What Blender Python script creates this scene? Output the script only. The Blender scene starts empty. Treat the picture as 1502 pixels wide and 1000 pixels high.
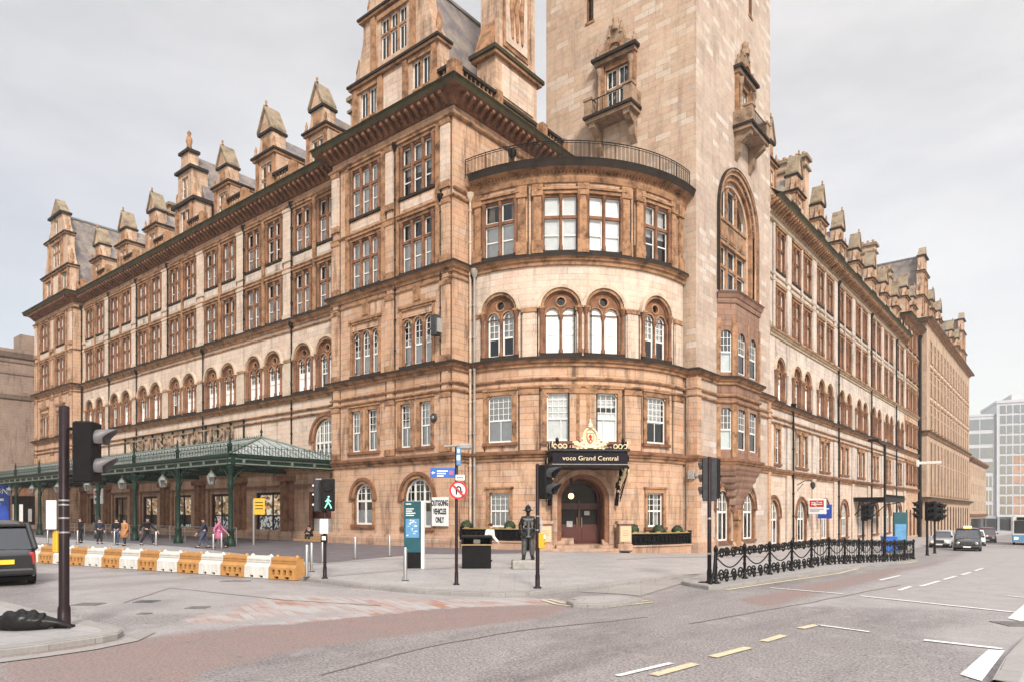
import bpy, bmesh, math, random
from mathutils import Vector, Matrix
from mathutils.geometry import tessellate_polygon
random.seed(11)
PI = math.pi
SC = bpy.context.scene
COL = SC.collection

# ------------------------------------------------------------------ frame of reference
# x runs along Gordon-Street-like long facade (to the right), y runs back along the other street.
CAM = Vector((28.2, -29.14, 2.2))
CR = Vector((.775, .632)); CF = Vector((-.632, .775))      # camera right / forward in plan
CRN = CR.normalized(); CFN = CF.normalized()
FPX = 1010.0; HY = 751.0
GT = [(-1000, 0), (0, 0), (11, -.42), (25, -.72), (150, -2.5), (420, -7.0), (2000, -20)]
def gz(b):
    for (b0, z0), (b1, z1) in zip(GT, GT[1:]):
        if b <= b1: return z0 + (z1-z0)*(b-b0)/(b1-b0)
    return GT[-1][1]
def cam_pt(px, Y):
    X = (px-751)/FPX*Y
    p = CAM.xy + CRN*X + CFN*Y
    return p.x, p.y
def gp(px, py, h=0.0):
    """plan position on the ground (or h above it) for a survey bearing"""
    z = h
    for _ in range(40):
        Y = FPX*(CAM.z-z)/(py-HY)
        a, b = cam_pt(px, Y)
        z = gz(b)+h
    return Vector((a, b, z))

# ------------------------------------------------------------------ materials
MATS = {}
def mat_new(name):
    m = bpy.data.materials.new(name); m.use_nodes = True
    nt = m.node_tree; nt.nodes.clear()
    out = nt.nodes.new('ShaderNodeOutputMaterial')
    b = nt.nodes.new('ShaderNodeBsdfPrincipled')
    nt.links.new(b.outputs[0], out.inputs[0])
    MATS[name] = m
    return m, nt, b, out
def N(nt, t, **kw):
    n = nt.nodes.new(t)
    for k, v in kw.items():
        if k.startswith('i_'):
            key = k[2:]
            key = int(key) if key.isdigit() else key.replace('_', ' ')
            n.inputs[key].default_value = v
        else: setattr(n, k, v)
    return n
def rgb(c): return (c[0], c[1], c[2], 1)
def mixc(nt, fac, a, b, mode='MIX'):
    n = nt.nodes.new('ShaderNodeMix'); n.data_type = 'RGBA'; n.blend_type = mode
    for sock, v in ((n.inputs[0], fac), (n.inputs[6], a), (n.inputs[7], b)):
        if isinstance(v, (int, float)): sock.default_value = v
        elif isinstance(v, tuple): sock.default_value = rgb(v)
        else: nt.links.new(v, sock)
    return n.outputs[2]
def ramp(nt, fac, lo, hi):
    n = nt.nodes.new('ShaderNodeMapRange'); n.inputs[1].default_value = lo; n.inputs[2].default_value = hi
    nt.links.new(fac, n.inputs[0]); return n.outputs[0]
def noise(nt, vec, scale, detail=4, rough=.6):
    n = N(nt, 'ShaderNodeTexNoise', i_Scale=scale, i_Detail=detail, i_Roughness=rough)
    if vec is not None: nt.links.new(vec, n.inputs['Vector'])
    return n.outputs[0]
def geo_pos(nt): return nt.nodes.new('ShaderNodeNewGeometry').outputs['Position']
def vscale(nt, vec, s):
    n = N(nt, 'ShaderNodeVectorMath', operation='MULTIPLY'); nt.links.new(vec, n.inputs[0]); n.inputs[1].default_value = s
    return n.outputs[0]
def bump(nt, b, h, strength=.3, dist=.02):
    n = N(nt, 'ShaderNodeBump'); n.inputs['Strength'].default_value = strength; n.inputs['Distance'].default_value = dist
    nt.links.new(h, n.inputs['Height']); nt.links.new(n.outputs[0], b.inputs['Normal'])

def stone(name, c1, c2, mortar, soot=(.07, .043, .03), sootamt=.8, odd=None, bw=.95, rh=.36, courses=1.0, rough=.88):
    m, nt, b, out = mat_new(name)
    uv = nt.nodes.new('ShaderNodeUVMap').outputs[0]
    P = geo_pos(nt)
    br = N(nt, 'ShaderNodeTexBrick', i_Scale=1.0)
    br.inputs['Brick Width'].default_value = bw; br.inputs['Row Height'].default_value = rh
    br.inputs['Mortar Size'].default_value = .015; br.inputs['Mortar Smooth'].default_value = .3
    br.inputs['Color1'].default_value = rgb(c1); br.inputs['Color2'].default_value = rgb(c2)
    br.inputs['Mortar'].default_value = rgb(mortar)
    nt.links.new(uv, br.inputs['Vector'])
    fl = N(nt, 'ShaderNodeTexBrick', i_Scale=1.0)     # one random value per block
    fl.inputs['Brick Width'].default_value = bw; fl.inputs['Row Height'].default_value = rh; fl.inputs['Mortar Size'].default_value = 0
    fl.inputs['Color1'].default_value = (0, 0, 0, 1); fl.inputs['Color2'].default_value = (1, 1, 1, 1)
    nt.links.new(uv, fl.inputs['Vector'])
    s = N(nt, 'ShaderNodeSeparateColor'); nt.links.new(fl.outputs[0], s.inputs[0])
    cr = nt.nodes.new('ShaderNodeValToRGB'); nt.links.new(s.outputs[0], cr.inputs[0]); el = cr.color_ramp.elements
    g_ = sum(c1)/3
    stops = [(0.0, c2), (.22, c1), (.42, (c1[0]*1.06, c1[1]*.93, c1[2]*.95)), (.6, tuple(x*.62+g_*.30 for x in c1)), (.78, (c1[0]*1.1, c1[1]*1.1, c1[2]*1.08)), (.93, odd or c1), (1.0, odd or c1)]
    el[0].position, el[0].color = 0.0, rgb(c2); el[1].position, el[1].color = 1.0, rgb(odd or c1)
    for p_, c_ in stops[1:-1]:
        e_ = el.new(p_); e_.color = rgb(c_)
    col = mixc(nt, br.outputs['Fac'], cr.outputs[0], mortar)
    nm = noise(nt, P, 1.5, 6, .7)
    col = mixc(nt, ramp(nt, nm, .28, .72), mixc(nt, .30, col, (c2[0]*.42, c2[1]*.38, c2[2]*.36)), mixc(nt, .2, col, (min(1, c1[0]*1.35), min(1, c1[1]*1.38), min(1, c1[2]*1.4))))
    n1 = noise(nt, P, .55, 5, .65)
    n2 = noise(nt, vscale(nt, P, (1.6, 1.6, .22)), 1.0, 5, .7)
    n3 = noise(nt, P, 7.0, 4, .7)
    col = mixc(nt, ramp(nt, n1, .35, .75), col, tuple(min(1, x*1.22) for x in c1), 'MIX')
    mu = N(nt, 'ShaderNodeMath', operation='MULTIPLY'); mu.inputs[1].default_value = sootamt
    nt.links.new(ramp(nt, n2, .52, .70), mu.inputs[0])
    col = mixc(nt, mu.outputs[0], col, soot)
    col = mixc(nt, ramp(nt, n3, .3, .7), mixc(nt, .18, col, (0.02, .015, .01)), col)
    nt.links.new(col, b.inputs['Base Color'])
    b.inputs['Roughness'].default_value = rough; b.inputs['Specular IOR Level'].default_value = .15
    h = N(nt, 'ShaderNodeMath', operation='MULTIPLY_ADD'); h.inputs[1].default_value = -1.0*courses
    nt.links.new(br.outputs['Fac'], h.inputs[0]); nt.links.new(n3, h.inputs[2])
    bump(nt, b, h.outputs[0], .5, .025)
    return m
def plain(name, c, rough=.6, metal=0.0, var=.25, scale=3.0, spec=.5, coat=0):
    m, nt, b, out = mat_new(name)
    P = nt.nodes.new('ShaderNodeTexCoord').outputs['Object']
    n = noise(nt, P, scale, 4, .65)
    col = mixc(nt, ramp(nt, n, .3, .7), tuple(x*(1-var) for x in c), tuple(min(1, x*(1+var*.6)) for x in c))
    nt.links.new(col, b.inputs['Base Color'])
    b.inputs['Roughness'].default_value = rough; b.inputs['Metallic'].default_value = metal
    b.inputs['Specular IOR Level'].default_value = spec if coat or max(c) > .06 else .16
    if coat: b.inputs['Coat Weight'].default_value = coat
    n2 = noise(nt, P, scale*9, 3, .6)
    r = N(nt, 'ShaderNodeMapRange'); r.inputs[3].default_value = max(.02, rough-.08); r.inputs[4].default_value = min(1, rough+.1)
    nt.links.new(n2, r.inputs[0]); nt.links.new(r.outputs[0], b.inputs['Roughness'])
    return m
def lamp_mat(name, c, strength):
    m, nt, b, out = mat_new(name)
    b.inputs['Base Color'].default_value = rgb(c)
    b.inputs['Emission Color'].default_value = rgb(c); b.inputs['Emission Strength'].default_value = strength
    return m

stone('stone_warm', (.56, .36, .235), (.39, .215, .125), (.15, .085, .055), odd=(.56, .44, .36))
stone('stone_pale', (.63, .50, .40), (.53, .39, .285), (.36, .26, .18), odd=(.66, .58, .50), sootamt=.4)
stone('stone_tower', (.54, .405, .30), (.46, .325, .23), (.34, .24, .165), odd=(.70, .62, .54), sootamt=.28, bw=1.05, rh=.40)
stone('stone_tower_right', (.49, .39, .315), (.43, .33, .26), (.37, .28, .22), odd=(.70, .64, .58), sootamt=.25, bw=1.05, rh=.40)  # same tower stone, toned for how light falls on the right face
stone('stone_white', (.59, .51, .44), (.51, .42, .345), (.33, .25, .19), sootamt=.7, rh=.42, bw=1.3)
stone('stone_base', (.46, .30, .21), (.37, .22, .145), (.20, .12, .08), sootamt=.7, odd=(.50, .38, .30))
stone('stone_far', (.50, .365, .265), (.43, .30, .21), (.3, .22, .16), sootamt=.35)
stone('stone_grim', (.30, .225, .18), (.25, .18, .14), (.14, .1, .08), sootamt=.6)
def mould(name, c, soot, amt, rough=.85):
    m, nt, b, out = mat_new(name)
    P = geo_pos(nt)
    n1 = noise(nt, P, 1.4, 7, .75); n3 = noise(nt, P, 9, 5, .75)
    col = mixc(nt, ramp(nt, n3, .3, .7), tuple(x*.78 for x in c), tuple(min(1, x*1.12) for x in c))
    mu = N(nt, 'ShaderNodeMath', operation='MULTIPLY'); mu.inputs[1].default_value = amt
    nt.links.new(ramp(nt, n1, .44, .66), mu.inputs[0])
    col = mixc(nt, mu.outputs[0], col, soot)
    nt.links.new(col, b.inputs['Base Color']); b.inputs['Roughness'].default_value = rough; b.inputs['Specular IOR Level'].default_value = .12
    bump(nt, b, n3, .4, .02)
    return m
mould('trim', (.42, .235, .13), (.07, .036, .022), .95)
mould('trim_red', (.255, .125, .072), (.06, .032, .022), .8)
mould('trim_pale', (.60, .49, .38), (.22, .15, .10), .5)
mould('trim_white', (.52, .40, .28), (.17, .11, .07), .7)
mould('soot_and_shade', (.042, .032, .026), (.02, .015, .012), .8, .8)  # soot on ledges, and the shade lines painted beside pilasters and surrounds
mould('mossy', (.06, .052, .028), (.025, .02, .014), .8, .85)
stone('gable_stone', (.54, .375, .26), (.40, .245, .16), (.16, .10, .07), odd=(.60, .48, .38), sootamt=.8, bw=.7, rh=.33)
stone('stone_red', (.29, .17, .12), (.22, .12, .085), (.11, .065, .045), odd=(.36, .24, .18), sootamt=.7)
mould('capstone', (.33, .26, .18), (.09, .07, .05), .8)
mould('carved', (.36, .25, .17), (.07, .05, .035), .85)
mould('concrete', (.36, .34, .31), (.2, .19, .17), .5)
def slate():
    m, nt, b, out = mat_new('slate')
    uv = nt.nodes.new('ShaderNodeUVMap').outputs[0]; P = geo_pos(nt)
    br = N(nt, 'ShaderNodeTexBrick', i_Scale=1.0)
    br.inputs['Brick Width'].default_value = .32; br.inputs['Row Height'].default_value = .26
    br.inputs['Mortar Size'].default_value = .012
    br.inputs['Color1'].default_value = (.155, .125, .125, 1); br.inputs['Color2'].default_value = (.105, .085, .09, 1)
    br.inputs['Mortar'].default_value = (.03, .025, .03, 1)
    nt.links.new(uv, br.inputs['Vector'])
    n = noise(nt, P, .9, 6, .7)
    col = mixc(nt, ramp(nt, n, .40, .66), br.outputs[0], (.27, .225, .17))
    nt.links.new(col, b.inputs['Base Color']); b.inputs['Roughness'].default_value = .55
    bump(nt, b, br.outputs[0], .5, .02)
slate()
def road_mat():
    m, nt, b, out = mat_new('asphalt')
    P = geo_pos(nt)
    n1 = noise(nt, P, .16, 5, .6); n2 = noise(nt, vscale(nt, P, (.5, .12, 1)), 1, 6, .7); n3 = noise(nt, P, 24, 4, .8); n4 = noise(nt, P, 1.3, 5, .7)
    col = mixc(nt, ramp(nt, n1, .35, .68), (.285, .26, .252), (.35, .32, .31))
    col = mixc(nt, ramp(nt, n2, .52, .75), col, (.155, .135, .135))
    col = mixc(nt, ramp(nt, n3, .40, .58), mixc(nt, .78, col, (.035, .03, .03)), mixc(nt, ramp(nt, n3, .62, .72), col, (.44, .40, .38)))
    col = mixc(nt, ramp(nt, n4, .55, .8), col, (.33, .30, .29))
    at = N(nt, 'ShaderNodeAttribute', attribute_name='wear'); se = N(nt, 'ShaderNodeSeparateColor'); nt.links.new(at.outputs['Color'], se.inputs[0])
    nz = noise(nt, P, 2.6, 6, .75)
    def msk(k, soft=.25):
        a_ = N(nt, 'ShaderNodeMath', operation='MULTIPLY_ADD'); a_.inputs[1].default_value = .9; nt.links.new(nz, a_.inputs[0])
        nt.links.new(se.outputs[k], a_.inputs[2]); return ramp(nt, a_.outputs[0], .95-soft*.5, .95+soft*.5)
    grain = ramp(nt, n3, .40, .62)
    red = mixc(nt, ramp(nt, n4, .35, .7), (.31, .218, .195), (.265, .21, .195))
    col = mixc(nt, msk(0), col, mixc(nt, grain, mixc(nt, .55, red, (.04, .03, .03)), red))
    br = N(nt, 'ShaderNodeTexBrick', i_Scale=1.0); rot = N(nt, 'ShaderNodeMapping'); rot.inputs['Rotation'].default_value = (0, 0, .35); nt.links.new(P, rot.inputs[0]); nt.links.new(rot.outputs[0], br.inputs['Vector'])
    br.inputs['Brick Width'].default_value = .9; br.inputs['Row Height'].default_value = .22; br.inputs['Mortar Size'].default_value = .016
    br.inputs['Color1'].default_value = (.42, .395, .385, 1); br.inputs['Color2'].default_value = (.36, .16, .09, 1); br.inputs['Mortar'].default_value = (.2, .17, .16, 1)
    st = mixc(nt, ramp(nt, noise(nt, vscale(nt, P, (.5, 1.6, 1)), .8, 5, .7), .40, .60), (.40, .38, .372), br.outputs[0])
    col = mixc(nt, msk(1, .15), col, mixc(nt, grain, mixc(nt, .25, st, (.08, .07, .07)), st))
    pal = mixc(nt, grain, (.24, .22, .215), (.385, .36, .35)); pal = mixc(nt, ramp(nt, n4, .35, .65), mixc(nt, .35, pal, (.16, .14, .135)), pal); col = mixc(nt, msk(2, .5), col, pal)
    vo = N(nt, 'ShaderNodeTexVoronoi', feature='DISTANCE_TO_EDGE', i_Scale=.28); wp = N(nt, 'ShaderNodeVectorMath', operation='ADD')
    nd = N(nt, 'ShaderNodeTexNoise', i_Scale=1.1, i_Detail=5); nt.links.new(P, nd.inputs['Vector']); nt.links.new(P, wp.inputs[0]); nt.links.new(vscale(nt, nd.outputs[1], (1.6, 1.6, 0)), wp.inputs[1]); nt.links.new(wp.outputs[0], vo.inputs['Vector'])
    ck = N(nt, 'ShaderNodeMath', operation='MULTIPLY'); nt.links.new(ramp(nt, vo.outputs['Distance'], .009, .002), ck.inputs[0]); nt.links.new(ramp(nt, n1, .50, .75), ck.inputs[1])
    col = mixc(nt, ck.outputs[0], col, mixc(nt, .5, col, (.05, .042, .04)))
    sp2 = noise(nt, P, 3.4, 2, .5); col = mixc(nt, ramp(nt, sp2, .70, .76), col, mixc(nt, .55, col, (.05, .045, .045)))
    ln = noise(nt, vscale(nt, P, (1.0, .035, 1)), .55, 2, .5); col = mixc(nt, ramp(nt, ln, .56, .72), col, mixc(nt, .30, col, (.07, .06, .06)))
    nt.links.new(col, b.inputs['Base Color'])
    r = N(nt, 'ShaderNodeMapRange'); r.inputs[3].default_value = .42; r.inputs[4].default_value = .72
    nt.links.new(n2, r.inputs[0]); nt.links.new(r.outputs[0], b.inputs['Roughness'])
    bump(nt, b, n3, .6, .012)
    return m
road_mat()
def patch_mat(name, c, c2):
    m, nt, b, out = mat_new(name)
    P = geo_pos(nt)
    n3 = noise(nt, P, 38, 3, .8); n4 = noise(nt, vscale(nt, P, (.8, 2.6, 1)), 1.2, 5, .7)
    col = mixc(nt, ramp(nt, n4, .35, .65), c, c2)
    col = mixc(nt, ramp(nt, n3, .4, .62), mixc(nt, .5, col, (.04, .03, .03)), col)
    nt.links.new(col, b.inputs['Base Color']); b.inputs['Roughness'].default_value = .65
    bump(nt, b, n3, .6, .012)
patch_mat('asphalt_red', (.29, .205, .185), (.27, .225, .212))
patch_mat('asphalt_old', (.33, .305, .30), (.26, .24, .235))
def setts_mat():
    m, nt, b, out = mat_new('setts')
    uv = nt.nodes.new('ShaderNodeUVMap').outputs[0]; P = geo_pos(nt)
    br = N(nt, 'ShaderNodeTexBrick', i_Scale=1.0)
    br.inputs['Brick Width'].default_value = .42; br.inputs['Row Height'].default_value = .17; br.inputs['Mortar Size'].default_value = .014
    br.inputs['Color1'].default_value = (.36, .33, .32, 1); br.inputs['Color2'].default_value = (.30, .20, .155, 1); br.inputs['Mortar'].default_value = (.14, .12, .11, 1)
    nt.links.new(uv, br.inputs['Vector'])
    n4 = noise(nt, P, .7, 5, .7); n5 = noise(nt, P, 20, 3, .7)
    col = mixc(nt, ramp(nt, n4, .42, .62), (.34, .32, .31), br.outputs[0])
    col = mixc(nt, ramp(nt, n5, .35, .6), mixc(nt, .4, col, (.06, .05, .05)), col)
    nt.links.new(col, b.inputs['Base Color']); b.inputs['Roughness'].default_value = .6
    bump(nt, b, br.outputs['Fac'], -.4, .012)
setts_mat()
def paving_mat(name, c1, c2, w, h, mort):
    m, nt, b, out = mat_new(name)
    uv = nt.nodes.new('ShaderNodeUVMap').outputs[0]; P = geo_pos(nt)
    br = N(nt, 'ShaderNodeTexBrick', i_Scale=1.0)
    br.inputs['Brick Width'].default_value = w; br.inputs['Row Height'].default_value = h; br.inputs['Mortar Size'].default_value = .008
    br.inputs['Color1'].default_value = rgb(c1); br.inputs['Color2'].default_value = rgb(c2); br.inputs['Mortar'].default_value = rgb(mort)
    nt.links.new(uv, br.inputs['Vector'])
    n4 = noise(nt, P, .6, 6, .7); n5 = noise(nt, P, 12, 4, .7)
    col = mixc(nt, ramp(nt, n4, .4, .75), br.outputs[0], tuple(x*.72 for x in c1))
    col = mixc(nt, ramp(nt, n5, .3, .6), mixc(nt, .25, col, (.08, .07, .07)), col)
    nt.links.new(col, b.inputs['Base Color'])
    b.inputs['Roughness'].default_value = .5
    r = N(nt, 'ShaderNodeMapRange'); r.inputs[3].default_value = .35; r.inputs[4].default_value = .7
    nt.links.new(n4, r.inputs[0]); nt.links.new(r.outputs[0], b.inputs['Roughness'])
    bump(nt, b, br.outputs['Fac'], -.3, .008)
paving_mat('paving', (.39, .372, .36), (.35, .335, .325), .9, .6, (.16, .15, .145))
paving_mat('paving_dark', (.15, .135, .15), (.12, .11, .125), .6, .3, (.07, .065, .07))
paving_mat('kerbstone', (.34, .32, .30), (.29, .27, .25), .9, 3, (.12, .11, .1))
def line_mat(name, c):
    m, nt, b, out = mat_new(name)
    P = geo_pos(nt); n = noise(nt, P, 9, 5, .75); n2 = noise(nt, P, 45, 3, .8)
    col = mixc(nt, ramp(nt, n, .34, .50), (.34, .32, .30), c)
    col = mixc(nt, ramp(nt, n2, .28, .42), (.34, .32, .30), col)
    nt.links.new(col, b.inputs['Base Color']); b.inputs['Roughness'].default_value = .6
line_mat('line_white', (.70, .69, .66)); line_mat('line_yellow', (.58, .48, .30))
def glass_mat(name, tint, refl=.10):
    m, nt, b, out = mat_new(name)
    nt.nodes.remove(b)
    tr = N(nt, 'ShaderNodeBsdfTransparent'); tr.inputs[0].default_value = rgb(tint)
    gl = N(nt, 'ShaderNodeBsdfGlossy'); gl.inputs['Roughness'].default_value = .03; gl.inputs[0].default_value = (.92, .94, .97, 1)
    lw = N(nt, 'ShaderNodeFresnel'); lw.inputs[0].default_value = 1.5
    P = geo_pos(nt); n = noise(nt, P, 1.2, 2, .5)
    bp = N(nt, 'ShaderNodeBump'); bp.inputs['Strength'].default_value = .12; bp.inputs['Distance'].default_value = .03
    nt.links.new(n, bp.inputs['Height']); nt.links.new(bp.outputs[0], gl.inputs['Normal'])
    ad = N(nt, 'ShaderNodeMath', operation='ADD'); ad.use_clamp = True; ad.inputs[1].default_value = refl
    nt.links.new(lw.outputs[0], ad.inputs[0])
    mx = N(nt, 'ShaderNodeMixShader')
    nt.links.new(ad.outputs[0], mx.inputs[0]); nt.links.new(tr.outputs[0], mx.inputs[1]); nt.links.new(gl.outputs[0], mx.inputs[2])
    nt.links.new(mx.outputs[0], out.inputs[0])
glass_mat('glass', (.92, .94, .94), .04); glass_mat('glass_dark', (.25, .27, .28), .05); glass_mat('glass_far', (.12, .13, .14), .35)
def roof_glass():
    m, nt, b, out = mat_new('glass_roof'); P = geo_pos(nt); n = noise(nt, P, 1.5, 5, .7)
    nt.links.new(mixc(nt, ramp(nt, n, .3, .7), (.34, .39, .385), (.52, .57, .57)), b.inputs['Base Color']); b.inputs['Roughness'].default_value = .25
    tr = N(nt, 'ShaderNodeBsdfTransparent'); mx = N(nt, 'ShaderNodeMixShader', i_0=.22)
    nt.links.new(b.outputs[0], mx.inputs[1]); nt.links.new(tr.outputs[0], mx.inputs[2]); nt.links.new(mx.outputs[0], out.inputs[0])
roof_glass()
plain('white_paint', (.78, .765, .72), .45, var=.12)
plain('cloth_white', (.86, .86, .85), .9, var=.12, scale=1.5)
plain('cloth_cream', (.52, .42, .30), .9, var=.2)
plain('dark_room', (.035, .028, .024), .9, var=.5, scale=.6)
plain('door_red', (.085, .018, .012), .4, var=.3)
plain('iron_black', (.007, .0065, .0065), .45, var=.4, scale=8)
plain('iron_green', (.012, .030, .021), .42, var=.4, scale=4)
plain('cover_metal', (.15, .14, .135), .6, var=.3, scale=6)
plain('iron_green_light', (.15, .18, .15), .45, var=.35, scale=4)
plain('pole_maroon', (.022, .012, .014), .4, var=.35, scale=5)
plain('signal_black', (.010, .009, .0095), .5, var=.3, scale=6)
plain('signal_grey', (.05, .05, .054), .5, var=.3, scale=6)
plain('hood_grey', (.13, .12, .122), .45, var=.3)
plain('steel', (.55, .54, .52), .3, metal=1.0, var=.12, scale=10)
plain('aluminium', (.62, .62, .62), .4, metal=.8, var=.1)
plain('amber_plastic', (.47, .235, .07), .55, var=.2, scale=2.5)
plain('white_plastic', (.64, .62, .57), .55, var=.15, scale=2.5)
plain('yellow', (.75, .42, .03), .5, var=.12)
plain('red', (.55, .03, .03), .45, var=.1)
plain('blue', (.03, .13, .48), .45, var=.15)
plain('blue_light', (.10, .28, .48), .45, var=.25)
plain('blue_deep', (.015, .06, .36), .45, var=.15)
plain('teal', (.015, .085, .105), .35, var=.2)
plain('navy', (.012, .009, .015), .35, var=.25)
plain('white', (.8, .8, .78), .5, var=.06)
plain('black', (.012, .012, .013), .5, var=.3)
plain('gold', (.78, .53, .22), .35, metal=.6, var=.25, scale=9)
plain('gold_pale', (.80, .66, .42), .45, metal=.2, var=.2, scale=9)
plain('bronze', (.04, .039, .038), .38, metal=.75, var=.5, scale=7)
plain('bronze_light', (.12, .12, .118), .42, metal=.6, var=.4, scale=9)
plain('brass', (.62, .45, .20), .35, metal=.8, var=.2)
plain('tan', (.62, .44, .27), .6, var=.1)
plain('skin', (.50, .31, .22), .6, var=.08)
plain('hair', (.03, .022, .018), .7, var=.3)
plain('coat_black', (.018, .018, .022), .85, var=.3)
plain('coat_orange', (.40, .17, .06), .85, var=.2)
plain('coat_pink', (.45, .13, .25), .8, var=.15)
plain('coat_white', (.72, .70, .68), .8, var=.1)
plain('coat_navy', (.03, .035, .06), .85, var=.2)
plain('trousers', (.03, .03, .036), .85, var=.25)
plain('jeans', (.05, .07, .12), .85, var=.25)
plain('car_black', (.010, .010, .011), .22, var=.2, coat=.6)
plain('car_silver', (.48, .48, .47), .3, metal=.5, var=.1, coat=.5)
plain('car_white', (.70, .69, .66), .3, var=.08, coat=.5)
plain('car_maroon', (.13, .03, .025), .3, var=.1, coat=.5)
plain('tyre', (.016, .016, .016), .85, var=.3)
plain('chrome', (.6, .6, .6), .15, metal=1.0, var=.05)
plain('tail_red', (.45, .015, .012), .2, var=.1, coat=.5)
plain('plate_yellow', (.80, .55, .04), .45, var=.05)
plain('lead', (.20, .20, .21), .55, var=.35, scale=1.5)
plain('leaf', (.045, .075, .03), .7, var=.6, scale=14)
plain('bag_black', (.014, .013, .013), .3, var=.4)
plain('wood', (.36, .22, .11), .7, var=.25)
plain('terracotta', (.42, .24, .14), .8, var=.25)
plain('poster_grey', (.40, .38, .36), .5, var=.2)
plain('office_white', (.50, .51, .53), .4, var=.1, scale=.3)
plain('office_grey', (.30, .31, .34), .4, var=.15, scale=.3)
plain('office_reflection', (.42, .25, .17), .6, var=.5, scale=.12)  # orange reflections put into the colour of the glazing
lamp_mat('light_warm', (1.0, .50, .16), 3.0)
lamp_mat('light_green', (.10, 1.0, .55), 2.2)
lamp_mat('light_green_soft', (.25, .85, .6), .6)
plain('tar', (.15, .138, .135), .5, var=.3)
plain('lens_red', (.16, .02, .03), .15, var=.1); plain('lens_dark', (.02, .018, .02), .12, var=.1)
def shop_display():
    m, nt, b, out = mat_new('shop_display')
    P = geo_pos(nt)
    v = N(nt, 'ShaderNodeTexVoronoi', i_Scale=6.0); nt.links.new(P, v.inputs['Vector'])
    s = N(nt, 'ShaderNodeSeparateColor'); nt.links.new(v.outputs['Color'], s.inputs[0])
    col = mixc(nt, ramp(nt, s.outputs[0], .52, .56), (.02, .02, .02), (.8, .79, .77))
    nt.links.new(col, b.inputs['Base Color']); nt.links.new(col, b.inputs['Emission Color']); b.inputs['Emission Strength'].default_value = .22   # lit shop display
shop_display()
def shop_lit():
    m, nt, b, out = mat_new('shop_lit'); P = geo_pos(nt)
    v = N(nt, 'ShaderNodeTexVoronoi', i_Scale=2.6, distance='CHEBYCHEV'); nt.links.new(vscale(nt, P, (1, 1, 1.6)), v.inputs['Vector'])
    s = N(nt, 'ShaderNodeSeparateColor'); nt.links.new(v.outputs['Color'], s.inputs[0])
    col = mixc(nt, s.outputs[0], (.05, .03, .02), (.75, .46, .22)); col = mixc(nt, ramp(nt, s.outputs[1], .75, .8), col, (.9, .82, .7))
    nt.links.new(col, b.inputs['Base Color']); nt.links.new(col, b.inputs['Emission Color']); b.inputs['Emission Strength'].default_value = .40
shop_lit()

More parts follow.
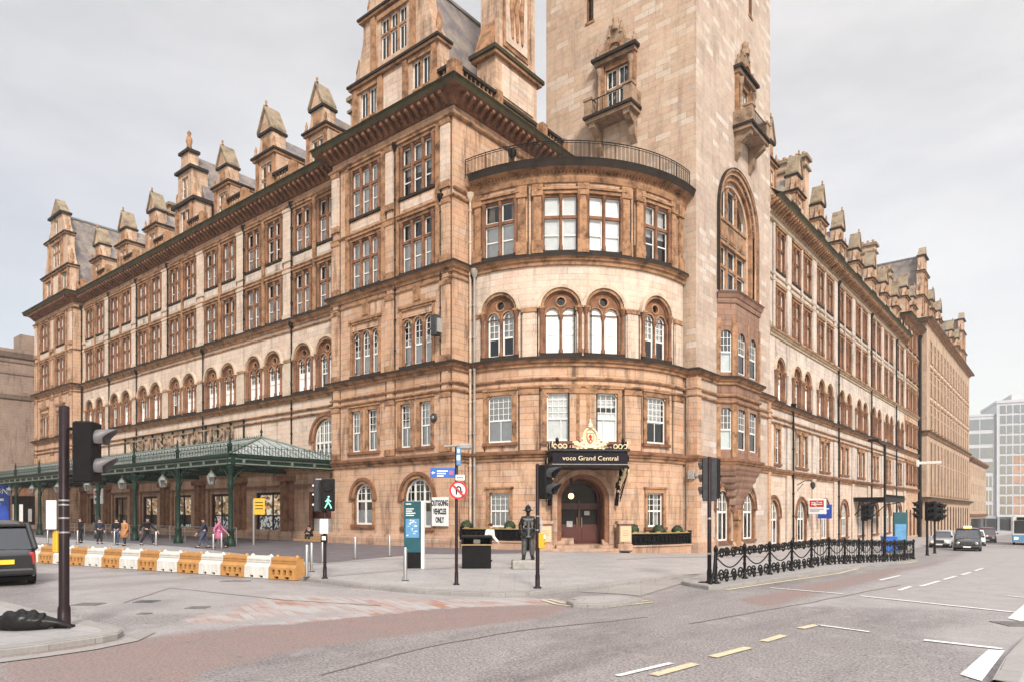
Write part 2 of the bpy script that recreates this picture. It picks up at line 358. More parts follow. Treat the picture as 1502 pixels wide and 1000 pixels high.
# ------------------------------------------------------------------ mesh builder
class MB:
    def __init__(s, T=None):
        s.v = []; s.f = []; s.uv = []; s.m = []; s.sm = []; s.T = T
    def add(s, verts, faces, mi=0, smooth=False, uvs=None):
        o = len(s.v)
        for p in verts:
            p = Vector(p)
            s.v.append(s.T @ p if s.T else p)
        for k, f in enumerate(faces):
            s.f.append([i+o for i in f]); s.m.append(mi if not isinstance(mi, list) else mi[k]); s.sm.append(smooth)
            s.uv.append(uvs[k] if uvs else None)
    def box(s, x0, x1, y0, y1, z0, z1, mi=0, bev=0):
        if bev:
            c = bev
            v = []
            for z, i in ((z0, c), (z0+c, 0), (z1-c, 0), (z1, c)):
                k = c if i == 0 else c*1.6
                xx0, xx1, yy0, yy1 = x0+i, x1-i, y0+i, y1-i
                v += [(xx0+c, yy0, z), (xx1-c, yy0, z), (xx1, yy0+c, z), (xx1, yy1-c, z), (xx1-c, yy1, z), (xx0+c, yy1, z), (xx0, yy1-c, z), (xx0, yy0+c, z)]
            f = [list(range(7, -1, -1)), list(range(24, 32))]
            for r in range(3):
                for k in range(8):
                    a = r*8+k; b = r*8+(k+1) % 8
                    f.append([a, b, b+8, a+8])
            s.add(v, f, mi); return
        v = [(x0, y0, z0), (x1, y0, z0), (x1, y1, z0), (x0, y1, z0), (x0, y0, z1), (x1, y0, z1), (x1, y1, z1), (x0, y1, z1)]
        s.add(v, [(3, 2, 1, 0), (4, 5, 6, 7), (0, 1, 5, 4), (1, 2, 6, 5), (2, 3, 7, 6), (3, 0, 4, 7)], mi)
    def prism(s, poly, y0, y1, mi=0, fm=None):
        """poly in (x,z), extruded y0..y1"""
        fm = fm or (lambda x, z, d: (x, d, z))
        n = len(poly)
        tr = tessellate_polygon([[Vector((p[0], p[1], 0)) for p in poly]])
        v = [fm(p[0], p[1], y0) for p in poly]+[fm(p[0], p[1], y1) for p in poly]
        f = []
        for t in tr:
            a, b, c = [poly[i] for i in t]
            t = list(t) if (b[0]-a[0])*(c[1]-a[1])-(b[1]-a[1])*(c[0]-a[0]) > 0 else list(t)[::-1]
            f.append(t); f.append([i+n for i in t[::-1]])
        A = sum(poly[i][0]*poly[(i+1) % n][1]-poly[(i+1) % n][0]*poly[i][1] for i in range(n))
        for i in range(n):
            j = (i+1) % n
            f.append([i, i+n, j+n, j] if A > 0 else [j, j+n, i+n, i])
        s.add(v, f, mi)
    def tube(s, pts, r, n=8, mi=0, cap=True, smooth=True):
        pts = [Vector(p) for p in pts]
        rr = r if isinstance(r, (list, tuple)) else [r]*len(pts)
        v = []; f = []
        prev = None
        for i, p in enumerate(pts):
            d = (pts[min(i+1, len(pts)-1)]-pts[max(i-1, 0)])
            d = d.normalized() if d.length > 1e-9 else Vector((0, 0, 1))
            if prev is None:
                u = d.orthogonal().normalized()
            else:
                u = (prev - d*prev.dot(d)); u = u.normalized() if u.length > 1e-6 else d.orthogonal().normalized()
            prev = u; w = d.cross(u)
            for k in range(n):
                t = 2*PI*k/n
                v.append(p+u*math.cos(t)*rr[i]+w*math.sin(t)*rr[i])
        for i in range(len(pts)-1):
            for k in range(n):
                a = i*n+k; b = i*n+(k+1) % n
                f.append([a, b, b+n, a+n])
        s.add(v, f, mi, smooth)
        if cap:
            L = (len(pts)-1)*n
            s.add(v[:n], [list(range(n))[::-1]], mi); s.add(v[L:], [list(range(n))], mi)
    def lathe(s, prof, c=(0, 0, 0), n=12, mi=0, smooth=True):
        v = []; f = []
        for r, z in prof:
            for k in range(n):
                t = 2*PI*k/n
                v.append((c[0]+r*math.cos(t), c[1]+r*math.sin(t), c[2]+z))
        for i in range(len(prof)-1):
            for k in range(n):
                a = i*n+k; b = i*n+(k+1) % n
                f.append([a, b, b+n, a+n])
        s.add(v, f, mi, smooth)
        if prof[-1][0] > 1e-4: s.add(v[-n:], [list(range(n))], mi)
        if prof[0][0] > 1e-4: s.add(v[:n], [list(range(n))[::-1]], mi)
    def ball(s, c, rx, ry=None, rz=None, mi=0, n=12, m=8):
        ry = ry or rx; rz = rz or rx
        v = []; f = []
        for i in range(m+1):
            t = PI*i/m
            for k in range(n):
                p = 2*PI*k/n
                v.append((c[0]+rx*math.sin(t)*math.cos(p), c[1]+ry*math.sin(t)*math.sin(p), c[2]-rz*math.cos(t)))
        for i in range(m):
            for k in range(n):
                a = i*n+k; b = i*n+(k+1) % n
                f.append([a, b, b+n, a+n])
        s.add(v, f, mi, True)
    def sweep(s, prof, path, mi=0, smooth=False, cap=True):
        """prof: closed (out,z) polygon, path: plan points travelled with the outside on the right"""
        n = len(prof); v = []; f = []; ms = []
        P = [Vector(p[:2]) for p in path]
        for i, p in enumerate(P):
            d0 = (p-P[i-1]).normalized() if i else None
            d1 = (P[i+1]-p).normalized() if i < len(P)-1 else None
            d0 = d0 or d1; d1 = d1 or d0
            n0 = Vector((d0.y, -d0.x)); n1 = Vector((d1.y, -d1.x))
            m = n0+n1
            m = m/max(.3, m.dot(n0)) if m.length > 1e-6 else n0
            for o, z in prof: v.append((p.x+m.x*o, p.y+m.y*o, z))
        mm = mi if isinstance(mi, list) else [mi]*n
        for i in range(len(P)-1):
            for k in range(n):
                k2 = (k+1) % n
                f.append([i*n+k, (i+1)*n+k, (i+1)*n+k2, i*n+k2]); ms.append(mm[k])
        s.add(v, f, ms, smooth)
        if cap:
            tr = tessellate_polygon([[Vector((o, z, 0)) for o, z in prof]])
            s.add(v[:n], [list(t) for t in tr], mm[0]); s.add(v[-n:], [list(t)[::-1] for t in tr], mm[0])
    def wall(s, outline, holes, fm, depth=.4, mi=0, mr=None, cuts=(), axis=0):
        mr = mi if mr is None else mr
        polys = [[Vector((p[0], p[1], 0)) for p in q] for q in [outline]+list(holes)]
        flat = [p for q in polys for p in q]
        tr = tessellate_polygon(polys)
        tris = []
        for t in tr:
            a, b, c = [flat[i] for i in t]
            ar = (b.x-a.x)*(c.y-a.y)-(b.y-a.y)*(c.x-a.x)
            if abs(ar) < 1e-9: continue
            tris.append([a, b, c] if ar > 0 else [a, c, b])
        if len(cuts):
            bm = bmesh.new()
            for t in tris: bm.faces.new([bm.verts.new(p) for p in t])
            for c in cuts:
                co = (c, 0, 0) if axis == 0 else (0, c, 0); no = (1, 0, 0) if axis == 0 else (0, 1, 0)
                bmesh.ops.bisect_plane(bm, geom=bm.verts[:]+bm.edges[:]+bm.faces[:], plane_co=co, plane_no=no, dist=1e-5)
            tris = [[v.co.copy() for v in f.verts] for f in bm.faces]
            bm.free()
        for t in tris:
            s.add([fm(p.x, p.y, 0) for p in t], [list(range(len(t)))], mi, False, [[(p.x, p.y) for p in t]])
        if depth:
            for q in holes:
                n = len(q)
                for i in range(n):
                    a = q[i]; b = q[(i+1) % n]
                    s.add([fm(a[0], a[1], 0), fm(b[0], b[1], 0), fm(b[0], b[1], depth), fm(a[0], a[1], depth)], [[0, 1, 2, 3]], mr)
    def fbox(s, fm, s0, s1, z0, z1, d0, d1, mi=0, n=1):
        """box on a facade: along s, up z, depth d0 (outer, negative is proud) to d1"""
        for k in range(n):
            a = s0+(s1-s0)*k/n; b = s0+(s1-s0)*(k+1)/n
            v = [fm(a, z0, d0), fm(b, z0, d0), fm(b, z0, d1), fm(a, z0, d1), fm(a, z1, d0), fm(b, z1, d0), fm(b, z1, d1), fm(a, z1, d1)]
            f = [(3, 2, 1, 0), (4, 5, 6, 7), (0, 1, 5, 4), (2, 3, 7, 6)]
            if k == n-1: f.append((1, 2, 6, 5))
            if k == 0: f.append((3, 0, 4, 7))
            s.add(v, f, mi)
    def arcband(s, fm, cx, zs, r0, r1, d0, d1, mi=0, n=18, a0=0, a1=PI):
        v = []; f = []
        for i in range(n+1):
            t = a0+(a1-a0)*i/n; c = math.cos(t); q = math.sin(t)
            v += [fm(cx+r0*c, zs+r0*q, d0), fm(cx+r1*c, zs+r1*q, d0), fm(cx+r1*c, zs+r1*q, d1), fm(cx+r0*c, zs+r0*q, d1)]
        for i in range(n):
            for k in range(4):
                a = i*4+k; b = i*4+(k+1) % 4
                f.append([a, b, b+4, a+4])
        f += [[3, 2, 1, 0], [n*4, n*4+1, n*4+2, n*4+3]]
        s.add(v, f, mi)
    def mesh(s, name, mats):
        me = bpy.data.meshes.new(name)
        me.from_pydata([tuple(v) for v in s.v], [], s.f)
        for m in mats: me.materials.append(MATS[m])
        uvl = me.uv_layers.new(name='UVMap')
        for p in me.polygons:
            p.material_index = min(s.m[p.index], len(mats)-1); p.use_smooth = s.sm[p.index]
            u = s.uv[p.index]
            if u:
                for k, li in enumerate(p.loop_indices): uvl.data[li].uv = u[k]
            else:
                nn = p.normal
                for li in p.loop_indices:
                    co = me.vertices[me.loops[li].vertex_index].co
                    if abs(nn.z) > .75: uvl.data[li].uv = (co.x, co.y)
                    else:
                        h = math.hypot(nn.x, nn.y) or 1
                        sl = 1/max(.35, h)
                        uvl.data[li].uv = ((-nn.y*co.x+nn.x*co.y)/h, co.z*sl)
        me.update()
        return me
    def build(s, name, mats, parent=None, loc=None, rot=None, merge=False):
        if isinstance(mats, str): mats = [mats]
        me = s.mesh(name, mats)
        o = bpy.data.objects.new(name, me); COL.objects.link(o)
        if merge:
            bm = bmesh.new(); bm.from_mesh(me); bmesh.ops.remove_doubles(bm, verts=bm.verts, dist=1e-4)
            bmesh.ops.recalc_face_normals(bm, faces=bm.faces); bm.to_mesh(me); bm.free()
        if parent: o.parent = parent
        if loc is not None: o.location = loc
        if rot is not None: o.rotation_euler = rot
        return o
def inst(me, name, parent=None, loc=(0, 0, 0), rz=0):
    o = bpy.data.objects.new(name, me); COL.objects.link(o)
    if parent: o.parent = parent
    o.location = loc; o.rotation_euler = (0, 0, rz)
    return o
def tag(o, label=None, cat=None, group=None, kind=None):
    if label: o['label'] = label
    if cat: o['category'] = cat
    if group: o['group'] = group
    if kind: o['kind'] = kind
    return o
def thing(name, label, cat, loc=(0, 0, 0), rz=0, group=None):
    o = bpy.data.objects.new(name, None); COL.objects.link(o)
    o.empty_display_size = .3; o.location = loc; o.rotation_euler = (0, 0, rz)
    return tag(o, label, cat, group)
def kids(o): return [c for c in COL.objects if c.parent == o]
def dup(o, loc, rz, label, parent=None):
    c = o.copy(); COL.objects.link(c); c.location = loc; c.rotation_euler = (0, 0, rz)
    if parent: c.parent = parent
    if label: c['label'] = label
    for k in kids(o):
        d = k.copy(); COL.objects.link(d); d.parent = c
        for q in kids(k):
            e = q.copy(); COL.objects.link(e); e.parent = d
    return c
def text(body, size, name, m, parent, mat4, ext=.01, align='CENTER', sx=1.0, bold=0):
    cu = bpy.data.curves.new(name, 'FONT'); cu.body = body; cu.size = size; cu.extrude = ext
    cu.align_x = align; cu.align_y = 'CENTER'; cu.resolution_u = 3; cu.offset = bold
    t = bpy.data.objects.new(name, cu); COL.objects.link(t)
    dg = bpy.context.evaluated_depsgraph_get()
    me = bpy.data.meshes.new_from_object(t.evaluated_get(dg)); me.name = name
    bpy.data.objects.remove(t); bpy.data.curves.remove(cu)
    me.transform(mat4 @ Matrix.Diagonal((sx, 1, 1, 1)))
    me.materials.clear(); me.materials.append(MATS[m])
    o = bpy.data.objects.new(name, me); COL.objects.link(o)
    if parent: o.parent = parent
    return o
def stand_mat(loc, rz):   # upright text plane: local x along, reading from the -y side
    return Matrix.Translation(loc) @ Matrix.Rotation(rz, 4, 'Z') @ Matrix.Rotation(PI/2, 4, 'X')
def skin(name, pts, edges, mats, parent=None, sub=2, root=0, loc=None, rz=None):
    """one continuous skinned body; pts: (x,y,z,r) or (x,y,z,rx,ry)"""
    me = bpy.data.meshes.new(name)
    me.from_pydata([p[:3] for p in pts], edges, [])
    o = bpy.data.objects.new(name, me); COL.objects.link(o)
    sk = o.modifiers.new('skin', 'SKIN'); sk.use_smooth_shade = True
    if not me.skin_vertices: me.skin_vertices.new()
    sv = me.skin_vertices[0].data
    for i, p in enumerate(pts):
        sv[i].radius = (p[3], p[4] if len(p) > 4 else p[3]); sv[i].use_root = (i == root)
    ss = o.modifiers.new('sub', 'SUBSURF'); ss.levels = sub; ss.render_levels = sub
    dg = bpy.context.evaluated_depsgraph_get()
    m2 = bpy.data.meshes.new_from_object(o.evaluated_get(dg)); m2.name = name
    bpy.data.objects.remove(o); bpy.data.meshes.remove(me)
    m2.materials.clear()
    for m in (mats if isinstance(mats, list) else [mats]): m2.materials.append(MATS[m])
    for p in m2.polygons: p.use_smooth = True
    q = bpy.data.objects.new(name, m2); COL.objects.link(q)
    if parent: q.parent = parent
    if loc is not None: q.location = loc
    if rz is not None: q.rotation_euler = (0, 0, rz)
    return q

# ================================================================== the hotel and station building
HB = thing('hotel_building', 'huge sandstone Victorian station hotel with curved corner bay and square tower', 'building')
ZB, Z1, Z2, Z3 = -3.2, 5.75, 11.1, 16.95
def fL(b0): return lambda s, z, d: (s, b0+d, z)
def fR(a0): return lambda s, z, d: (a0-d, s, z)
AC = (0.0, 10.8); AR = 9.35
def fA(s, z, d):
    p = s/AR; r = AR-d
    return (AC[0]+r*math.sin(p), AC[1]-r*math.cos(p), z)
flat = lambda x, z, d: (x, d, z)
def rect(cx, z0, w, h): return [(cx-w/2, z0), (cx+w/2, z0), (cx+w/2, z0+h), (cx-w/2, z0+h)]
def archp(cx, z0, w, hs, n=14):
    r = w/2
    return [(cx-r, z0), (cx+r, z0)]+[(cx+r*math.cos(PI*i/n), z0+hs+r*math.sin(PI*i/n)) for i in range(n+1)]
def octp(cx, z0, w, h, c=.22): return [(cx-w/2, z0), (cx+w/2, z0), (cx+w/2, z0+h-c), (cx+w/2-c, z0+h), (cx-w/2+c, z0+h), (cx-w/2, z0+h-c)]

SHAPES = ['trim', 'stone_pale', 'trim_pale', 'stone_warm', 'stone_white', 'stone_base', 'soot_and_shade']
def fitting(name, f, boxes, n=1):
    m = MB()
    for b in boxes: m.fbox(f, *b, n)
    if name in ('pilaster', 'shaft', 'arcade_pier'):      # dark strips painting in shade lines either side
        s0 = min(b[0] for b in boxes); s1 = max(b[1] for b in boxes); z0 = min(b[2] for b in boxes); z1 = max(b[3] for b in boxes)
        for a, b in ((s0-.07, s0), (s1, s1+.07)): m.fbox(f, a, b, z0, z1, -.012, .01, 6)
    return m.build(name, SHAPES, HB)
# ---------------------------------------------------------------- window prototypes
def curtain_variants(w, h, arch=False):
    out = []
    for var in range(5):
        m = MB()
        hh = h
        if var == 0:
            m.box(-w/2, w/2, .25, .27, 0, hh, 0)
        elif var == 1:
            m.box(-w/2, w/2, .25, .27, 0, hh*.56, 0); m.box(-w/2, -w/2+.22*w, .44, .5, 0, hh, 1); m.box(w/2-.22*w, w/2, .44, .5, 0, hh, 1)
        elif var == 2:
            m.box(-w/2, w/2, .40, .42, hh*.45, hh, 0)
        elif var == 3:
            m.box(-w/2, -w/2+.30*w, .42, .47, 0, hh, 0); m.box(w/2-.30*w, w/2, .42, .47, 0, hh, 0)
        else:
            m.box(-w/2, w/2, .25, .27, 0, hh*.60, 0); m.box(-w/2, w/2, .44, .45, hh*.72, hh, 0)
        # folds
        me = m.mesh('curtain', ['cloth_white', 'cloth_cream'])
        out.append(me)
    return out
def P_mull(w, h, n, trans=.60):
    m = MB(); tw = .17
    for sx in (-1, 1):
        x = sx*w/2
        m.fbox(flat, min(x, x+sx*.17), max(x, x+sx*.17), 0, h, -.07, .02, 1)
    for sx in (-1, 1):
        a, b = sorted((sx*(w/2+.175), sx*(w/2+.24))); m.fbox(flat, a, b, -.16, h, -.014, .01, 2)  # dark strips put the surround's shade line into colour
    m.fbox(flat, -w/2-.24, w/2+.24, h+.001, h+.20, -.10, .02, 0)
    m.fbox(flat, -w/2-.3, w/2+.3, h+.335, h+.39, -.012, .01, 2)
    m.fbox(flat, -w/2-.2, w/2+.2, h+.185, h+.20, -.115, -.1, 2)
    m.fbox(flat, -w/2-.32, w/2+.32, h+.20, h+.33, -.20, .02, 0)
    m.fbox(flat, -w/2-.22, w/2+.22, -.16, -.001, -.13, .12, 2)
    lw = (w-(n-1)*tw)/n; zt = h*trans
    for i in range(n-1):
        x = -w/2+lw*(i+1)+tw*(i+.5)
        m.fbox(flat, x-tw/2, x+tw/2, 0, h, .0, .27, 1)
        m.lathe([(.12, .02), (.12, .3), (.075, .36), (.07, h-.42), (.12, h-.34), (.13, h-.06)], (x, -.0, 0), 8, 1)
    for sx in (-1, 1):
        m.lathe([(.12, .02), (.12, .3), (.075, .36), (.07, h-.42), (.12, h-.34), (.13, h-.06)], (sx*(w/2+.02), -.06, 0), 8, 1)
    for i in range(n):
        x0 = -w/2+i*(lw+tw)
        m.fbox(flat, x0, x0+lw, zt-.085, zt+.085, .03, .26, 1)
        m.fbox(flat, x0, x0+lw, h-.14, h, .03, .26, 1)
    st = m.mesh('mullioned_window', ['trim', 'trim_red', 'soot_and_shade'])
    s = MB(); g = MB()
    for i in range(n):
        x0 = -w/2+i*(lw+tw); x1 = x0+lw; e = .065
        for z0, z1 in ((0, zt-.085), (zt+.085, h-.14)):
            s.box(x0, x0+e, .15, .21, z0, z1); s.box(x1-e, x1, .15, .21, z0, z1)
            s.box(x0+e, x1-e, .15, .21, z0, z0+e+.02); s.box(x0+e, x1-e, .15, .21, z1-e, z1)
            if z0 == 0:
                zm = z1*.5; s.box(x0+e, x1-e, .145, .215, zm-.035, zm+.035)
            g.add([(x0, .18, z0), (x1, .18, z0), (x1, .18, z1), (x0, .18, z1)], [(0, 1, 2, 3)])
    return dict(name='mullioned_window', stone=st, sash=s.mesh('sash', ['white_paint']), pane=g.mesh('pane', ['glass']), cur=curtain_variants(w, h))
def P_arcade(w, hs, lights=2):
    r = w/2; m = MB()
    m.arcband(flat, 0, hs, r, r+.17, -.10, .04, 0); m.arcband(flat, 0, hs, r+.17, r+.34, -.19, .03, 3)
    m.arcband(flat, 0, hs, r-.10, r-.005, .05, .30, 1)
    for sx in (-1, 1):
        x = sx*(r+.1)
        m.lathe([(.15, 0), (.15, .22), (.10, .3), (.095, hs-.35), (.16, hs-.22), (.17, hs)], (x, -.05, 0), 9, 1)
        m.fbox(flat, min(x-.17, x+.17), max(x-.17, x+.17), hs-.001, hs+.10, -.21, .03, 0)
        m.fbox(flat, min(sx*r, sx*(r-.1)), max(sx*r, sx*(r-.1)), 0, hs, .04, .3, 1)
    # tracery plate with two lancets and an oculus
    rr = r-.1; cw = .16; lw = (2*rr-cw)/2-.06; lr = lw/2
    lc = cw/2+lr+.02; lz = hs-.32
    outl = archp(0, lz-.02, 2*rr, .34, 16)
    oc = [(.24*math.cos(-2*PI*i/12), hs+.42+.24*math.sin(-2*PI*i/12)) for i in range(12)]
    la = [[(c+lr, lz-.01)]+[(c+lr*math.cos(PI*i/10), lz+lr*math.sin(PI*i/10)) for i in range(11)]+[(c-lr, lz-.01)] for c in (-lc, lc)]
    m.wall(outl, la+[oc], lambda x, z, d: (x, .12+d, z), .16, 1)
    for c in (-lc, lc): m.arcband(flat, c, lz, lr, lr+.07, .07, .13, 0, 12)
    m.arcband(flat, 0, hs+.42, .24, .32, .07, .13, 0, 12, 0, 2*PI)
    m.lathe([(.13, 0), (.13, .25), (.075, .32), (.07, lz-.3), (.14, lz-.15), (.15, lz)], (0, .17, 0), 9, 1)
    m.fbox(flat, -r-.2, r+.2, -.16, -.001, -.16, .3, 2)
    st = m.mesh('arcade_window', ['trim', 'trim_red', 'soot_and_shade', 'trim_pale'])
    s = MB(); g = MB()
    for c in (-lc, lc):
        x0, x1 = c-lr, c+lr
        s.box(x0, x0+.10, .22, .29, 0, lz); s.box(x1-.10, x1, .22, .29, 0, lz); s.box(x0+.10, x1-.10, .22, .29, 0, .12)
        s.box(x0+.10, x1-.10, .215, .295, lz*.5-.05, lz*.5+.05)
        s.arcband(flat, c, lz, lr-.08, lr, .23, .28, 0, 10)
        s.box(c-.02, c+.02, .235, .275, lz*.5+.05, lz+lr-.03)
        for q in (.68, .85): s.box(x0+.1, x1-.1, .235, .275, lz*q-.018, lz*q+.018)
    pts = archp(0, 0, 2*r, hs); g.add([(x, .26, z) for x, z in pts], [list(range(len(pts)))])
    return dict(name='arcade_window', stone=st, sash=s.mesh('sash', ['white_paint']), pane=g.mesh('pane', ['glass']), cur=curtain_variants(2*r-.3, hs))
def P_triple(w, h):
    """three narrow round-headed lights in a square frame"""
    m = MB(); lw = (w-.5)/3; lr = lw/2; lz = h-lr-.12
    holes = []; cs = [-(lw+.25), 0, lw+.25]
    outl = rect(0, 0, w, h)
    holes = [archp(c, .0+.02, lw, lz-.02, 10) for c in cs]
    m.wall(outl, holes, lambda x, z, d: (x, .10+d, z), .14, 1)
    for c in cs: m.arcband(flat, c, lz, lr, lr+.10, .02, .11, 0, 12)
    for x in (cs[0]+lr+.125, cs[2]-lr-.125, -w/2+.06, w/2-.06):
        m.lathe([(.12, 0), (.12, .25), (.075, .3), (.07, lz-.3), (.12, lz-.15), (.13, lz)], (x, .06, 0), 8, 1)
    for sx in (-1, 1):
        x = sx*w/2; m.fbox(flat, min(x, x+sx*.2), max(x, x+sx*.2), 0, h+.5, -.07, .02, 0)
    m.fbox(flat, -w/2, w/2, h+.42, h+.56, -.10, .02, 0)
    m.fbox(flat, -w/2-.3, w/2+.3, h+.561, h+.72, -.16, .02, 0)
    m.fbox(flat, -w/2-.2, w/2+.2, -.16, -.001, -.14, .2, 2)
    st = m.mesh('triple_light_window', ['trim', 'trim_red', 'soot_and_shade'])
    s = MB(); g = MB()
    for c in cs:
        x0, x1 = c-lr, c+lr
        s.box(x0, x0+.06, .17, .22, 0, lz); s.box(x1-.06, x1, .17, .22, 0, lz); s.box(x0+.06, x1-.06, .165, .225, lz*.5-.05, lz*.5+.05); s.box(x0+.06, x1-.06, .17, .22, 0.02, .12)
        s.arcband(flat, c, lz, lr-.06, lr, .17, .22, 0, 8)
        s.box(c-.02, c+.02, .18, .21, lz*.5+.05, lz+lr-.03)
        for q in (.66, .82, .97): s.box(x0+.06, x1-.06, .18, .21, lz*q-.015, lz*q+.015)
    g.add([(-w/2, .2, 0), (w/2, .2, 0), (w/2, .2, h), (-w/2, .2, h)], [(0, 1, 2, 3)])
    return dict(name='triple_light_window', stone=st, sash=s.mesh('sash', ['white_paint']), pane=g.mesh('pane', ['glass']), cur=curtain_variants(w, h))
def P_sash(w, h, cols=4, rows=3, chamf=True, lower=2, frame=.26):
    m = MB(); c = .2 if chamf else 0
    for sx in (-1, 1):
        x = sx*w/2; m.fbox(flat, min(x, x+sx*frame), max(x, x+sx*frame), -.02, h, -.06, .02, 0)
    m.fbox(flat, -w/2-frame, w/2+frame, h+.001, h+.26, -.06, .02, 0)
    m.fbox(flat, -w/2-frame-.08, w/2+frame+.08, h+.26, h+.36, -.13, .02, 0)
    m.fbox(flat, -w/2-frame-.05, w/2+frame+.05, -.20, -.021, -.14, .14, 1)
    st = m.mesh('sash_window', ['trim', 'trim_red'])
    s = MB(); g = MB(); e = .075; zm = h*.47
    s.box(-w/2, -w/2+e, .13, .2, 0, h-c); s.box(w/2-e, w/2, .13, .2, 0, h-c)
    s.box(-w/2+e, w/2-e, .13, .2, 0, e+.03); s.box(-w/2+c, w/2-c, .13, .2, h-e, h)
    if c:
        for sx in (-1, 1):
            s.prism([(sx*(w/2), h-c), (sx*(w/2-c), h), (sx*(w/2-c-.06), h-.05), (sx*(w/2-.06), h-c-.05)], .13, .2)
    s.box(-w/2+e, w/2-e, .12, .21, zm-.045, zm+.045)
    for i in range(1, cols):
        x = -w/2+w*i/cols; s.box(x-.016, x+.016, .15, .18, zm+.045, h-e)
    for j in range(1, rows):
        z = zm+(h-zm)*j/rows; s.box(-w/2+e, w/2-e, .148, .182, z-.016, z+.016)
    for i in range(1, lower):
        x = -w/2+w*i/lower; s.box(x-.022, x+.022, .15, .18, e, zm-.045)
    p = octp(0, 0, w, h, c) if c else rect(0, 0, w, h)
    g.add([(x, .165, z) for x, z in p], [list(range(len(p)))])
    return dict(name='sash_window', stone=st, sash=s.mesh('sash', ['white_paint']), pane=g.mesh('pane', ['glass']), cur=curtain_variants(w, h))
def P_garch(w, hs, bars=1, hood=True, dark=False):
    r = w/2; m = MB()
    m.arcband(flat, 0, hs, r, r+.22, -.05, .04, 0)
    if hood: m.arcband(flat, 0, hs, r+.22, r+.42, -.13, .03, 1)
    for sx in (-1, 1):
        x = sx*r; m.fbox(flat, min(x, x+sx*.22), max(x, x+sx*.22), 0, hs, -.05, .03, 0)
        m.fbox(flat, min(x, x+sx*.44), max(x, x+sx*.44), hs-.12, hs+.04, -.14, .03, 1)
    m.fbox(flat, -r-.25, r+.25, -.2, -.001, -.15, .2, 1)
    st = m.mesh('arched_window', ['trim', 'trim_red'])
    s = MB(); g = MB()
    s.arcband(flat, 0, hs, r-.13, r, .2, .28, 0); s.box(-r, -r+.13, .2, .28, 0, hs); s.box(r-.13, r, .2, .28, 0, hs)
    s.box(-r+.13, r-.13, .19, .29, hs*.9-.08, hs*.9+.06); s.box(-r+.13, r-.13, .2, .28, 0, .12)
    nb = bars+1
    for i in range(1, nb):
        x = -r+2*r*i/nb; zt = hs+math.sqrt(max(0, r*r-x*x))-.05
        s.box(x-.07, x+.07, .195, .285, .12, zt)
    for i in range(1, nb*2):
        if i % 2:
            x = -r+2*r*i/(nb*2); zt = hs+math.sqrt(max(0, r*r-x*x))-.05
            s.box(x-.02, x+.02, .22, .26, hs*.9, zt)
    for q in (.35, .7): 
        z = hs+r*q; xx = math.sqrt(r*r-(r*q)**2)-.1; s.box(-xx, xx, .221, .259, z-.02, z+.02)
    pts = archp(0, 0, 2*r, hs); g.add([(x, .24, z) for x, z in pts], [list(range(len(pts)))])
    return dict(name='arched_window', stone=st, sash=s.mesh('sash', ['white_paint']), pane=g.mesh('pane', ['glass']), cur=curtain_variants(w*.9, hs))
WGT = [0, 0, 1, 0, 1, 4, 2, 4, 1, 3]
def place(p, loc, rz=0, cur=True):
    o = inst(p['stone'], p['name'], HB, loc, rz)
    inst(p['sash'], 'sash', o); inst(p['pane'], 'pane', o)
    if cur: inst(p['cur'][random.choice(WGT)], 'curtain', o)
    return o
M2 = P_mull(1.9, 3.2, 2); M3 = P_mull(2.75, 3.2, 3); MB2 = P_mull(2.0, 3.25, 2); M2e = P_mull(2.2, 3.2, 2)
AR2 = P_arcade(2.0, 2.4); ARB = P_arcade(2.0, 2.55)
T3 = P_triple(2.7, 3.0)
S1 = P_sash(.98, 2.7, 3, 3, False); SB = P_sash(1.62, 2.75, 5, 4); SR = P_sash(1.15, 2.75, 3, 3, False)
G2 = P_garch(1.9, 1.75, 1); G25 = P_garch(2.5, 1.75, 2); GR = P_garch(2.7, 2.2, 2); GL = P_garch(3.1, 1.4, 5)
SG = P_sash(1.3, 2.0, 4, 3, False, 4, .2)

# ---------------------------------------------------------------- core (dark rooms behind the windows)
core = MB()
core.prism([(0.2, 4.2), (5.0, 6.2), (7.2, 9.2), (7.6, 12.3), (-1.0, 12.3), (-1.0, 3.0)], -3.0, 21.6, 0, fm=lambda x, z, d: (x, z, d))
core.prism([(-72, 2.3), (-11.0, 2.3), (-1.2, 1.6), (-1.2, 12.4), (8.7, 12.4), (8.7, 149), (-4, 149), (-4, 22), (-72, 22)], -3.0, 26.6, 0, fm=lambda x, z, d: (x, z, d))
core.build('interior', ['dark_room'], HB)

# ---------------------------------------------------------------- walls
WM = ['stone_warm', 'stone_pale', 'stone_base', 'trim_red', 'stone_white']
def wall_part(name, secs, fm, mats=WM, depth=.32, cuts=()):
    m = MB()
    for outl, holes, mi in secs: m.wall(outl, holes, fm, depth, mi, 3, cuts)
    return m.build(name, mats, HB)
R_ = lambda s0, s1, z0, z1: [(s0, z0), (s1, z0), (s1, z1), (s0, z1)]
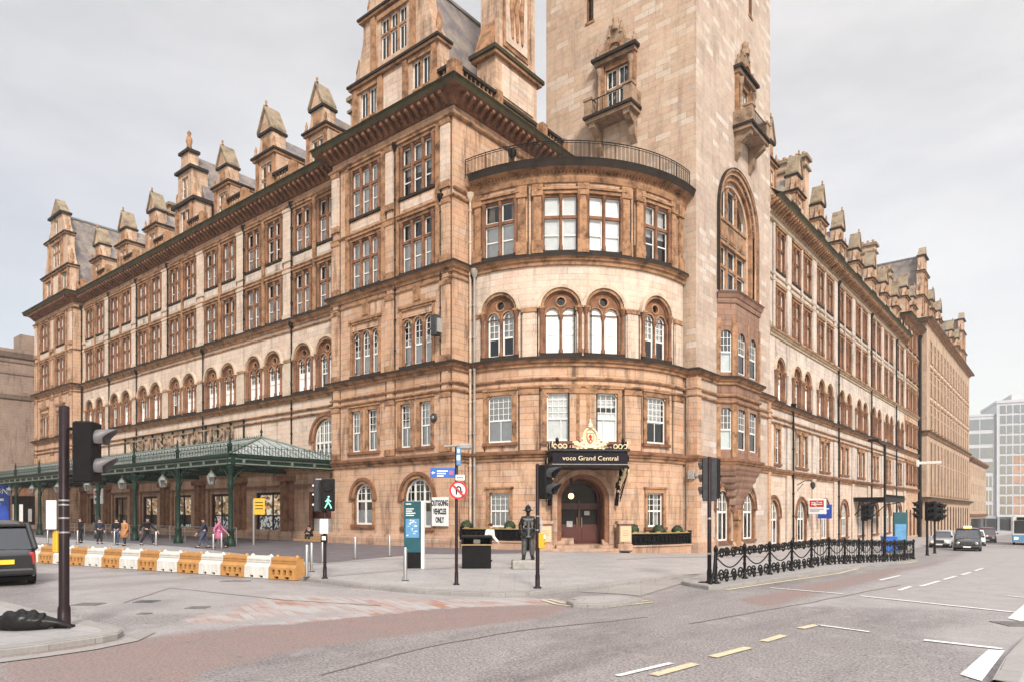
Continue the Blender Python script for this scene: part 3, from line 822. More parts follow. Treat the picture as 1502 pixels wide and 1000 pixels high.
# long wing
BW = 6.86; E0 = -11.7
cks = [E0-BW*(k+.5) for k in range(7)]
ML = fL(1.0)
up = []; arc = []
for c in cks:
    for d in (-1, 1):
        up += [rect(c+d*1.5, 17.1, 1.9, 3.2), rect(c+d*1.5, 21.85, 1.9, 3.2)]
        arc.append(archp(c+d*1.42, 11.3, 2.0, 2.4))
shops = []
for k, c in enumerate(cks):
    if k == 0: shops.append(rect(-14.5, .02, 2.7, 3.7))
    else: shops.append(rect(-20.9 if k == 1 else c, .6, 4.4 if k == 1 else 3.1, 3.2))
lun = archp(-13.75, 6.05, 3.1, 1.4)
mid = wall_part('wall', [(R_(-60.2, -11.5, ZB, 5.6), shops, 2), (R_(-60.2, -11.5, 5.6, 11.0), [lun], 1),
                         (R_(-60.2, -11.5, 11.0, 16.5), arc, 1), (R_(-60.2, -11.5, 16.5, 27.0), up, 0)], ML)
for c in cks:
    for d in (-1, 1):
        place(M2, (c+d*1.5, 1.0, 17.1)); place(M2, (c+d*1.5, 1.0, 21.85)); place(AR2, (c+d*1.42, 1.0, 11.3))
place(GL, (-13.75, 1.0, 6.05))
# near pavilion
PV = fL(0.0); PW = (-8.05, -3.08)
ho = [rect(c, z, 2.75, 3.2) for c in PW for z in (17.1, 21.85)]
tr = [rect(c, 11.3, 2.7, 3.0) for c in PW]
s1 = [rect(x, 6.25, .98, 2.7) for x in (-9.02, -7.33, -4.13, -2.36)]
g0 = [archp(-8.27, 1.4, 1.9, 1.75), archp(-3.05, 1.3, 2.5, 1.75)]
wall_part('wall', [(R_(-11.6, 0, ZB, 5.6), g0, 0), (R_(-11.6, 0, 5.6, 11.0), s1, 0), (R_(-11.6, 0, 11.0, 16.8), tr, 0), (R_(-11.6, 0, 16.8, 27.0), ho, 0)], PV)
for c in PW:
    place(M3, (c, 0, 17.1)); place(M3, (c, 0, 21.85)); place(T3, (c, 0, 11.3))
for x in (-9.02, -7.33, -4.13, -2.36): place(S1, (x, 0, 6.25))
place(G2, (-8.27, 0, 1.4)); place(G25, (-3.05, 0, 1.3))
m = MB(); fx = fR(0.0); m.wall(R_(0, 1.46, ZB, 27.0), [], fx, 0, 0); m.wall(R_(1.46, 12, 21.5, 27.0), [], fx, 0, 0)
fx = lambda s, z, d: (-11.6+d, s, z); m.wall(R_(-1, 0, ZB, 27.0), [], lambda s, z, d: (-11.6, -s, z), 0, 0)
m.build('wall', WM, HB)
# far pavilion
EP = (-69.2, -63.9)
ho = [rect(c, z, 2.2, 3.2) for c in EP for z in (17.1, 21.85)]+[]
tr = [rect(c, 11.3, 2.7, 3.0) for c in EP]
wall_part('wall', [(R_(-72.8, -60.0, ZB, 5.6), [], 0), (R_(-72.8, -60.0, 5.6, 11.0), [], 0), (R_(-72.8, -60.0, 11.0, 16.8), tr, 0), (R_(-72.8, -60.0, 16.8, 27.0), ho, 0)], PV)
for c in EP:
    place(M2e, (c, 0, 17.1)); place(M2e, (c, 0, 21.85)); place(T3, (c, 0, 11.3))
m = MB(); m.wall(R_(0, 1.1, ZB, 27.0), [], fR(-60.0), 0, 0); m.wall(R_(-16, 0, ZB, 27), [], lambda s, z, d: (-72.8, -s, z), 0, 0)
m.build('wall', WM, HB)
# curved bay
PH = [R0*PI/180 for R0 in (13.2, 35.6, 51.0, 73.0)]
SA = [p*AR for p in PH]; SE = AR*PI/2
SG_ = (13.0*PI/180*AR, 72.5*PI/180*AR)
sd = 43.3*PI/180*AR
cuts = [SE*i/40 for i in range(1, 40)]
ub = [rect(s, 17.15, 2.0, 3.25) for s in SA]; ab = [archp(s, 11.3, 2.0, 2.55) for s in SA]
fb = [octp(s, 6.3, 1.62, 2.75) for s in SA]; gb = [rect(s, 1.35, 1.3, 2.0) for s in SG_]
door = archp(sd, -.6, 2.5, 3.5)
wall_part('wall', [(R_(0, SE, ZB, 5.6), gb+[door], 0), (R_(0, SE, 5.6, 11.0), fb, 0), (R_(0, SE, 11.0, 16.8), ab, 1), (R_(0, SE, 16.8, 21.8), ub, 0)], fA, cuts=cuts)
def fpos(s, z, d=0): return fA(s, z, d)
for s in SA:
    p = s/AR
    place(MB2, fA(s, 17.15, 0), p); place(ARB, fA(s, 11.3, 0), p); place(SB, fA(s, 6.3, 0), p)
for s in SG_: place(SG, fA(s, 1.35, 0), s/AR)
# tower
TF = fL(11.08); TR = fR(10.1)
tw_f = [rect(4.5, 28.7, 1.7, 3.3), rect(2.35, 36.0, .55, 2.0), rect(5.0, 37.4, .55, 2.3)]
wall_part('tower_wall', [(R_(-1.4, 10.1, ZB, 50), tw_f, 0)], TF, ['stone_tower', 'stone_pale', 'stone_base', 'trim_red'], .35)
ta = 11.08
tw_r = [archp(17.9, 12.0, 6.4, 10.2, 20), rect(18.8, 28.7, 1.7, 3.3), rect(14.2+1.6, 38.2, .6, 2.6), rect(20.3, 38.0, .6, 2.6),
        archp(15.3, .3, 2.3, 2.2), archp(19.9, .3, 2.3, 2.2)]
wall_part('tower_wall', [(R_(ta, 24.5, ZB, 50), tw_r, 0)], TR, ['stone_tower_right', 'stone_pale', 'stone_base', 'trim_red'], .75)
m = MB()
m.wall(R_(-24.5, -11.08, 20, 50), [], lambda s, z, d: (-1.4, -s, z), 0, 0); m.wall(R_(-10.1, 1.4, 20, 50), [], lambda s, z, d: (-s, 24.5, z), 0, 0)
m.wall(R_(-10.1, -9.4, ZB, 30), [], lambda s, z, d: (-s, 24.5, z), 0, 0)
m.build('tower_wall', ['stone_tower'], HB)
m = MB()   # belfry stage and cap of the tower
m.sweep([(-.1, 49.6), (.35, 50.0), (.7, 50.5), (.7, 51.2), (-.1, 51.3)], [(-1.4, 24.5), (-1.4, 11.08), (10.1, 11.08), (10.1, 24.5), (-1.4, 24.5)], 0)
m.prism([(-1.0, 11.5), (9.7, 11.5), (9.7, 24.1), (-1.0, 24.1)], 51.2, 57, 0, fm=lambda x, z, d: (x, z, d))
m.build('belfry', ['stone_tower'], HB)
# other street wing
RA = fR(9.5); RW = 7.35; RE = 23.35
rks = [RE+RW*(k+.5) for k in range(8)]
up = []; arc = []; sr = []; gr = []
for c in rks:
    for d in (-1, 1):
        if c+d*1.6 < 25.9: continue
        up += [rect(c+d*1.6, 17.1, 1.9, 3.2), rect(c+d*1.6, 21.85, 1.9, 3.2)]
        arc.append(archp(c+d*1.45, 11.3, 2.0, 2.4)); sr.append(rect(c+d*.95, 6.2, 1.15, 2.75))
    gr.append(archp(c, -.35, 2.7, 2.2))
R1E = RE+RW*8
wall_part('wall', [(R_(24.4, R1E, ZB, 5.6), gr, 1), (R_(24.4, R1E, 5.6, 11.0), sr, 4), (R_(24.4, R1E, 11.0, 16.8), arc, 4), (R_(24.4, R1E, 16.8, 27.0), up, 4)], RA)  # paler stone on this wing paints in the sky's bleaching glow
for k, c in enumerate(rks):
    for d in (-1, 1):
        if c+d*1.6 < 25.9: continue
        for z in (17.1, 21.85): place(M2, (9.5, c+d*1.6, z), PI/2)
        place(AR2, (9.5, c+d*1.45, 11.3), PI/2); place(SR, (9.5, c+d*.95, 6.2), PI/2)
    place(GR, (9.5, c, -.35), PI/2, cur=(k != 1))
# taller far part of that wing
R2E = 94.0; r2 = [R1E+2.6, R1E+6.4, R1E+10.0]
r2 = [R1E+1.9+3.0*k for k in range(4)]
ho = [rect(c, z, 1.5, 3.1) for c in r2 for z in (6.4, 12.0, 17.1, 21.85, 26.2)]
wall_part('wall', [(R_(R1E, R2E, ZB-1, 30.2), ho+[archp(c, -1.2, 1.7, 3.0) for c in r2], 0)], RA)
M15 = P_mull(1.5, 3.1, 2)
for c in r2:
    for z in (6.4, 12.0, 17.1, 21.85, 26.2): place(M15, (9.5, c, z), PI/2)
RB = fR(10.6)
r3 = [98.2+3.75*k for k in range(14)]
ho = [rect(c, z, 1.9, h) for c in r3 for z, h in ((5.2, 8.2), (15.6, 3.6), (20.8, 3.6), (26.0, 3.4))]
wall_part('wall', [(R_(R2E, 150, ZB-1.5, 32.6), ho+[archp(c, -2.2, 1.9, 4.6) for c in r3], 5)], RB, WM+['stone_far'], depth=.10)
m = MB(); m.wall(R_(-10.6, -9.4, ZB-2, 32.6), [], lambda s, z, d: (-s, R2E, z), 0, 0); m.wall(R_(-10.6, 2, ZB-2, 32.6), [], lambda s, z, d: (-s, 150, z), 0, 0); m.build('wall', ['stone_far'], HB)
for c in r3:
    m = MB()
    for z, h in ((5.2, 8.2), (15.6, 3.6), (20.8, 3.6), (26.0, 3.4)):
        m.fbox(RB, c-.06, c+.06, z, z+h, .0, .085, 0)
        m.fbox(RB, c-.95, c+.95, z+h*.62-.09, z+h*.62+.09, .01, .08, 0)
        m.fbox(RB, c-1.3, c+1.3, z-.25, z-.001, -.14, .02, 1)
    m.build('mullions', ['stone_far', 'trim'], HB)
    m = MB(); m.fbox(RB, c-1.88-.3, c-1.88+.3, 4.6, 31.4, -.08, .05, 0); m.build('pilaster', ['stone_far'], HB)
    for zz in (14.2, 19.6, 24.8): fitting('lintel', RB, [(c-1.3, c+1.3, zz, zz+.4, -.14, .02, 0), (c-1.2, c+1.2, zz+.4, zz+.9, -.06, .02, 4)])
g = MB()
g.fbox(RB, R2E+1, 149, -2.0, 31.0, .09, .11, 0)
g.build('window_glazing', ['glass_dark'], HB)
for z, p in ((32.2, .9), (14.9, .45), (4.6, .7)):
    m = MB(); m.sweep([(-.05, z-.7), (.15, z-.7), (.3, z-.4), (p, z-.3), (p, z), (-.05, z+.05)], [(9.5, R2E), (10.6, R2E), (10.6, 150), (2, 150)], [0, 0, 0, 1, 1, 0]); m.build('cornice', ['trim', 'mossy'], HB)

# ---------------------------------------------------------------- string courses and cornices
arcpath = [fA(SE*i/36, 0, 0)[:2] for i in range(37)]
pathL = [(-72.8, 14), (-72.8, 0), (-60.0, 0), (-60.0, 1), (-11.6, 1), (-11.6, 0), (0, 0), (0, 1.44)]
orl = [(10.1, 14.3), (11.0, 15.15), (11.0, 19.6), (10.1, 20.45)]
pathT = [(9.35, 11.08), (10.1, 11.08)]
pathR = [(10.1, 24.5), (9.5, 24.5), (9.5, R2E)]
full = pathL+arcpath+pathT+orl+pathR
upto = pathL+arcpath
def string(name, path, zt, h, p, mats=('trim', 'soot_and_shade'), parent=None):
    m = MB()
    m.sweep([(-.06, zt-h), (p*.28, zt-h), (p*.34, zt-h*.72), (p*.62, zt-h*.62), (p*.72, zt-h*.42), (p, zt-h*.36), (p, zt-.06), (p*.6, zt+.0), (-.06, zt+.04)], path, [0, 0, 0, 0, 0, 1, 1, 1, 0])
    return m.build(name, list(mats), HB)
string('string_course', full, Z2+.03, .55, .42, ('trim', 'soot_and_shade'))
string('string_course', full, Z1, .55, .34, ('trim', 'trim_red'))
string('string_course', upto, Z3, .62, .42)
string('string_course', pathR, Z3, .6, .36, ('trim_white', 'trim'))
def fillet(path, z0, z1, p, mat='trim', name='moulding'):
    m = MB(); m.sweep([(-.05, z0), (p*.6, z0), (p, z0+(z1-z0)*.5), (p, z1), (-.05, z1+.02)], path, 0); return m.build(name, [mat], HB)
for z in (9.35, 9.78): fillet(full, z, z+.16, .16)
fillet([(0, 0), (0, 1.44)]+arcpath, 21.15, 21.32, .16); fillet(pathL, 15.95, 16.1, .10); fillet(pathL, 25.42, 25.6, .22); fillet([(0, 1.4), (0, 11.08)], 25.42, 25.6, .2)
fillet(pathL, 20.72, 20.86, .14); fillet(pathR, 25.42, 25.6, .22, 'trim_white'); fillet(pathR, 21.2, 21.34, .14, 'trim_white'); fillet(pathR, 20.75, 20.87, .12, 'trim_white')
# plinth
m = MB(); m.sweep([(-.05, ZB), (.28, ZB), (.28, .55), (.16, .8), (-.05, .85)], [(-60, 1), (-11.6, 1), (-11.6, 0), (0, 0), (0, 1.44)], 0)
m.sweep([(-.05, ZB), (.25, ZB), (.25, .45), (.12, .7), (-.05, .75)], arcpath[:17], 0)
m.sweep([(-.05, ZB), (.25, ZB), (.25, .35), (.12, .6), (-.05, .65)], arcpath[20:]+pathT+[(10.1, 13.9)], 0)
m.sweep([(-.05, ZB), (.25, ZB), (.25, -.0), (.12, .2), (-.05, .25)], [(10.1, 16.6), (10.1, 18.5)], 0)
m.build('plinth', ['stone_base'], HB)
# entablature fascia between 1st floor head and string
CORN = [(-.06, 26.1), (.14, 26.1), (.22, 26.3), (.34, 26.45), (.34, 26.62), (.98, 26.70), (1.04, 26.95), (1.14, 27.1), (.9, 27.16), (-.06, 27.2)]
CMI = [0, 0, 0, 0, 0, 1, 1, 1, 1, 0]
m = MB(); m.sweep(CORN, pathL[:-1]+[(0, 11.08)], CMI); m.build('cornice', ['trim_red', 'mossy'], HB)  # darker trim paints in the shade under the cornice
m = MB(); m.sweep(CORN, [(10.1, 24.5), (9.5, 24.5), (9.5, R1E)], CMI); m.build('cornice', ['trim_white', 'mossy'], HB)
m = MB(); m.sweep([(o, z+3.3) for o, z in CORN], [(9.0, R1E), (9.5, R1E), (9.5, R2E)], CMI); m.build('cornice', ['trim', 'mossy'], HB)
def modillions(path, z0, z1, out0, out1, step=.58, w=.2, mat='trim_red', nm='modillions'):  # default bracket colour is dark to stand in for soffit shade
    m = MB()
    if nm == 'modillions' and len(path) > 2:
        for a in zip(path, path[1:]): modillions(a, z0, z1, out0, out1, step, w, mat)
        return
    for p0, p1 in zip(path, path[1:]):
        p0 = Vector(p0); p1 = Vector(p1); L = (p1-p0).length; d = (p1-p0)/max(L, 1e-6); nr = Vector((d.y, -d.x))
        k = int(L/step)
        for i in range(k):
            c = p0+d*(L/k)*(i+.5)
            q = [(out0, z0), (out0+.18, z0), (out1*.72, z0+(z1-z0)*.45), (out1, z0+(z1-z0)*.6), (out1, z1), (out0, z1)]
            M = Matrix(((d.x, nr.x, 0, c.x), (d.y, nr.y, 0, c.y), (0, 0, 1, 0), (0, 0, 0, 1)))
            o = m.T; m.T = M
            m.prism(q, -w/2, w/2, 0, fm=lambda x, z, dd: (dd, x, z)); m.T = o
    return m.build(nm, [mat], HB)
modillions([(-72.8, 0), (-60.0, 0)], 26.12, 26.66, .1, .9); modillions([(-60, 1), (-11.6, 1)], 26.12, 26.66, .1, .9)
modillions([(-11.6, 0), (0, 0), (0, 11.08)], 26.12, 26.66, .1, .9); modillions([(9.5, 24.5), (9.5, R1E)], 26.12, 26.66, .1, .9, mat='trim')
modillions(arcpath, 21.42, 21.62, .02, .34, .2, .09, 'trim', 'dentils')
# bay cornice with terrace
m = MB(); m.sweep([(-.06, 21.05), (.1, 21.05), (.18, 21.3), (.2, 21.6), (.62, 21.72), (.72, 22.0), (.78, 22.12), (.5, 22.2), (-.06, 22.22)], [(0, 1.3)]+arcpath+[(9.35, 11.06)], [0, 0, 0, 0, 1, 1, 1, 1, 0]); m.build('cornice', ['trim', 'soot_and_shade'], HB)
m = MB(); pp = [(x, y) for x, y in arcpath]+[(9.3, 11.08), (0, 11.08)]; m.prism(pp, 21.7, 22.15, 0, fm=lambda x, z, d: (x, z, d)); m.build('terrace', ['lead'], HB)
m = MB()
rp = [fA(SE*i/60, 0, -.45) for i in range(61)]
for z in (22.3, 23.1, 23.22): m.tube([(x, y, z) for x, y, _ in rp], .02 if z < 23.2 else .03, 6)
for i, (x, y, _) in enumerate(rp):
    m.tube([(x, y, 22.1), (x, y, 23.22)], .026 if i % 6 == 0 else .012, 5)
for i in range(120):
    x, y, _ = fA(SE*(i+.5)/120, 0, -.45); m.tube([(x, y, 22.3), (x, y, 23.1)], .010, 4)
m.build('terrace_railing', ['iron_black'], HB)
# ---------------------------------------------------------------- pilasters, panels, quoins, pipes
for k in range(8):
    e = E0-BW*k; bx = []; w = .54
    for z0, z1 in ((17.0, 20.7), (21.35, 25.4)):
        bx += [(e-w, e+w, z0, z1, -.14, .02, 1), (e-w-.05, e+w+.05, z1-.22, z1, -.19, .02, 2), (e-w-.05, e+w+.05, z0, z0+.3, -.19, .02, 2)]
    bx += [(e-w+.1, e+w-.1, 20.69, 21.36, -.12, .02, 1)]
    fitting('pilaster', ML, bx)
    fitting('arcade_pier', ML, [(e-.42, e+.42, 11.1, 13.7, -.10, .02, 2), (e-.48, e+.48, 13.7, 13.9, -.16, .02, 0)])
for c in cks:
    fitting('shaft', ML, [(c-.16, c+.16, 17.0, 25.4, -.12, .02, 0)])
    for d in (-1, 1):
        x = c+d*1.5
        fitting('panel', ML, [(x-1.18, x+1.18, 20.93, 21.63, -.05, .02, 2), (x-1.02, x+1.02, 21.05, 21.51, -.07, .02, 4)])
for b0, cs, ed in ((0, PW, (-11.2, -5.56, -.62)), (0, EP, (-72.3, -66.5, -60.6))):
    f = fL(b0)
    for e in ed:
        w = .36; bx = []
        for z0, z1 in ((17.0, 20.7), (21.35, 25.4), (11.1, 15.9), (5.8, 9.3)):
            bx += [(e-w, e+w, z0, z1, -.13, .02, 1 if z0 > 20 else 3), (e-w-.05, e+w+.05, z1-.28, z1, -.18, .02, 0), (e-w-.05, e+w+.05, z0, z0+.4, -.18, .02, 0)]
        bx += [(e-w+.1, e+w-.1, 5.7, 25.3, -.08, .02, 3)]
        fitting('pilaster', f, bx)
    for c in cs:
        for d in (-1, 1):
            fitting('shaft', f, [(c+d*1.85-.2, c+d*1.85+.2, 17.0, 25.4, -.10, .02, 0)])
        fitting('panel', f, [(c-1.55, c+1.55, 20.9, 21.62, -.05, .02, 3), (c-1.4, c+1.4, 21.02, 21.5, -.07, .02, 1)])
        fitting('panel', f, [(c-1.3, c+1.3, 16.12, 16.32, -.05, .02, 0), (c-.3, c+.3, 15.2, 16.13, -.09, .02, 0)])
dg = PI/180*AR
for ph in (4.2, 21.8, 27.5, 43.3, 59.2, 64.8, 82.0, 87.0):
    s = ph*dg; w = .22
    fitting('pilaster', fA, [(s-w, s+w, 17.0, 20.95, -.16, .02, 0), (s-w-.1, s+w+.1, 17.0, 17.75, -.24, .02, 0), (s-w-.1, s+w+.1, 20.3, 20.95, -.24, .02, 0)])
for ph in (3, 24.4, 43.3, 62, 86):
    s = ph*dg; w = .75 if ph == 43.3 else .55
    fitting('pilaster', fA, [(s-w, s+w, 5.8, 9.2, -.10, .02, 3), (s-w-.04, s+w+.04, 9.0, 9.3, -.16, .02, 0)], 4)
    fitting('arcade_pier', fA, [(s-.36, s+.36, 11.15, 13.9, -.08, .02, 1), (s-.45, s+.45, 13.7, 13.95, -.14, .02, 0)], 2)
for k in range(9):
    e = RE+RW*k
    if e < 25: continue
    fitting('pilaster', RA, [(e-.5, e+.5, 17.0, 20.7, -.16, .02, 4), (e-.4, e+.4, 20.69, 21.36, -.12, .02, 4), (e-.5, e+.5, 21.35, 25.4, -.16, .02, 4)])
    fitting('arcade_pier', RA, [(e-.4, e+.4, 11.1, 13.7, -.12, .02, 4)]); fitting('pilaster', RA, [(e-.5, e+.5, 5.8, 9.3, -.12, .02, 4)]); fitting('pilaster', RA, [(e-.55, e+.55, -3, 5.3, -.12, .02, 1)])
for c in rks:
    if c > 26: fitting('shaft', RA, [(c-.16, c+.16, 17.0, 25.4, -.12, .02, 4)])
    for d in (-1, 1):
        x = c+d*1.6
        if x > 26:
            fitting('panel', RA, [(x-1.2, x+1.2, 20.92, 21.12, -.05, .02, 4), (x-1.1, x+1.1, 21.1, 21.37, -.03, .02, 4), (x-1.15, x+1.15, 21.36, 21.68, -.05, .02, 4)])
            fitting('lintel', RA, [(c+d*.95-.72, c+d*.95+.72, 9.0, 9.3, -.12, .02, 0)])
def pipe(pts, r=.075, mat='iron_black'):
    m = MB(); m.tube(pts, r, 8)
    z0, z1 = pts[-1][2], pts[0][2]
    z = z0+1
    while z < z1: m.lathe([(r+.03, -.06), (r+.03, .06)], (pts[-1][0], pts[-1][1], z), 8); z += 1.9
    m.lathe([(r, -.1), (r+.17, .25), (r+.17, .45)], pts[0], 8)
    return m.build('drainpipe', [mat], HB)
pipe([(.22, 1.22, 20.8), (.22, 1.22, .2)], .075, 'trim_pale'); pipe([(.52, 1.26, 16.2), (.52, 1.26, .2)], .075, 'concrete'); pipe([(.37, 1.34, 16.0), (.37, 1.34, .2)], .05, 'iron_black')
pipe([(1.0, 1.3, 26.2), (.25, 5.2, 25.0), (.25, 5.2, 22.3)][1:], .09, 'iron_black')
for k in (1, 2, 4, 5, 6): pipe([(E0-BW*k+.62, .86, 25.3), (E0-BW*k+.62, .86, 17.1)], .06)
for k in (0, 1, 3, 5, 6): pipe([(-11.9 if k == 0 else E0-BW*k+.62, .86, 16.2), (-11.9 if k == 0 else E0-BW*k+.62, .86, 7.2)], .06)
pipe([(-59.75, .8, 25.3), (-59.75, .8, 6)], .09, 'iron_black')
for k, zt in ((1, 11), (3, 25.2), (5, 25.2), (6, 11), (7, 25)): pipe([(9.62+.1, RE+RW*k+.72, zt), (9.62+.1, RE+RW*k+.72, -1)], .085, 'iron_black' if k % 2 else 'concrete')
pipe([(-.95, -.12, 20.6), (-.95, -.12, 11.4)], .04); pipe([(-5.0, -.12, 25.0), (-5.0, -.12, 11.4)], .04); pipe([(9.75, R2E-.6, 29), (9.75, R2E-.6, -2)], .25, 'iron_black')
# cloth of moss / ledge stains left to the material; rustication lines on the near ground floor
# ---------------------------------------------------------------- oriel and great arch on the tower
m = MB()
of = [(10.1, 14.3), (11.0, 15.15), (11.0, 19.6), (10.1, 20.45)]
def oriel_face(p0, p1):
    p0 = Vector(p0); p1 = Vector(p1); L = (p1-p0).length; d = (p1-p0)/L; nr = Vector((d.y, -d.x))
    return L, (lambda s, z, dd: (p0.x+d.x*s-nr.x*dd, p0.y+d.y*s-nr.y*dd, z)), math.atan2(d.y, d.x)
for i in range(3):
    L, f, an = oriel_face(of[i], of[i+1])
    cs = [L/2] if i != 1 else [L*.27, L*.73]
    w = .78 if i != 1 else 1.35
    hs = []
    for c in cs:
        hs += [octp(c, 6.35, w, 2.7, .18), archp(c, 11.4, w, 2.35-w/2+.4, 10)]
    m.wall(R_(0, L, 5.2, 16.0), hs, f, .25, 0, 2)
    for c in cs:
        for z, h in ((6.35, 2.7), (11.4, 2.75)):
            gl = MB(); wf = MB()
            wf.fbox(f, c-w/2, c-w/2+.07, z, z+h-.2, .1, .16); wf.fbox(f, c+w/2-.07, c+w/2, z, z+h-.2, .1, .16)
            wf.fbox(f, c-w/2+.07, c+w/2-.07, z+h*.48-.05, z+h*.48+.05, .09, .17); wf.fbox(f, c-w/2+.07, c+w/2-.07, z, z+.1, .1, .16)
            nb = 3 if i != 1 else 4
            for q in range(1, nb): wf.fbox(f, c-w/2+w*q/nb-.015, c-w/2+w*q/nb+.015, z+h*.48, z+h-.04, .12, .15)
            for q in (.65, .82): wf.fbox(f, c-w/2+.07, c+w/2-.07, z+h*q-.015, z+h*q+.015, .119, .151)
            gl.fbox(f, c-w/2, c+w/2, z, z+h, .13, .14)
            q_ = wf.build('oriel_window', ['white_paint'], HB); gl.build('pane', ['glass'], q_)
            if z > 10 or i != 1: gl = MB(); gl.fbox(f, c-w/2, c+w/2, z, z+h*.5, .24, .25); gl.build('curtain', ['cloth_white'], q_)
    for s in ((0.1, L-.1) if i != 1 else (.1, L/2, L-.1)):
        for z0, z1 in ((5.8, 9.3), (11.15, 14.9)): m.fbox(f, s-.13, s+.13, z0, z1, -.07, .02, 1)
m.build('oriel', ['stone_red', 'trim', 'trim_red'], HB)
opath = [(10.1, 14.3), (11.0, 15.15), (11.0, 19.6), (10.1, 20.45)]
m = MB()
for z0, z1, p in ((15.9, 16.2, .12), (16.2, 16.45, .28), (16.45, 16.6, .36)):
    m.sweep([(-.3, z0), (p*.6, z0), (p, z1), (-.3, z1)], opath, 0)
def shrink(k): 
    cx, cy = 10.1, 17.37
    return [(cx+(x-cx)*k, cy+(y-cy)*k) for x, y in opath]
zz = 5.3
for k, dz in ((1.0, .35), (.92, .3), (.80, .45), (.66, .4), (.5, .5), (.34, .6), (.2, .5)):
    m.sweep([(-1.2*k, zz-dz), (.0, zz-dz), (.10, zz-dz*.5), (.14, zz), (-1.2*k, zz)], shrink(k), 0); zz -= dz
fitting('corbel_shaft', TR, [(17.05, 17.7, -.6, zz+.1, -.32, .02, 0), (16.95, 17.8, zz-.5, zz+.2, -.4, .02, 0)])
m2_ = MB(); m2_.prism([(10.1, 14.2), (11.1, 15.1), (11.1, 19.65), (10.1, 20.5)], 16.55, 16.75, 0, fm=lambda x, z, d: (x, z, d)); m2_.build('oriel_roof', ['lead'], HB)
m.build('oriel_corbel', ['stone_red', 'lead'], HB)
m = MB()
for q, (r0, r1, d0, d1, mi) in enumerate(((3.2, 3.42, -.06, .1, 1), (3.42, 3.56, -.20, .05, 0), (3.56, 3.62, -.22, .05, 2), (2.85, 3.19, .12, .5, 0), (2.5, 2.84, .34, .74, 1))):
    m.arcband(TR, 17.9, 22.2, r0, r1, d0, d1, mi, 28)
    for sx in (-1, 1):
        a, b = 17.9+sx*r0, 17.9+sx*r1
        m.fbox(TR, min(a, b), max(a, b), 16.6, 22.2, d0, d1, mi)
for x in (-.85, .85): m.fbox(TR, 17.9+x-.13, 17.9+x+.13, 16.6, 24.6, .42, .72, 0)
m.fbox(TR, 15.4, 20.4, 20.6, 22.0, .40, .70, 3)
for x_ in (15.7, 17.3, 18.9): m.fbox(TR, x_, x_+1.25, 20.75, 21.85, .34, .41, 3); m.fbox(TR, x_+.12, x_+1.13, 20.87, 21.73, .31, .35, 0)
m.fbox(TR, 15.4, 20.4, 22.0, 22.2, .3, .7, 0); m.fbox(TR, 15.4, 20.4, 20.4, 20.6, .3, .7, 0)
m.fbox(TR, 15.4, 20.4, 18.9, 19.1, .45, .71, 0); m.fbox(TR, 15.4, 20.4, 16.5, 16.9, .2, .71, 0)
for x in (15.9, 17.9, 19.9):
    m.arcband(TR, x if x != 17.9 else 17.9, 24.3, .62, .78, .4, .7, 0, 12)
m.build('great_arch', ['trim', 'gable_stone', 'soot_and_shade', 'carved'], HB)
m = MB(); 
for x0, x1 in ((15.5, 16.9), (17.2, 18.6), (18.9, 20.3)):
    for z0, z1 in ((16.9, 18.9), (19.1, 20.4), (22.2, 24.6)):
        m = MB()
        for a in (x0, x1-.07): m.fbox(TR, a, a+.07, z0, z1, .56, .62)
        m.fbox(TR, x0+.07, x1-.07, z0, z0+.08, .56, .62); m.fbox(TR, x0+.07, x1-.07, z1-.08, z1, .56, .62)
        m.build('sash', ['white_paint'], HB)
m = MB(); pts = archp(17.9, 12.0, 6.38, 10.2, 20); m.add([TR(s, z, .66) for s, z in pts], [list(range(len(pts)))]); m.build('pane', ['glass'], HB)
for s in (15.3, 19.9):
    o = inst(GR['stone'], 'arched_window', HB, (10.1, s, .3), PI/2); o.scale = (.85, 1, .98)
    inst(GR['sash'], 'sash', o); inst(GR['pane'], 'pane', o)
fitting('quoins', TR, [(11.1, 11.6, ZB, 10.9, -.12, .02, 3)]); fitting('quoins', TR, [(23.9, 24.4, ZB, 10.9, -.12, .02, 3)]); fitting('quoins', TF, [(9.5, 10.22, ZB, 10.9, -.12, .02, 3)])
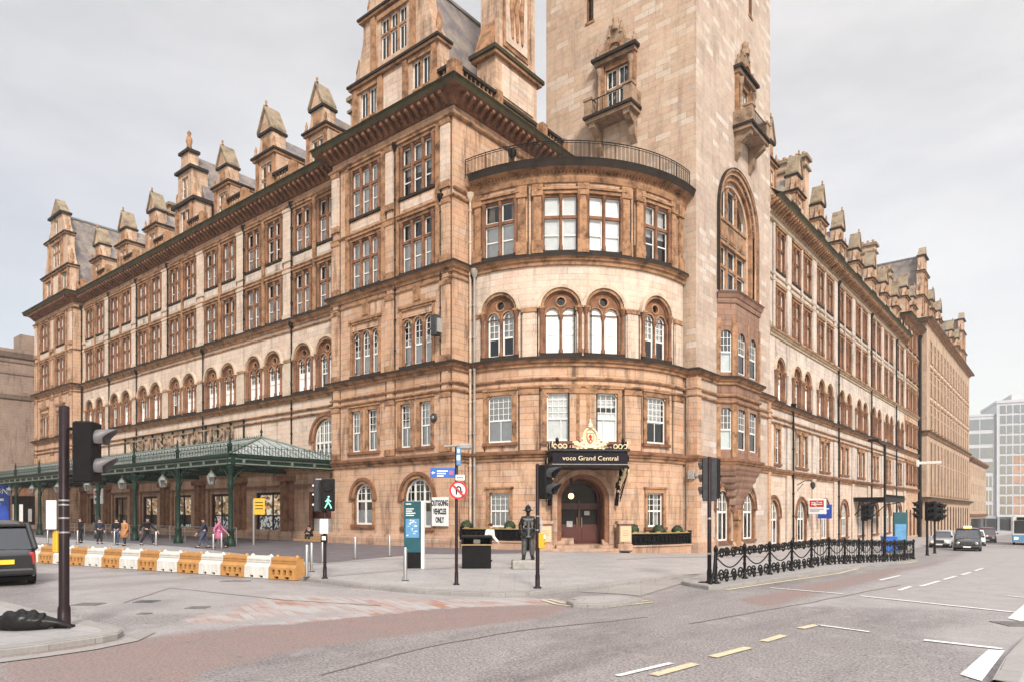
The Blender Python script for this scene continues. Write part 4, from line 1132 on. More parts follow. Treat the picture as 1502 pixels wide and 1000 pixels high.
# tower balconies with pedimented window
def tower_window(f, c, name='balcony_window'):
    m = MB(); z = 28.7
    for d in (-1, 1):
        m.fbox(f, c+d*1.2-.26, c+d*1.2+.26, z-.1, z+3.7, -.26, .02, 0); m.lathe([(.2, 0), (.2, .4), (.13, .5), (.12, 2.9), (.22, 3.1), (.22, 3.4)], f(c+d*1.2, z, -.34), 8, 1)
    m.fbox(f, c-.85, c+.85, z+3.3, z+3.7, -.12, .02, 0)
    m.fbox(f, c-1.55, c+1.55, z+3.7, z+3.95, -.42, .02, 1); m.fbox(f, c-1.7, c+1.7, z+3.95, z+4.15, -.62, .02, 2)
    ped = [(c-1.35, z+4.15), (c+1.35, z+4.15), (c+1.1, z+4.6), (c+.75, z+4.75), (c+.6, z+5.5), (c+.2, z+5.9), (c-.2, z+5.9), (c-.6, z+5.5), (c-.75, z+4.75), (c-1.1, z+4.6)]
    m.prism(ped, -.3, .02, 1, fm=f)
    m.arcband(f, c, z+4.3, .45, .62, -.42, -.29, 0, 12)
    for x, h in ((-1.4, .7), (1.4, .7), (-.45, 2.0), (.45, 2.0)):
        p = f(c+x, z+4.15 if abs(x) > 1 else z+5.3, -.22); m.lathe([(.16, 0), (.17, .1), (.09, .2), (.15, .45), (.05, .6), (.09, .72), (.01, .9)], p, 8, 1)
    m.lathe([(.3, 0), (.34, .3), (.2, .5), (.25, .8), (.02, 1.05)], f(c, z+5.6, -.2), 8, 1)
    # mullions
    m.fbox(f, c-.07, c+.07, z, z+3.3, .05, .25, 1); m.fbox(f, c-.85, c+.85, z+1.9, z+2.06, .06, .24, 1)
    # balcony
    m.fbox(f, c-1.75, c+1.75, z-.45, z-.1, -1.25, .02, 1); m.fbox(f, c-1.85, c+1.85, z-.22, z-.05, -1.4, .02, 2)
    for d in (-1, 1):
        x = c+d*1.3
        m.prism([(0, z-2.3), (-.35, z-1.8), (-.45, z-1.2), (-1.1, z-.75), (-1.15, z-.45), (0, z-.45)], x-.22, x+.22, 1, fm=lambda q, zz, s: f(s, zz, q))
        m.fbox(f, c+d*1.5-.3, c+d*1.5+.3, z-.05, z+1.0, -1.3, -.75, 1); m.fbox(f, c+d*1.5-.36, c+d*1.5+.36, z+1.0, z+1.14, -1.36, -.69, 1)
        m.fbox(f, min(c+d*1.62, c+d*1.78), max(c+d*1.62, c+d*1.78), z-.05, z+.9, -.75, .02, 1)
    o = m.build(name, ['trim', 'carved', 'soot_and_shade'], HB)
    r = MB()
    n = 12
    for k in range(n+1):
        x = c-1.2+2.4*k/n; r.tube([f(x, z-.05, -1.2), f(x, z+.95, -1.2)], .018, 4)
    r.tube([f(c-1.2, z+.95, -1.2), f(c+1.2, z+.95, -1.2)], .035, 5); r.build('railing', ['iron_black'], o)
    w = MB()
    for x0, x1 in ((c-.85, c-.07), (c+.07, c+.85)):
        for z0, z1 in ((z, z+1.9), (z+2.06, z+3.3)):
            w.fbox(f, x0, x0+.07, z0, z1, .12, .18); w.fbox(f, x1-.07, x1, z0, z1, .12, .18); w.fbox(f, x0+.07, x1-.07, z0, z0+.08, .12, .18); w.fbox(f, x0+.07, x1-.07, z1-.08, z1, .12, .18)
            w.fbox(f, (x0+x1)/2-.02, (x0+x1)/2+.02, z0+.08, z1-.08, .13, .17)
    w.build('sash', ['white_paint'], o)
    p = MB(); p.fbox(f, c-.85, c+.85, z, z+3.3, .2, .21); p.fbox(f, c-.85, c+.85, z, z+3.3, .6, .62, 1); p.build('pane', ['glass', 'dark_room'], o)
tower_window(TF, 4.5); tower_window(TR, 18.8)
for f, lst in ((TF, tw_f[1:]), (TR, tw_r[2:4])):
    for q in lst:
        m = MB(); m.fbox(f, q[0][0], q[1][0], q[0][1], q[2][1], .28, .3, 0); m.fbox(f, q[0][0]-.1, q[1][0]+.1, q[0][1]-.15, q[0][1]-.001, -.06, .1, 1); m.fbox(f, q[0][0]-.1, q[1][0]+.1, q[2][1]+.001, q[2][1]+.15, -.04, .1, 1)
        m.build('slit_window', ['glass_dark', 'trim'], HB)

# ---------------------------------------------------------------- roofs, dormers, gables, chimneys
m = MB()
m.add([(-73, 2.6, 27.15), (-11, 2.6, 27.15), (-11, 11, 31.5), (-73, 11, 31.5), (-73, 24, 27)], [(0, 1, 2, 3)]); m.add([(-73, 0, 27.12), (.2, 0, 27.12), (.2, 11.2, 27.12), (-.5, 11.2, 27.12), (-73, 2.7, 27.12)], [(0, 1, 2, 3, 4)])
m.add([(-73, 11, 31.5), (-11, 11, 31.5), (-11, 24, 26.6), (-73, 24, 26.6)], [(0, 1, 2, 3)])
m.add([(7.6, 24, 27.15), (7.6, R1E, 27.15), (0, R1E, 31.5), (0, 24, 31.5)], [(0, 1, 2, 3)]); m.add([(9.6, 24.5, 27.12), (9.6, R1E, 27.12), (7.5, R1E, 27.12), (7.5, 24.5, 27.12)], [(0, 1, 2, 3)])
m.add([(9.6, R1E-.2, 30.4), (9.6, R2E, 30.4), (7.5, R2E, 30.4), (7.5, R1E-.2, 30.4)], [(0, 1, 2, 3)]); m.add([(7.6, R1E, 30.4), (7.6, R2E, 30.4), (1, R2E, 36), (1, R1E, 36)], [(0, 1, 2, 3)])
m.add([(10.6, R2E, 32.2), (10.6, 150, 32.2), (3, 150, 40), (3, R2E, 40)], [(0, 1, 2, 3)])
m.build('roof', ['slate'], HB)
def dormer(loc, rz, white=False, scale=1.0):
    m = MB()
    m.wall(R_(-1.45, 1.45, 0, 2.9), [rect(0, .45, 1.5, 2.1)], flat, .3, 0)
    for x in (-1.45, 1.45): m.add([(x, 0, 0), (x, 2.4, 0), (x, 2.4, 2.9), (x, 0, 2.9)], [(0, 1, 2, 3)], 0)
    for sx in (-1, 1):
        m.fbox(flat, min(sx*1.0, sx*1.3), max(sx*1.0, sx*1.3), .2, 2.85, -.14, .02, 1)
        m.prism([(sx*1.45, 0), (sx*2.0, 0), (sx*1.6, 1.4), (sx*1.45, 2.0)] if sx > 0 else [(sx*1.45, 0), (sx*1.45, 2.0), (sx*1.6, 1.4), (sx*2.0, 0)], .02, .7, 0)
        m.prism([(sx*.84, 3.3), (sx*1.35, 3.3), (sx*1.05, 3.8), (sx*.84, 4.6)], .05, .5, 0)
    m.box(-1.55, 1.55, -.24, 2.4, 2.9, 3.06, 1); m.box(-1.66, 1.66, -.36, 2.2, 3.06, 3.2, 2)
    m.box(-.82, .82, .0, 1.1, 3.2, 4.55, 0); m.fbox(flat, -.45, .45, 3.45, 4.3, -.06, .02, 1)
    m.box(-.95, .95, -.18, 1.2, 4.55, 4.72, 2)
    m.prism([(-.8, 4.72), (.8, 4.72), (0, 6.2)], -.06, .95, 3)
    for sx in (-1, 1):
        q = [(sx*1.0, 4.70), (sx*1.02, 4.86), (0, 6.5), (0, 6.3)]
        m.prism(q if sx > 0 else q[::-1], -.2, 1.05, 4)
        m.lathe([(.16, 0), (.16, .2), (.08, .28), (.12, .5), (.02, .85)], (sx*1.3, -.1, 3.2), 8, 1)
    m.lathe([(.12, 0), (.06, .12), (.1, .26), (.0, .42)], (0, 0, 6.5), 8, 1); m.lathe([(.28, -.05), (.28, .0), (.2, .02)], (0, 0, 0), 8, 1) if False else None
    m.fbox(flat, -.09, .09, .45, 2.55, .04, .26, 1); m.fbox(flat, -.75, .75, 1.5, 1.65, .05, .25, 1)
    o = m.build('dormer', ['gable_stone', 'trim', 'soot_and_shade', 'gable_stone', 'capstone'], HB, loc, (0, 0, rz))
    o.scale = (scale*.92, scale, scale*1.05)
    w = MB()
    for x0, x1 in ((-.75, -.09), (.09, .75)):
        for z0, z1 in ((.45, 1.5), (1.65, 2.55)):
            w.box(x0, x0+.07, .14, .2, z0, z1); w.box(x1-.07, x1, .14, .2, z0, z1); w.box(x0+.07, x1-.07, .14, .2, z0, z0+.08); w.box(x0+.07, x1-.07, .14, .2, z1-.07, z1)
    w.box(-.75, .75, .17, .18, .45, 2.55, 1); w.box(-.7, .7, .4, .42, .45, 1.9, 2); w.box(-1.2, 1.2, .7, .72, 0, 2.8, 3)
    w.build('window', ['white_paint', 'glass', 'cloth_white', 'dark_room'], o)
    r = MB(); r.prism([(-1.5, 2.95), (1.5, 2.95), (0, 4.7)], 1.0, 6.5, 0); r.build('dormer_roof', ['slate'], o)
    return o
def tall_dormer(loc, rz):
    m = MB()
    m.wall(R_(-2.0, 2.0, 0, 3.6), [rect(0, .6, 1.7, 2.4)], flat, .3, 0)
    m.wall(R_(-1.35, 1.35, 3.6, 6.6), [rect(0, 4.2, 1.2, 1.9)], flat, .3, 0)
    for x, z0, z1 in ((-2.0, 0, 3.6), (2.0, 0, 3.6), (-1.35, 3.6, 6.6), (1.35, 3.6, 6.6)): m.add([(x, 0, z0), (x, 1.5, z0), (x, 1.5, z1), (x, 0, z1)], [(0, 1, 2, 3)], 0)
    m.box(-2.2, 2.2, -.3, 1.6, 3.5, 3.8, 2); m.box(-1.55, 1.55, -.28, 1.5, 6.6, 6.85, 2)
    m.box(-.75, .75, 0, .9, 6.85, 8.3, 0); m.box(-.95, .95, -.2, 1.0, 8.3, 8.55, 2)
    for sx in (-1, 1):
        m.fbox(flat, min(sx*1.1, sx*1.6), max(sx*1.1, sx*1.6), .1, 3.45, -.16, .02, 1)
        m.prism([(sx*1.35, 3.8), (sx*2.0, 3.8), (sx*1.6, 4.6), (sx*1.35, 6.0)], .05, .6, 0); m.prism([(sx*.74, 6.85), (sx*1.3, 6.85), (sx*.9, 7.4), (sx*.74, 8.2)], .05, .6, 0)
        m.lathe([(.2, 0), (.2, .3), (.1, .4), (.12, .9), (.02, 1.3)], (sx*1.75, .1, 3.8), 8, 1)
    m.lathe([(.45, 0), (.3, .3), (.2, .7), (.3, 1.0), (.28, 1.3), (.12, 1.6), (.2, 1.8), (.02, 2.1)], (0, .4, 8.55), 8, 1)
    m.fbox(flat, -.08, .08, .6, 3.0, .04, .26, 1); m.fbox(flat, -.07, .07, 4.2, 6.1, .04, .26, 1)
    o = m.build('dormer', ['gable_stone', 'trim', 'soot_and_shade'], HB, loc, (0, 0, rz))
    w = MB()
    for x0, x1, z0, z1 in ((-.85, -.08, .6, 3.0), (.08, .85, .6, 3.0), (-.6, -.07, 4.2, 6.1), (.07, .6, 4.2, 6.1)):
        w.box(x0, x0+.07, .14, .2, z0, z1); w.box(x1-.07, x1, .14, .2, z0, z1); w.box(x0+.07, x1-.07, .13, .21, (z0+z1)/2-.05, (z0+z1)/2+.05); w.box(x0+.07, x1-.07, .14, .2, z0, z0+.08)
        w.box(x0, x1, .17, .18, z0, z1, 1); w.box(x0, x1, .4, .42, z0, (z0+z1)/2, 2); w.box(x0-.2, x1+.2, .7, .72, z0-.2, z1+.2, 3)
    w.build('window', ['white_paint', 'glass', 'cloth_white', 'dark_room'], o)
    r = MB(); r.prism([(-2.1, 3.6), (2.1, 3.6), (0, 8.4)], .9, 7.5, 0); r.build('dormer_roof', ['slate'], o)
for k, c in enumerate(cks):
    if k == 3: tall_dormer((c, 1.2, 27.12), 0)
    else: dormer((c, 1.2, 27.12), 0, scale=1.12 if k == 1 else 1.0)
for k, c in enumerate(rks): dormer((9.3, c, 27.12), PI/2, True, 1.0).scale = (.78, .9, 1.05)
for k, c in enumerate(r2[::2]): dormer((9.3, c+1.5, 30.4), PI/2, True, .95)
for c in (103, 111, 127, 135): dormer((10.2, c, 32.2), PI/2, True, 1.0)
def gable(loc, rz, wd=4.15, top=12.6):
    m = MB(); k = wd/4.15
    m.wall([(-wd, 0), (wd, 0), (wd, 3.7), (-wd, 3.7)], [rect(-2.55*k, .5, 1.6, 2.7), rect(2.55*k, .5, 1.6, 2.7)], flat, .3, 0)
    m.wall([(-3.0*k, 3.7), (3.0*k, 3.7), (3.0*k, 7.8), (-3.0*k, 7.8)], [rect(0, 4.5, 2.5, 2.7)], flat, .3, 0)
    m.wall([(-1.9*k, 7.8), (1.9*k, 7.8), (1.7*k, 10.5), (-1.7*k, 10.5)], [rect(0, 8.4, 1.0, 1.6)], flat, .3, 0)
    for h, z0, z1 in ((wd, 0, 3.7), (3.0*k, 3.7, 7.8), (1.8*k, 7.8, 10.5)):
        for s in (-1, 1): m.add([(s*h, 0, z0), (s*h, .9, z0), (s*h, .9, z1), (s*h, 0, z1)], [(0, 1, 2, 3)], 0)
        m.add([(-h, .9, z0), (h, .9, z0), (h, .9, z1), (-h, .9, z1)], [(0, 1, 2, 3)], 0)
    m.box(-wd-.15, wd+.15, -.25, 1.0, 3.55, 3.72, 1); m.box(-wd-.24, wd+.24, -.36, 1.0, 3.72, 3.87, 2); m.box(-3.2*k, 3.2*k, -.25, 1.0, 7.66, 7.82, 1); m.box(-3.3*k, 3.3*k, -.34, 1.0, 7.82, 7.96, 2); m.box(-2.0*k, 2.0*k, -.3, 1.0, 10.4, 10.65, 2)
    m.prism([(-1.8*k, 10.65), (1.8*k, 10.65), (0, top)], -.1, .9, 3)
    for s in (-1, 1):
        m.prism([(s*3.0*k, 3.85), (s*wd, 3.85), (s*3.5*k, 5.2), (s*3.15*k, 6.4), (s*3.0*k, 7.4)], .05, .8, 0)
        m.prism([(s*1.85*k, 7.95), (s*3.0*k, 7.95), (s*2.35*k, 8.8), (s*2.0*k, 9.6), (s*1.8*k, 10.2)], .05, .8, 0)
        m.prism([(s*wd, 0), (s*(wd+.9), 0), (s*(wd+.3), 1.3), (s*wd, 3.0)], .05, .8, 0)
        m.lathe([(.28, 0), (.28, .4), (.14, .5), (.2, 1.1), (.03, 2.0)], (s*(wd-.3), .3, 3.85), 8, 1); m.lathe([(.22, 0), (.22, .35), (.1, .45), (.15, .9), (.03, 1.6)], (s*2.75*k, .3, 7.95), 8, 1)
        for x in (1.2, 3.8): m.fbox(flat, min(s*x*k-.2, s*x*k+.2), max(s*x*k-.2, s*x*k+.2), .1, 3.5, -.16, .02, 1)
        m.fbox(flat, min(s*1.9*k-.2, s*1.9*k+.2), max(s*1.9*k-.2, s*1.9*k+.2), 3.9, 7.6, -.16, .02, 1)
        for x in (-.8, .8): pass
        xw = s*2.55*k
        m.fbox(flat, xw-.08, xw+.08, .5, 3.2, .04, .26, 1); m.fbox(flat, xw-.8, xw+.8, 1.35, 1.5, .05, .25, 1)
        m.fbox(flat, xw-1.05, xw+1.05, 3.2, 3.5, -.1, .02, 1)
    for x in (-.42, .42): m.fbox(flat, x-.08, x+.08, 4.5, 7.2, .04, .26, 1)
    m.fbox(flat, -1.25, 1.25, 6.1, 6.26, .05, .25, 1); m.fbox(flat, -1.5, 1.5, 7.2, 7.5, -.12, .02, 1); m.fbox(flat, -.9, .9, .4, 3.3, -.05, .02, 4)
    o = m.build('gable', ['gable_stone', 'trim', 'soot_and_shade', 'capstone', 'stone_pale'], HB, loc, (0, 0, rz))
    ls = []
    for s in (-1, 1):
        for a, b in ((-.8, -.08), (.08, .8)):
            for z0, z1 in ((.5, 1.35), (1.5, 3.2)): ls.append((s*2.55*k+a, s*2.55*k+b, z0, z1))
    for a, b in ((-1.25, -.5), (-.34, .34), (.5, 1.25)):
        for z0, z1 in ((4.5, 6.1), (6.26, 7.2)): ls.append((a, b, z0, z1))
    ls.append((-.5, .5, 8.4, 10.0))
    for x0, x1, z0, z1 in ls:
        w = MB(); w.box(x0, x0+.07, .14, .2, z0, z1); w.box(x1-.07, x1, .14, .2, z0, z1); w.box(x0+.07, x1-.07, .14, .2, z0, z0+.08); w.box(x0+.07, x1-.07, .14, .2, z1-.07, z1)
        w.box((x0+x1)/2-.02, (x0+x1)/2+.02, .15, .19, z0+.08, z1-.07)
        w.box(x0, x1, .17, .175, z0, z1, 1); w.box(x0+.05, x1-.05, .3, .32, z0, z1, 2 if (z1-z0 > 1.2) else 3); w.box(x0-.1, x1+.1, .6, .62, z0-.1, z1+.1, 3)
        w.build('window', ['white_paint', 'glass', 'cloth_white', 'dark_room'], o)
    r = MB(); h0 = wd+.1; zr = 10.8
    r.add([(h0, .6, .6), (0, .6, zr), (0, 11, zr), (h0, 11, .6), (-h0, .6, .6), (-h0, 11, .6)], [(0, 3, 2, 1), (1, 2, 5, 4), (2, 3, 5)], 0)
    r.box(-.12, .12, .5, 11, zr-.05, zr+.15, 1)
    r.build('gable_roof', ['slate', 'lead'], o)
gable((-5.7, .35, 27.15), 0); gable((-66.4, .35, 27.15), 0, 4.4)
gable((9.9, R2E+3.5, 32.2), PI/2, 3.2, 12.2); gable((10.2, 144, 32.2), PI/2, 3.2, 12.2)
def chimney(x0, x1, y0, y1, z0, z1, mats=('gable_stone', 'capstone', 'terracotta'), pots=True, tall=False):
    m = MB()
    m.box(x0, x1, y0, y1, z0, z1, 0)
    m.box(x0-.2, x1+.2, y0-.2, y1+.2, z1-.9, z1-.7, 1); m.box(x0-.25, x1+.25, y0-.25, y1+.25, z1, z1+.3, 1); m.box(x0-.12, x1+.12, y0-.12, y1+.12, z0, z0+1.6, 0)
    m.box(x0-.28, x1+.28, y0-.28, y1+.28, z0+1.6, z0+1.85, 1)
    o = m.build('chimney', list(mats), HB)
    if pots:
        p = MB(); n = max(2, int(max(x1-x0, y1-y0)/.6))
        for i in range(n):
            t = (i+.5)/n
            c = (x0+(x1-x0)*t, (y0+y1)/2, z1+.3) if x1-x0 > y1-y0 else ((x0+x1)/2, y0+(y1-y0)*t, z1+.3)
            p.lathe([(.2, 0), (.17, .35), (.15, .4), (.19, .5), (.17, .55)], c, 8, 0)
        p.build('chimney_pots', ['terracotta'], o)
    return o
chimney(-15.6, -14.4, 4.6, 9, 27, 34.2); chimney(-45.2, -44.0, 3.6, 8.5, 27, 33.8, pots=False); chimney(-25.2, -24, 6.2, 10, 27, 32.8)
for b, zt in ((39.2, 35.6), (68.5, 36.2), (78.0, 35.5)): chimney(2.0, 8.6, b-.6, b+.6, 27, zt, ('gable_stone', 'capstone', 'terracotta'))
for b, zt in ((88, 36.5), (121, 38.5)): chimney(3.0, 8.8, b-.6, b+.6, 30, zt, ('gable_stone', 'capstone', 'terracotta'))
# great panelled stack over the pavilion return
m = MB()
m.box(-1.75, -.08, 3.9, 8.3, 27.1, 28.3, 0); m.box(-1.9, .08, 3.75, 8.45, 28.3, 28.5, 1); m.box(-1.7, -.12, 3.95, 8.25, 28.5, 31.1, 0); m.box(-1.95, .12, 3.65, 8.55, 31.1, 31.3, 2); m.box(-2.05, .22, 3.5, 8.7, 31.3, 31.55, 1)
m.box(-1.6, -.25, 4.2, 8.0, 31.55, 44.5, 0); m.box(-1.9, .05, 3.9, 8.3, 44.5, 45, 1)
for y0, y1 in ((4.2, 4.6), (7.6, 8.0)): m.box(-.25, -.1, y0, y1, 31.55, 44.5, 0)
m.prism([(3.5, 31.55), (4.2, 31.55), (4.2, 33.6), (3.85, 32.6)], -1.5, -.4, 2, fm=lambda q, z, d: (d, q, z)); m.prism([(8.0, 31.55), (8.7, 31.55), (8.35, 32.6), (8.0, 33.6)], -1.5, -.4, 2, fm=lambda q, z, d: (d, q, z))
m.box(-.25, -.17, 4.8, 7.4, 32.2, 38.2, 2); m.box(-.17, -.10, 5.0, 7.2, 32.5, 37.9, 3)
for y in (5.6, 6.1, 6.6): m.tube([(-.08, y, 33.0), (-.02, y-.15, 35.0), (-.08, y+.2, 37.2)], [.10, .18, .08], 8, 2)
m.box(-.12, -.05, 4.5, 7.8, 28.8, 30.8, 3)
m.build('chimney', ['gable_stone', 'mossy', 'trim', 'stone_pale'], HB)
def balustrade(p0, p1, z, mats=('trim', 'soot_and_shade'), h=1.15, piers=()):
    p0 = Vector(p0); p1 = Vector(p1); L = (p1-p0).length; d = (p1-p0)/L; m = MB()
    n = Vector((d.y, -d.x))
    T = Matrix(((d.x, -n.x, 0, p0.x), (d.y, -n.y, 0, p0.y), (0, 0, 1, z), (0, 0, 0, 1))); m.T = T
    m.box(0, L, -.16, .16, 0, .2, 0); m.box(0, L, -.2, .2, h-.18, h, 1)
    k = max(2, int(L/.36))
    for i in range(k):
        m.lathe([(.09, .2), (.06, .3), (.115, .48), (.05, .75), (.09, h-.18)], (L*(i+.5)/k, 0, 0), 6, 0)
    for x in (0, L): m.box(x-.28, x+.28, -.26, .26, 0, h+.12, 0)
    m.build('balustrade', list(mats), HB)
for k in range(7):
    c = cks[k]
    if k == 0: balustrade((c+2.2, .5), (-11.2, .5), 27.15)
    balustrade((c-BW+2.0 if k < 6 else -59.6, .5), (c-2.0, .5), 27.15)
balustrade((0.3, -.1), (.3, 3.6), 27.15); balustrade((.3, 8.3), (.3, 10.9), 27.15); balustrade((-1.2, -.25), (.2, -.25), 27.15)
for k in range(8):
    c = rks[k]; balustrade((9.95, c+2.0), (9.95, c+RW-2.0), 27.15, ('trim_white', 'soot_and_shade'), .9)

# ---------------------------------------------------------------- shopfronts under the canopy
m = MB()
for k in range(8):
    e = E0-BW*k
    for d in (-.62, .0, .62):
        if e+d < -11.65: m.fbox(ML, e+d-.2, e+d+.2, .2, 5.0, -.32 if d == 0 else -.2, .02, 0)
    m.fbox(ML, e-1.0, min(e+1.0, -11.62), 0, .75, -.40, .02, 1); m.fbox(ML, e-1.0, min(e+1.0, -11.62), 4.6, 5.0, -.42, .02, 0)
for c in cks:
    m.fbox(ML, c-1.95, c-1.75, .7, 4.15, -.12, .02, 0) if c < -24 else None
    m.fbox(ML, c-3, c+3, 4.15, 4.3, -.16, .02, 0)
m.build('shopfront', ['trim_red', 'stone_base'], HB)
m = MB(); m.fbox(ML, -15.85, -13.15, 0, 3.7, .5, .56, 0); m.fbox(ML, -15.85, -13.15, .0, 1.75, .42, .5, 1); m.fbox(ML, -14.6, -14.4, 1.75, 3.7, .44, .5, 2); m.build('doorway', ['door_red', 'poster_grey', 'trim_red'], HB)
for k, c in enumerate(cks):
    if k == 0: continue
    x, w = (-20.9, 2.2) if k == 1 else (c, 1.55)
    m = MB()
    for a, b in ((x-w, x-w+.1), (x+w-.1, x+w), (x-.05, x+.05)): m.fbox(ML, a, b, .6, 3.8, .10, .2, 0)
    m.fbox(ML, x-w+.1, x+w-.1, .6, .72, .10, .2, 0); m.fbox(ML, x-w+.1, x+w-.1, 3.68, 3.8, .10, .2, 0)
    m.fbox(ML, x-w+.1, x+w-.1, .72, 1.9 if k < 3 else 1.1, .26, .28, 1); m.fbox(ML, x-w, x+w, .5, 3.85, .8, .82, 2)
    m.fbox(ML, x-w+.1, x+w-.1, 2.0, 3.6, .30, .32, 4 if k < 5 else 3)
    o = m.build('shop_window', ['iron_black', 'shop_display', 'dark_room', 'wood', 'shop_lit'], HB)
    g = MB(); g.add([ML(x-w, .6, .15), ML(x+w, .6, .15), ML(x+w, 3.8, .15), ML(x-w, 3.8, .15)], [(0, 1, 2, 3)]); g.build('pane', ['glass'], o)

# ================================================================== ground
KH = .12
def poly_sheet(name, pts, mat, dz, rot=0.0, kind='structure', subd=(0, 11, 25, 150)):
    m = MB(); ca, sa = math.cos(rot), math.sin(rot)
    outl = [tuple(p[:2]) for p in pts]
    A = sum(outl[i][0]*outl[(i+1) % len(outl)][1]-outl[(i+1) % len(outl)][0]*outl[i][1] for i in range(len(outl)))
    if A < 0: outl = outl[::-1]
    m.wall(outl, [], lambda x, y, d: (x, y, gz(y)+dz), 0, 0, None, subd, 1)
    for u in range(len(m.uv)): m.uv[u] = [(p[0]*ca+p[1]*sa, -p[0]*sa+p[1]*ca) for p in m.uv[u]]
    o = m.build(name, [mat])
    return tag(o, kind=kind) if kind else o
def gpl(l, h=0.0): return [gp(x, y, h) for x, y in l]
m = MB()
xs = [-262, -120, 0, 60, 162]; ys = [-92, -40, 0, 11, 25, 60, 150, 336]
v = [(x, y, gz(y)) for y in ys for x in xs]; n = len(xs)
m.add(v, [[j*n+i, j*n+i+1, (j+1)*n+i+1, (j+1)*n+i] for j in range(len(ys)-1) for i in range(n-1)])
tag(m.build('road', ['asphalt']), kind='structure')
kerbA = [(-140, -13.0), (-20, -13.0)]+[tuple(p[:2]) for p in gpl([(445, 848), (520, 858), (600, 866), (660, 869.5), (720, 871.5), (770, 871), (830, 865), (880, 860), (925, 854), (960, 850), (1000, 846), (1035, 843)], KH*.5)]
p0 = gp(1040, 842.5, KH*.5); isl = gpl([(1000, 854), (1012, 857), (1040, 861.5), (1062, 861), (1120, 852), (1200, 841), (1280, 830), (1345, 820.5)], KH*.5)
isl = [tuple(p[:2]) for p in isl]
tail = [(isl[-1][0]-1.3, isl[-1][1]+.4), (isl[-1][0]-1.5, isl[-1][1]+3), (17.8, 25), (17.6, 60), (17.6, 170), (17.6, 330)]
kerb = kerbA+isl+tail
def dens(path, st=1.5):
    out = []
    for a, b in zip(path, path[1:]):
        a = Vector(a); b = Vector(b); k = max(1, int((b-a).length/st)) if (b-a).length < 60 else 12
        out += [a+(b-a)*i/k for i in range(k)]
    return out+[Vector(path[-1])]
poly = kerb+[(2, 330), (2, 30), (-2, 6), (-140, 6)]
pv = poly_sheet('pavement', poly, 'paving', KH, .68)
def kerb_line(name, path, w=.26, h=KH):
    P = dens(path); m = MB(); v = []; f = []
    for i, p in enumerate(P):
        d = (P[min(i+1, len(P)-1)]-P[max(0, i-1)]).normalized(); nr = Vector((d.y, -d.x)); z = gz(p.y)
        q0 = p+nr*.02; q1 = p-nr*w
        v += [(q0.x, q0.y, z-.1), (q0.x, q0.y, z+h-.02), (p.x-nr.x*.02, p.y-nr.y*.02, z+h+.004), (q1.x, q1.y, z+h+.004), (q1.x, q1.y, z)]
    for i in range(len(P)-1):
        for k in range(4): f.append([i*5+k, (i+1)*5+k, (i+1)*5+k+1, i*5+k+1])
    m.add(v, f); return tag(m.build(name, ['kerbstone']), kind='structure')
kerb_line('kerb', kerb)
# darker paving beside the building and under the canopy
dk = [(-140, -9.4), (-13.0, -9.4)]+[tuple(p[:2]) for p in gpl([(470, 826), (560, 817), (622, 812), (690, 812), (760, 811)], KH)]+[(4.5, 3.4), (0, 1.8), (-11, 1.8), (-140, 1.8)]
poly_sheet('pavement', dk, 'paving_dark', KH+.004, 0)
# smooth pale strips across the pavement
for l in ([(430, 829), (560, 818.5), (700, 817), (700, 818.2), (560, 820), (430, 831)], [(470, 843), (590, 834), (690, 829), (690, 831), (590, 836.5), (470, 846)],
          [(905, 818), (1140, 814), (1140, 816.5), (905, 821)]):
    poly_sheet('pavement', [p[:2] for p in gpl(l, KH)], 'kerbstone', KH+.008, .3)
# setts band along the junction, patches
WEAR = []
WEAR.append((1, [p[:2] for p in gpl([(380, 868), (520, 862), (640, 872), (760, 876), (830, 880), (800, 886), (640, 892), (520, 905), (420, 915), (330, 918), (260, 912), (330, 890)])]))
WEAR.append((0, [p[:2] for p in gpl([(0, 965), (90, 948), (250, 930), (420, 912), (560, 897), (700, 885), (840, 889), (800, 905), (640, 925), (450, 950), (300, 985), (260, 1010), (0, 1060)])]))
WEAR.append((2, [p[:2] for p in gpl([(200, 935), (400, 913), (520, 900), (500, 893), (330, 912), (200, 920), (150, 935)])]))
WEAR.append((2, [p[:2] for p in gpl([(60, 830), (440, 858), (620, 870), (760, 877), (640, 879), (400, 872), (330, 900), (120, 900), (60, 870)])]))
WEAR.append((2, [p[:2] for p in gpl([(1150, 890), (1300, 850), (1440, 800), (1560, 800), (1560, 1000), (1350, 930), (1500, 900), (1300, 890)])]))
WEAR.append((0, [p[:2] for p in gpl([(1080, 880), (1300, 835), (1420, 812), (1450, 812), (1330, 838), (1180, 875), (1130, 892)])]))
import numpy as np
gx = np.arange(-30, 62, .3); gy = np.arange(-34, 46, .3); XX, YY = np.meshgrid(gx, gy); wear = np.zeros(XX.shape+(3,))
for ch, pl in WEAR:
    P_ = np.array([tuple(p) for p in pl]); ins = np.zeros(XX.shape, bool); dist = np.full(XX.shape, 1e9)
    for i in range(len(P_)):
        (x0, y0), (x1, y1) = P_[i], P_[(i+1) % len(P_)]
        cr = ((y0 > YY) != (y1 > YY)) & (XX < (x1-x0)*(YY-y0)/((y1-y0) if abs(y1-y0) > 1e-9 else 1e-9)+x0); ins ^= cr
        dx, dy = x1-x0, y1-y0; t = np.clip(((XX-x0)*dx+(YY-y0)*dy)/max(1e-9, dx*dx+dy*dy), 0, 1); dist = np.minimum(dist, np.hypot(XX-x0-t*dx, YY-y0-t*dy))
    sdv = np.where(ins, dist, -dist); wear[..., ch] = np.maximum(wear[..., ch], np.clip(.5+sdv/1.2, 0, 1))
nx, ny = len(gx), len(gy)
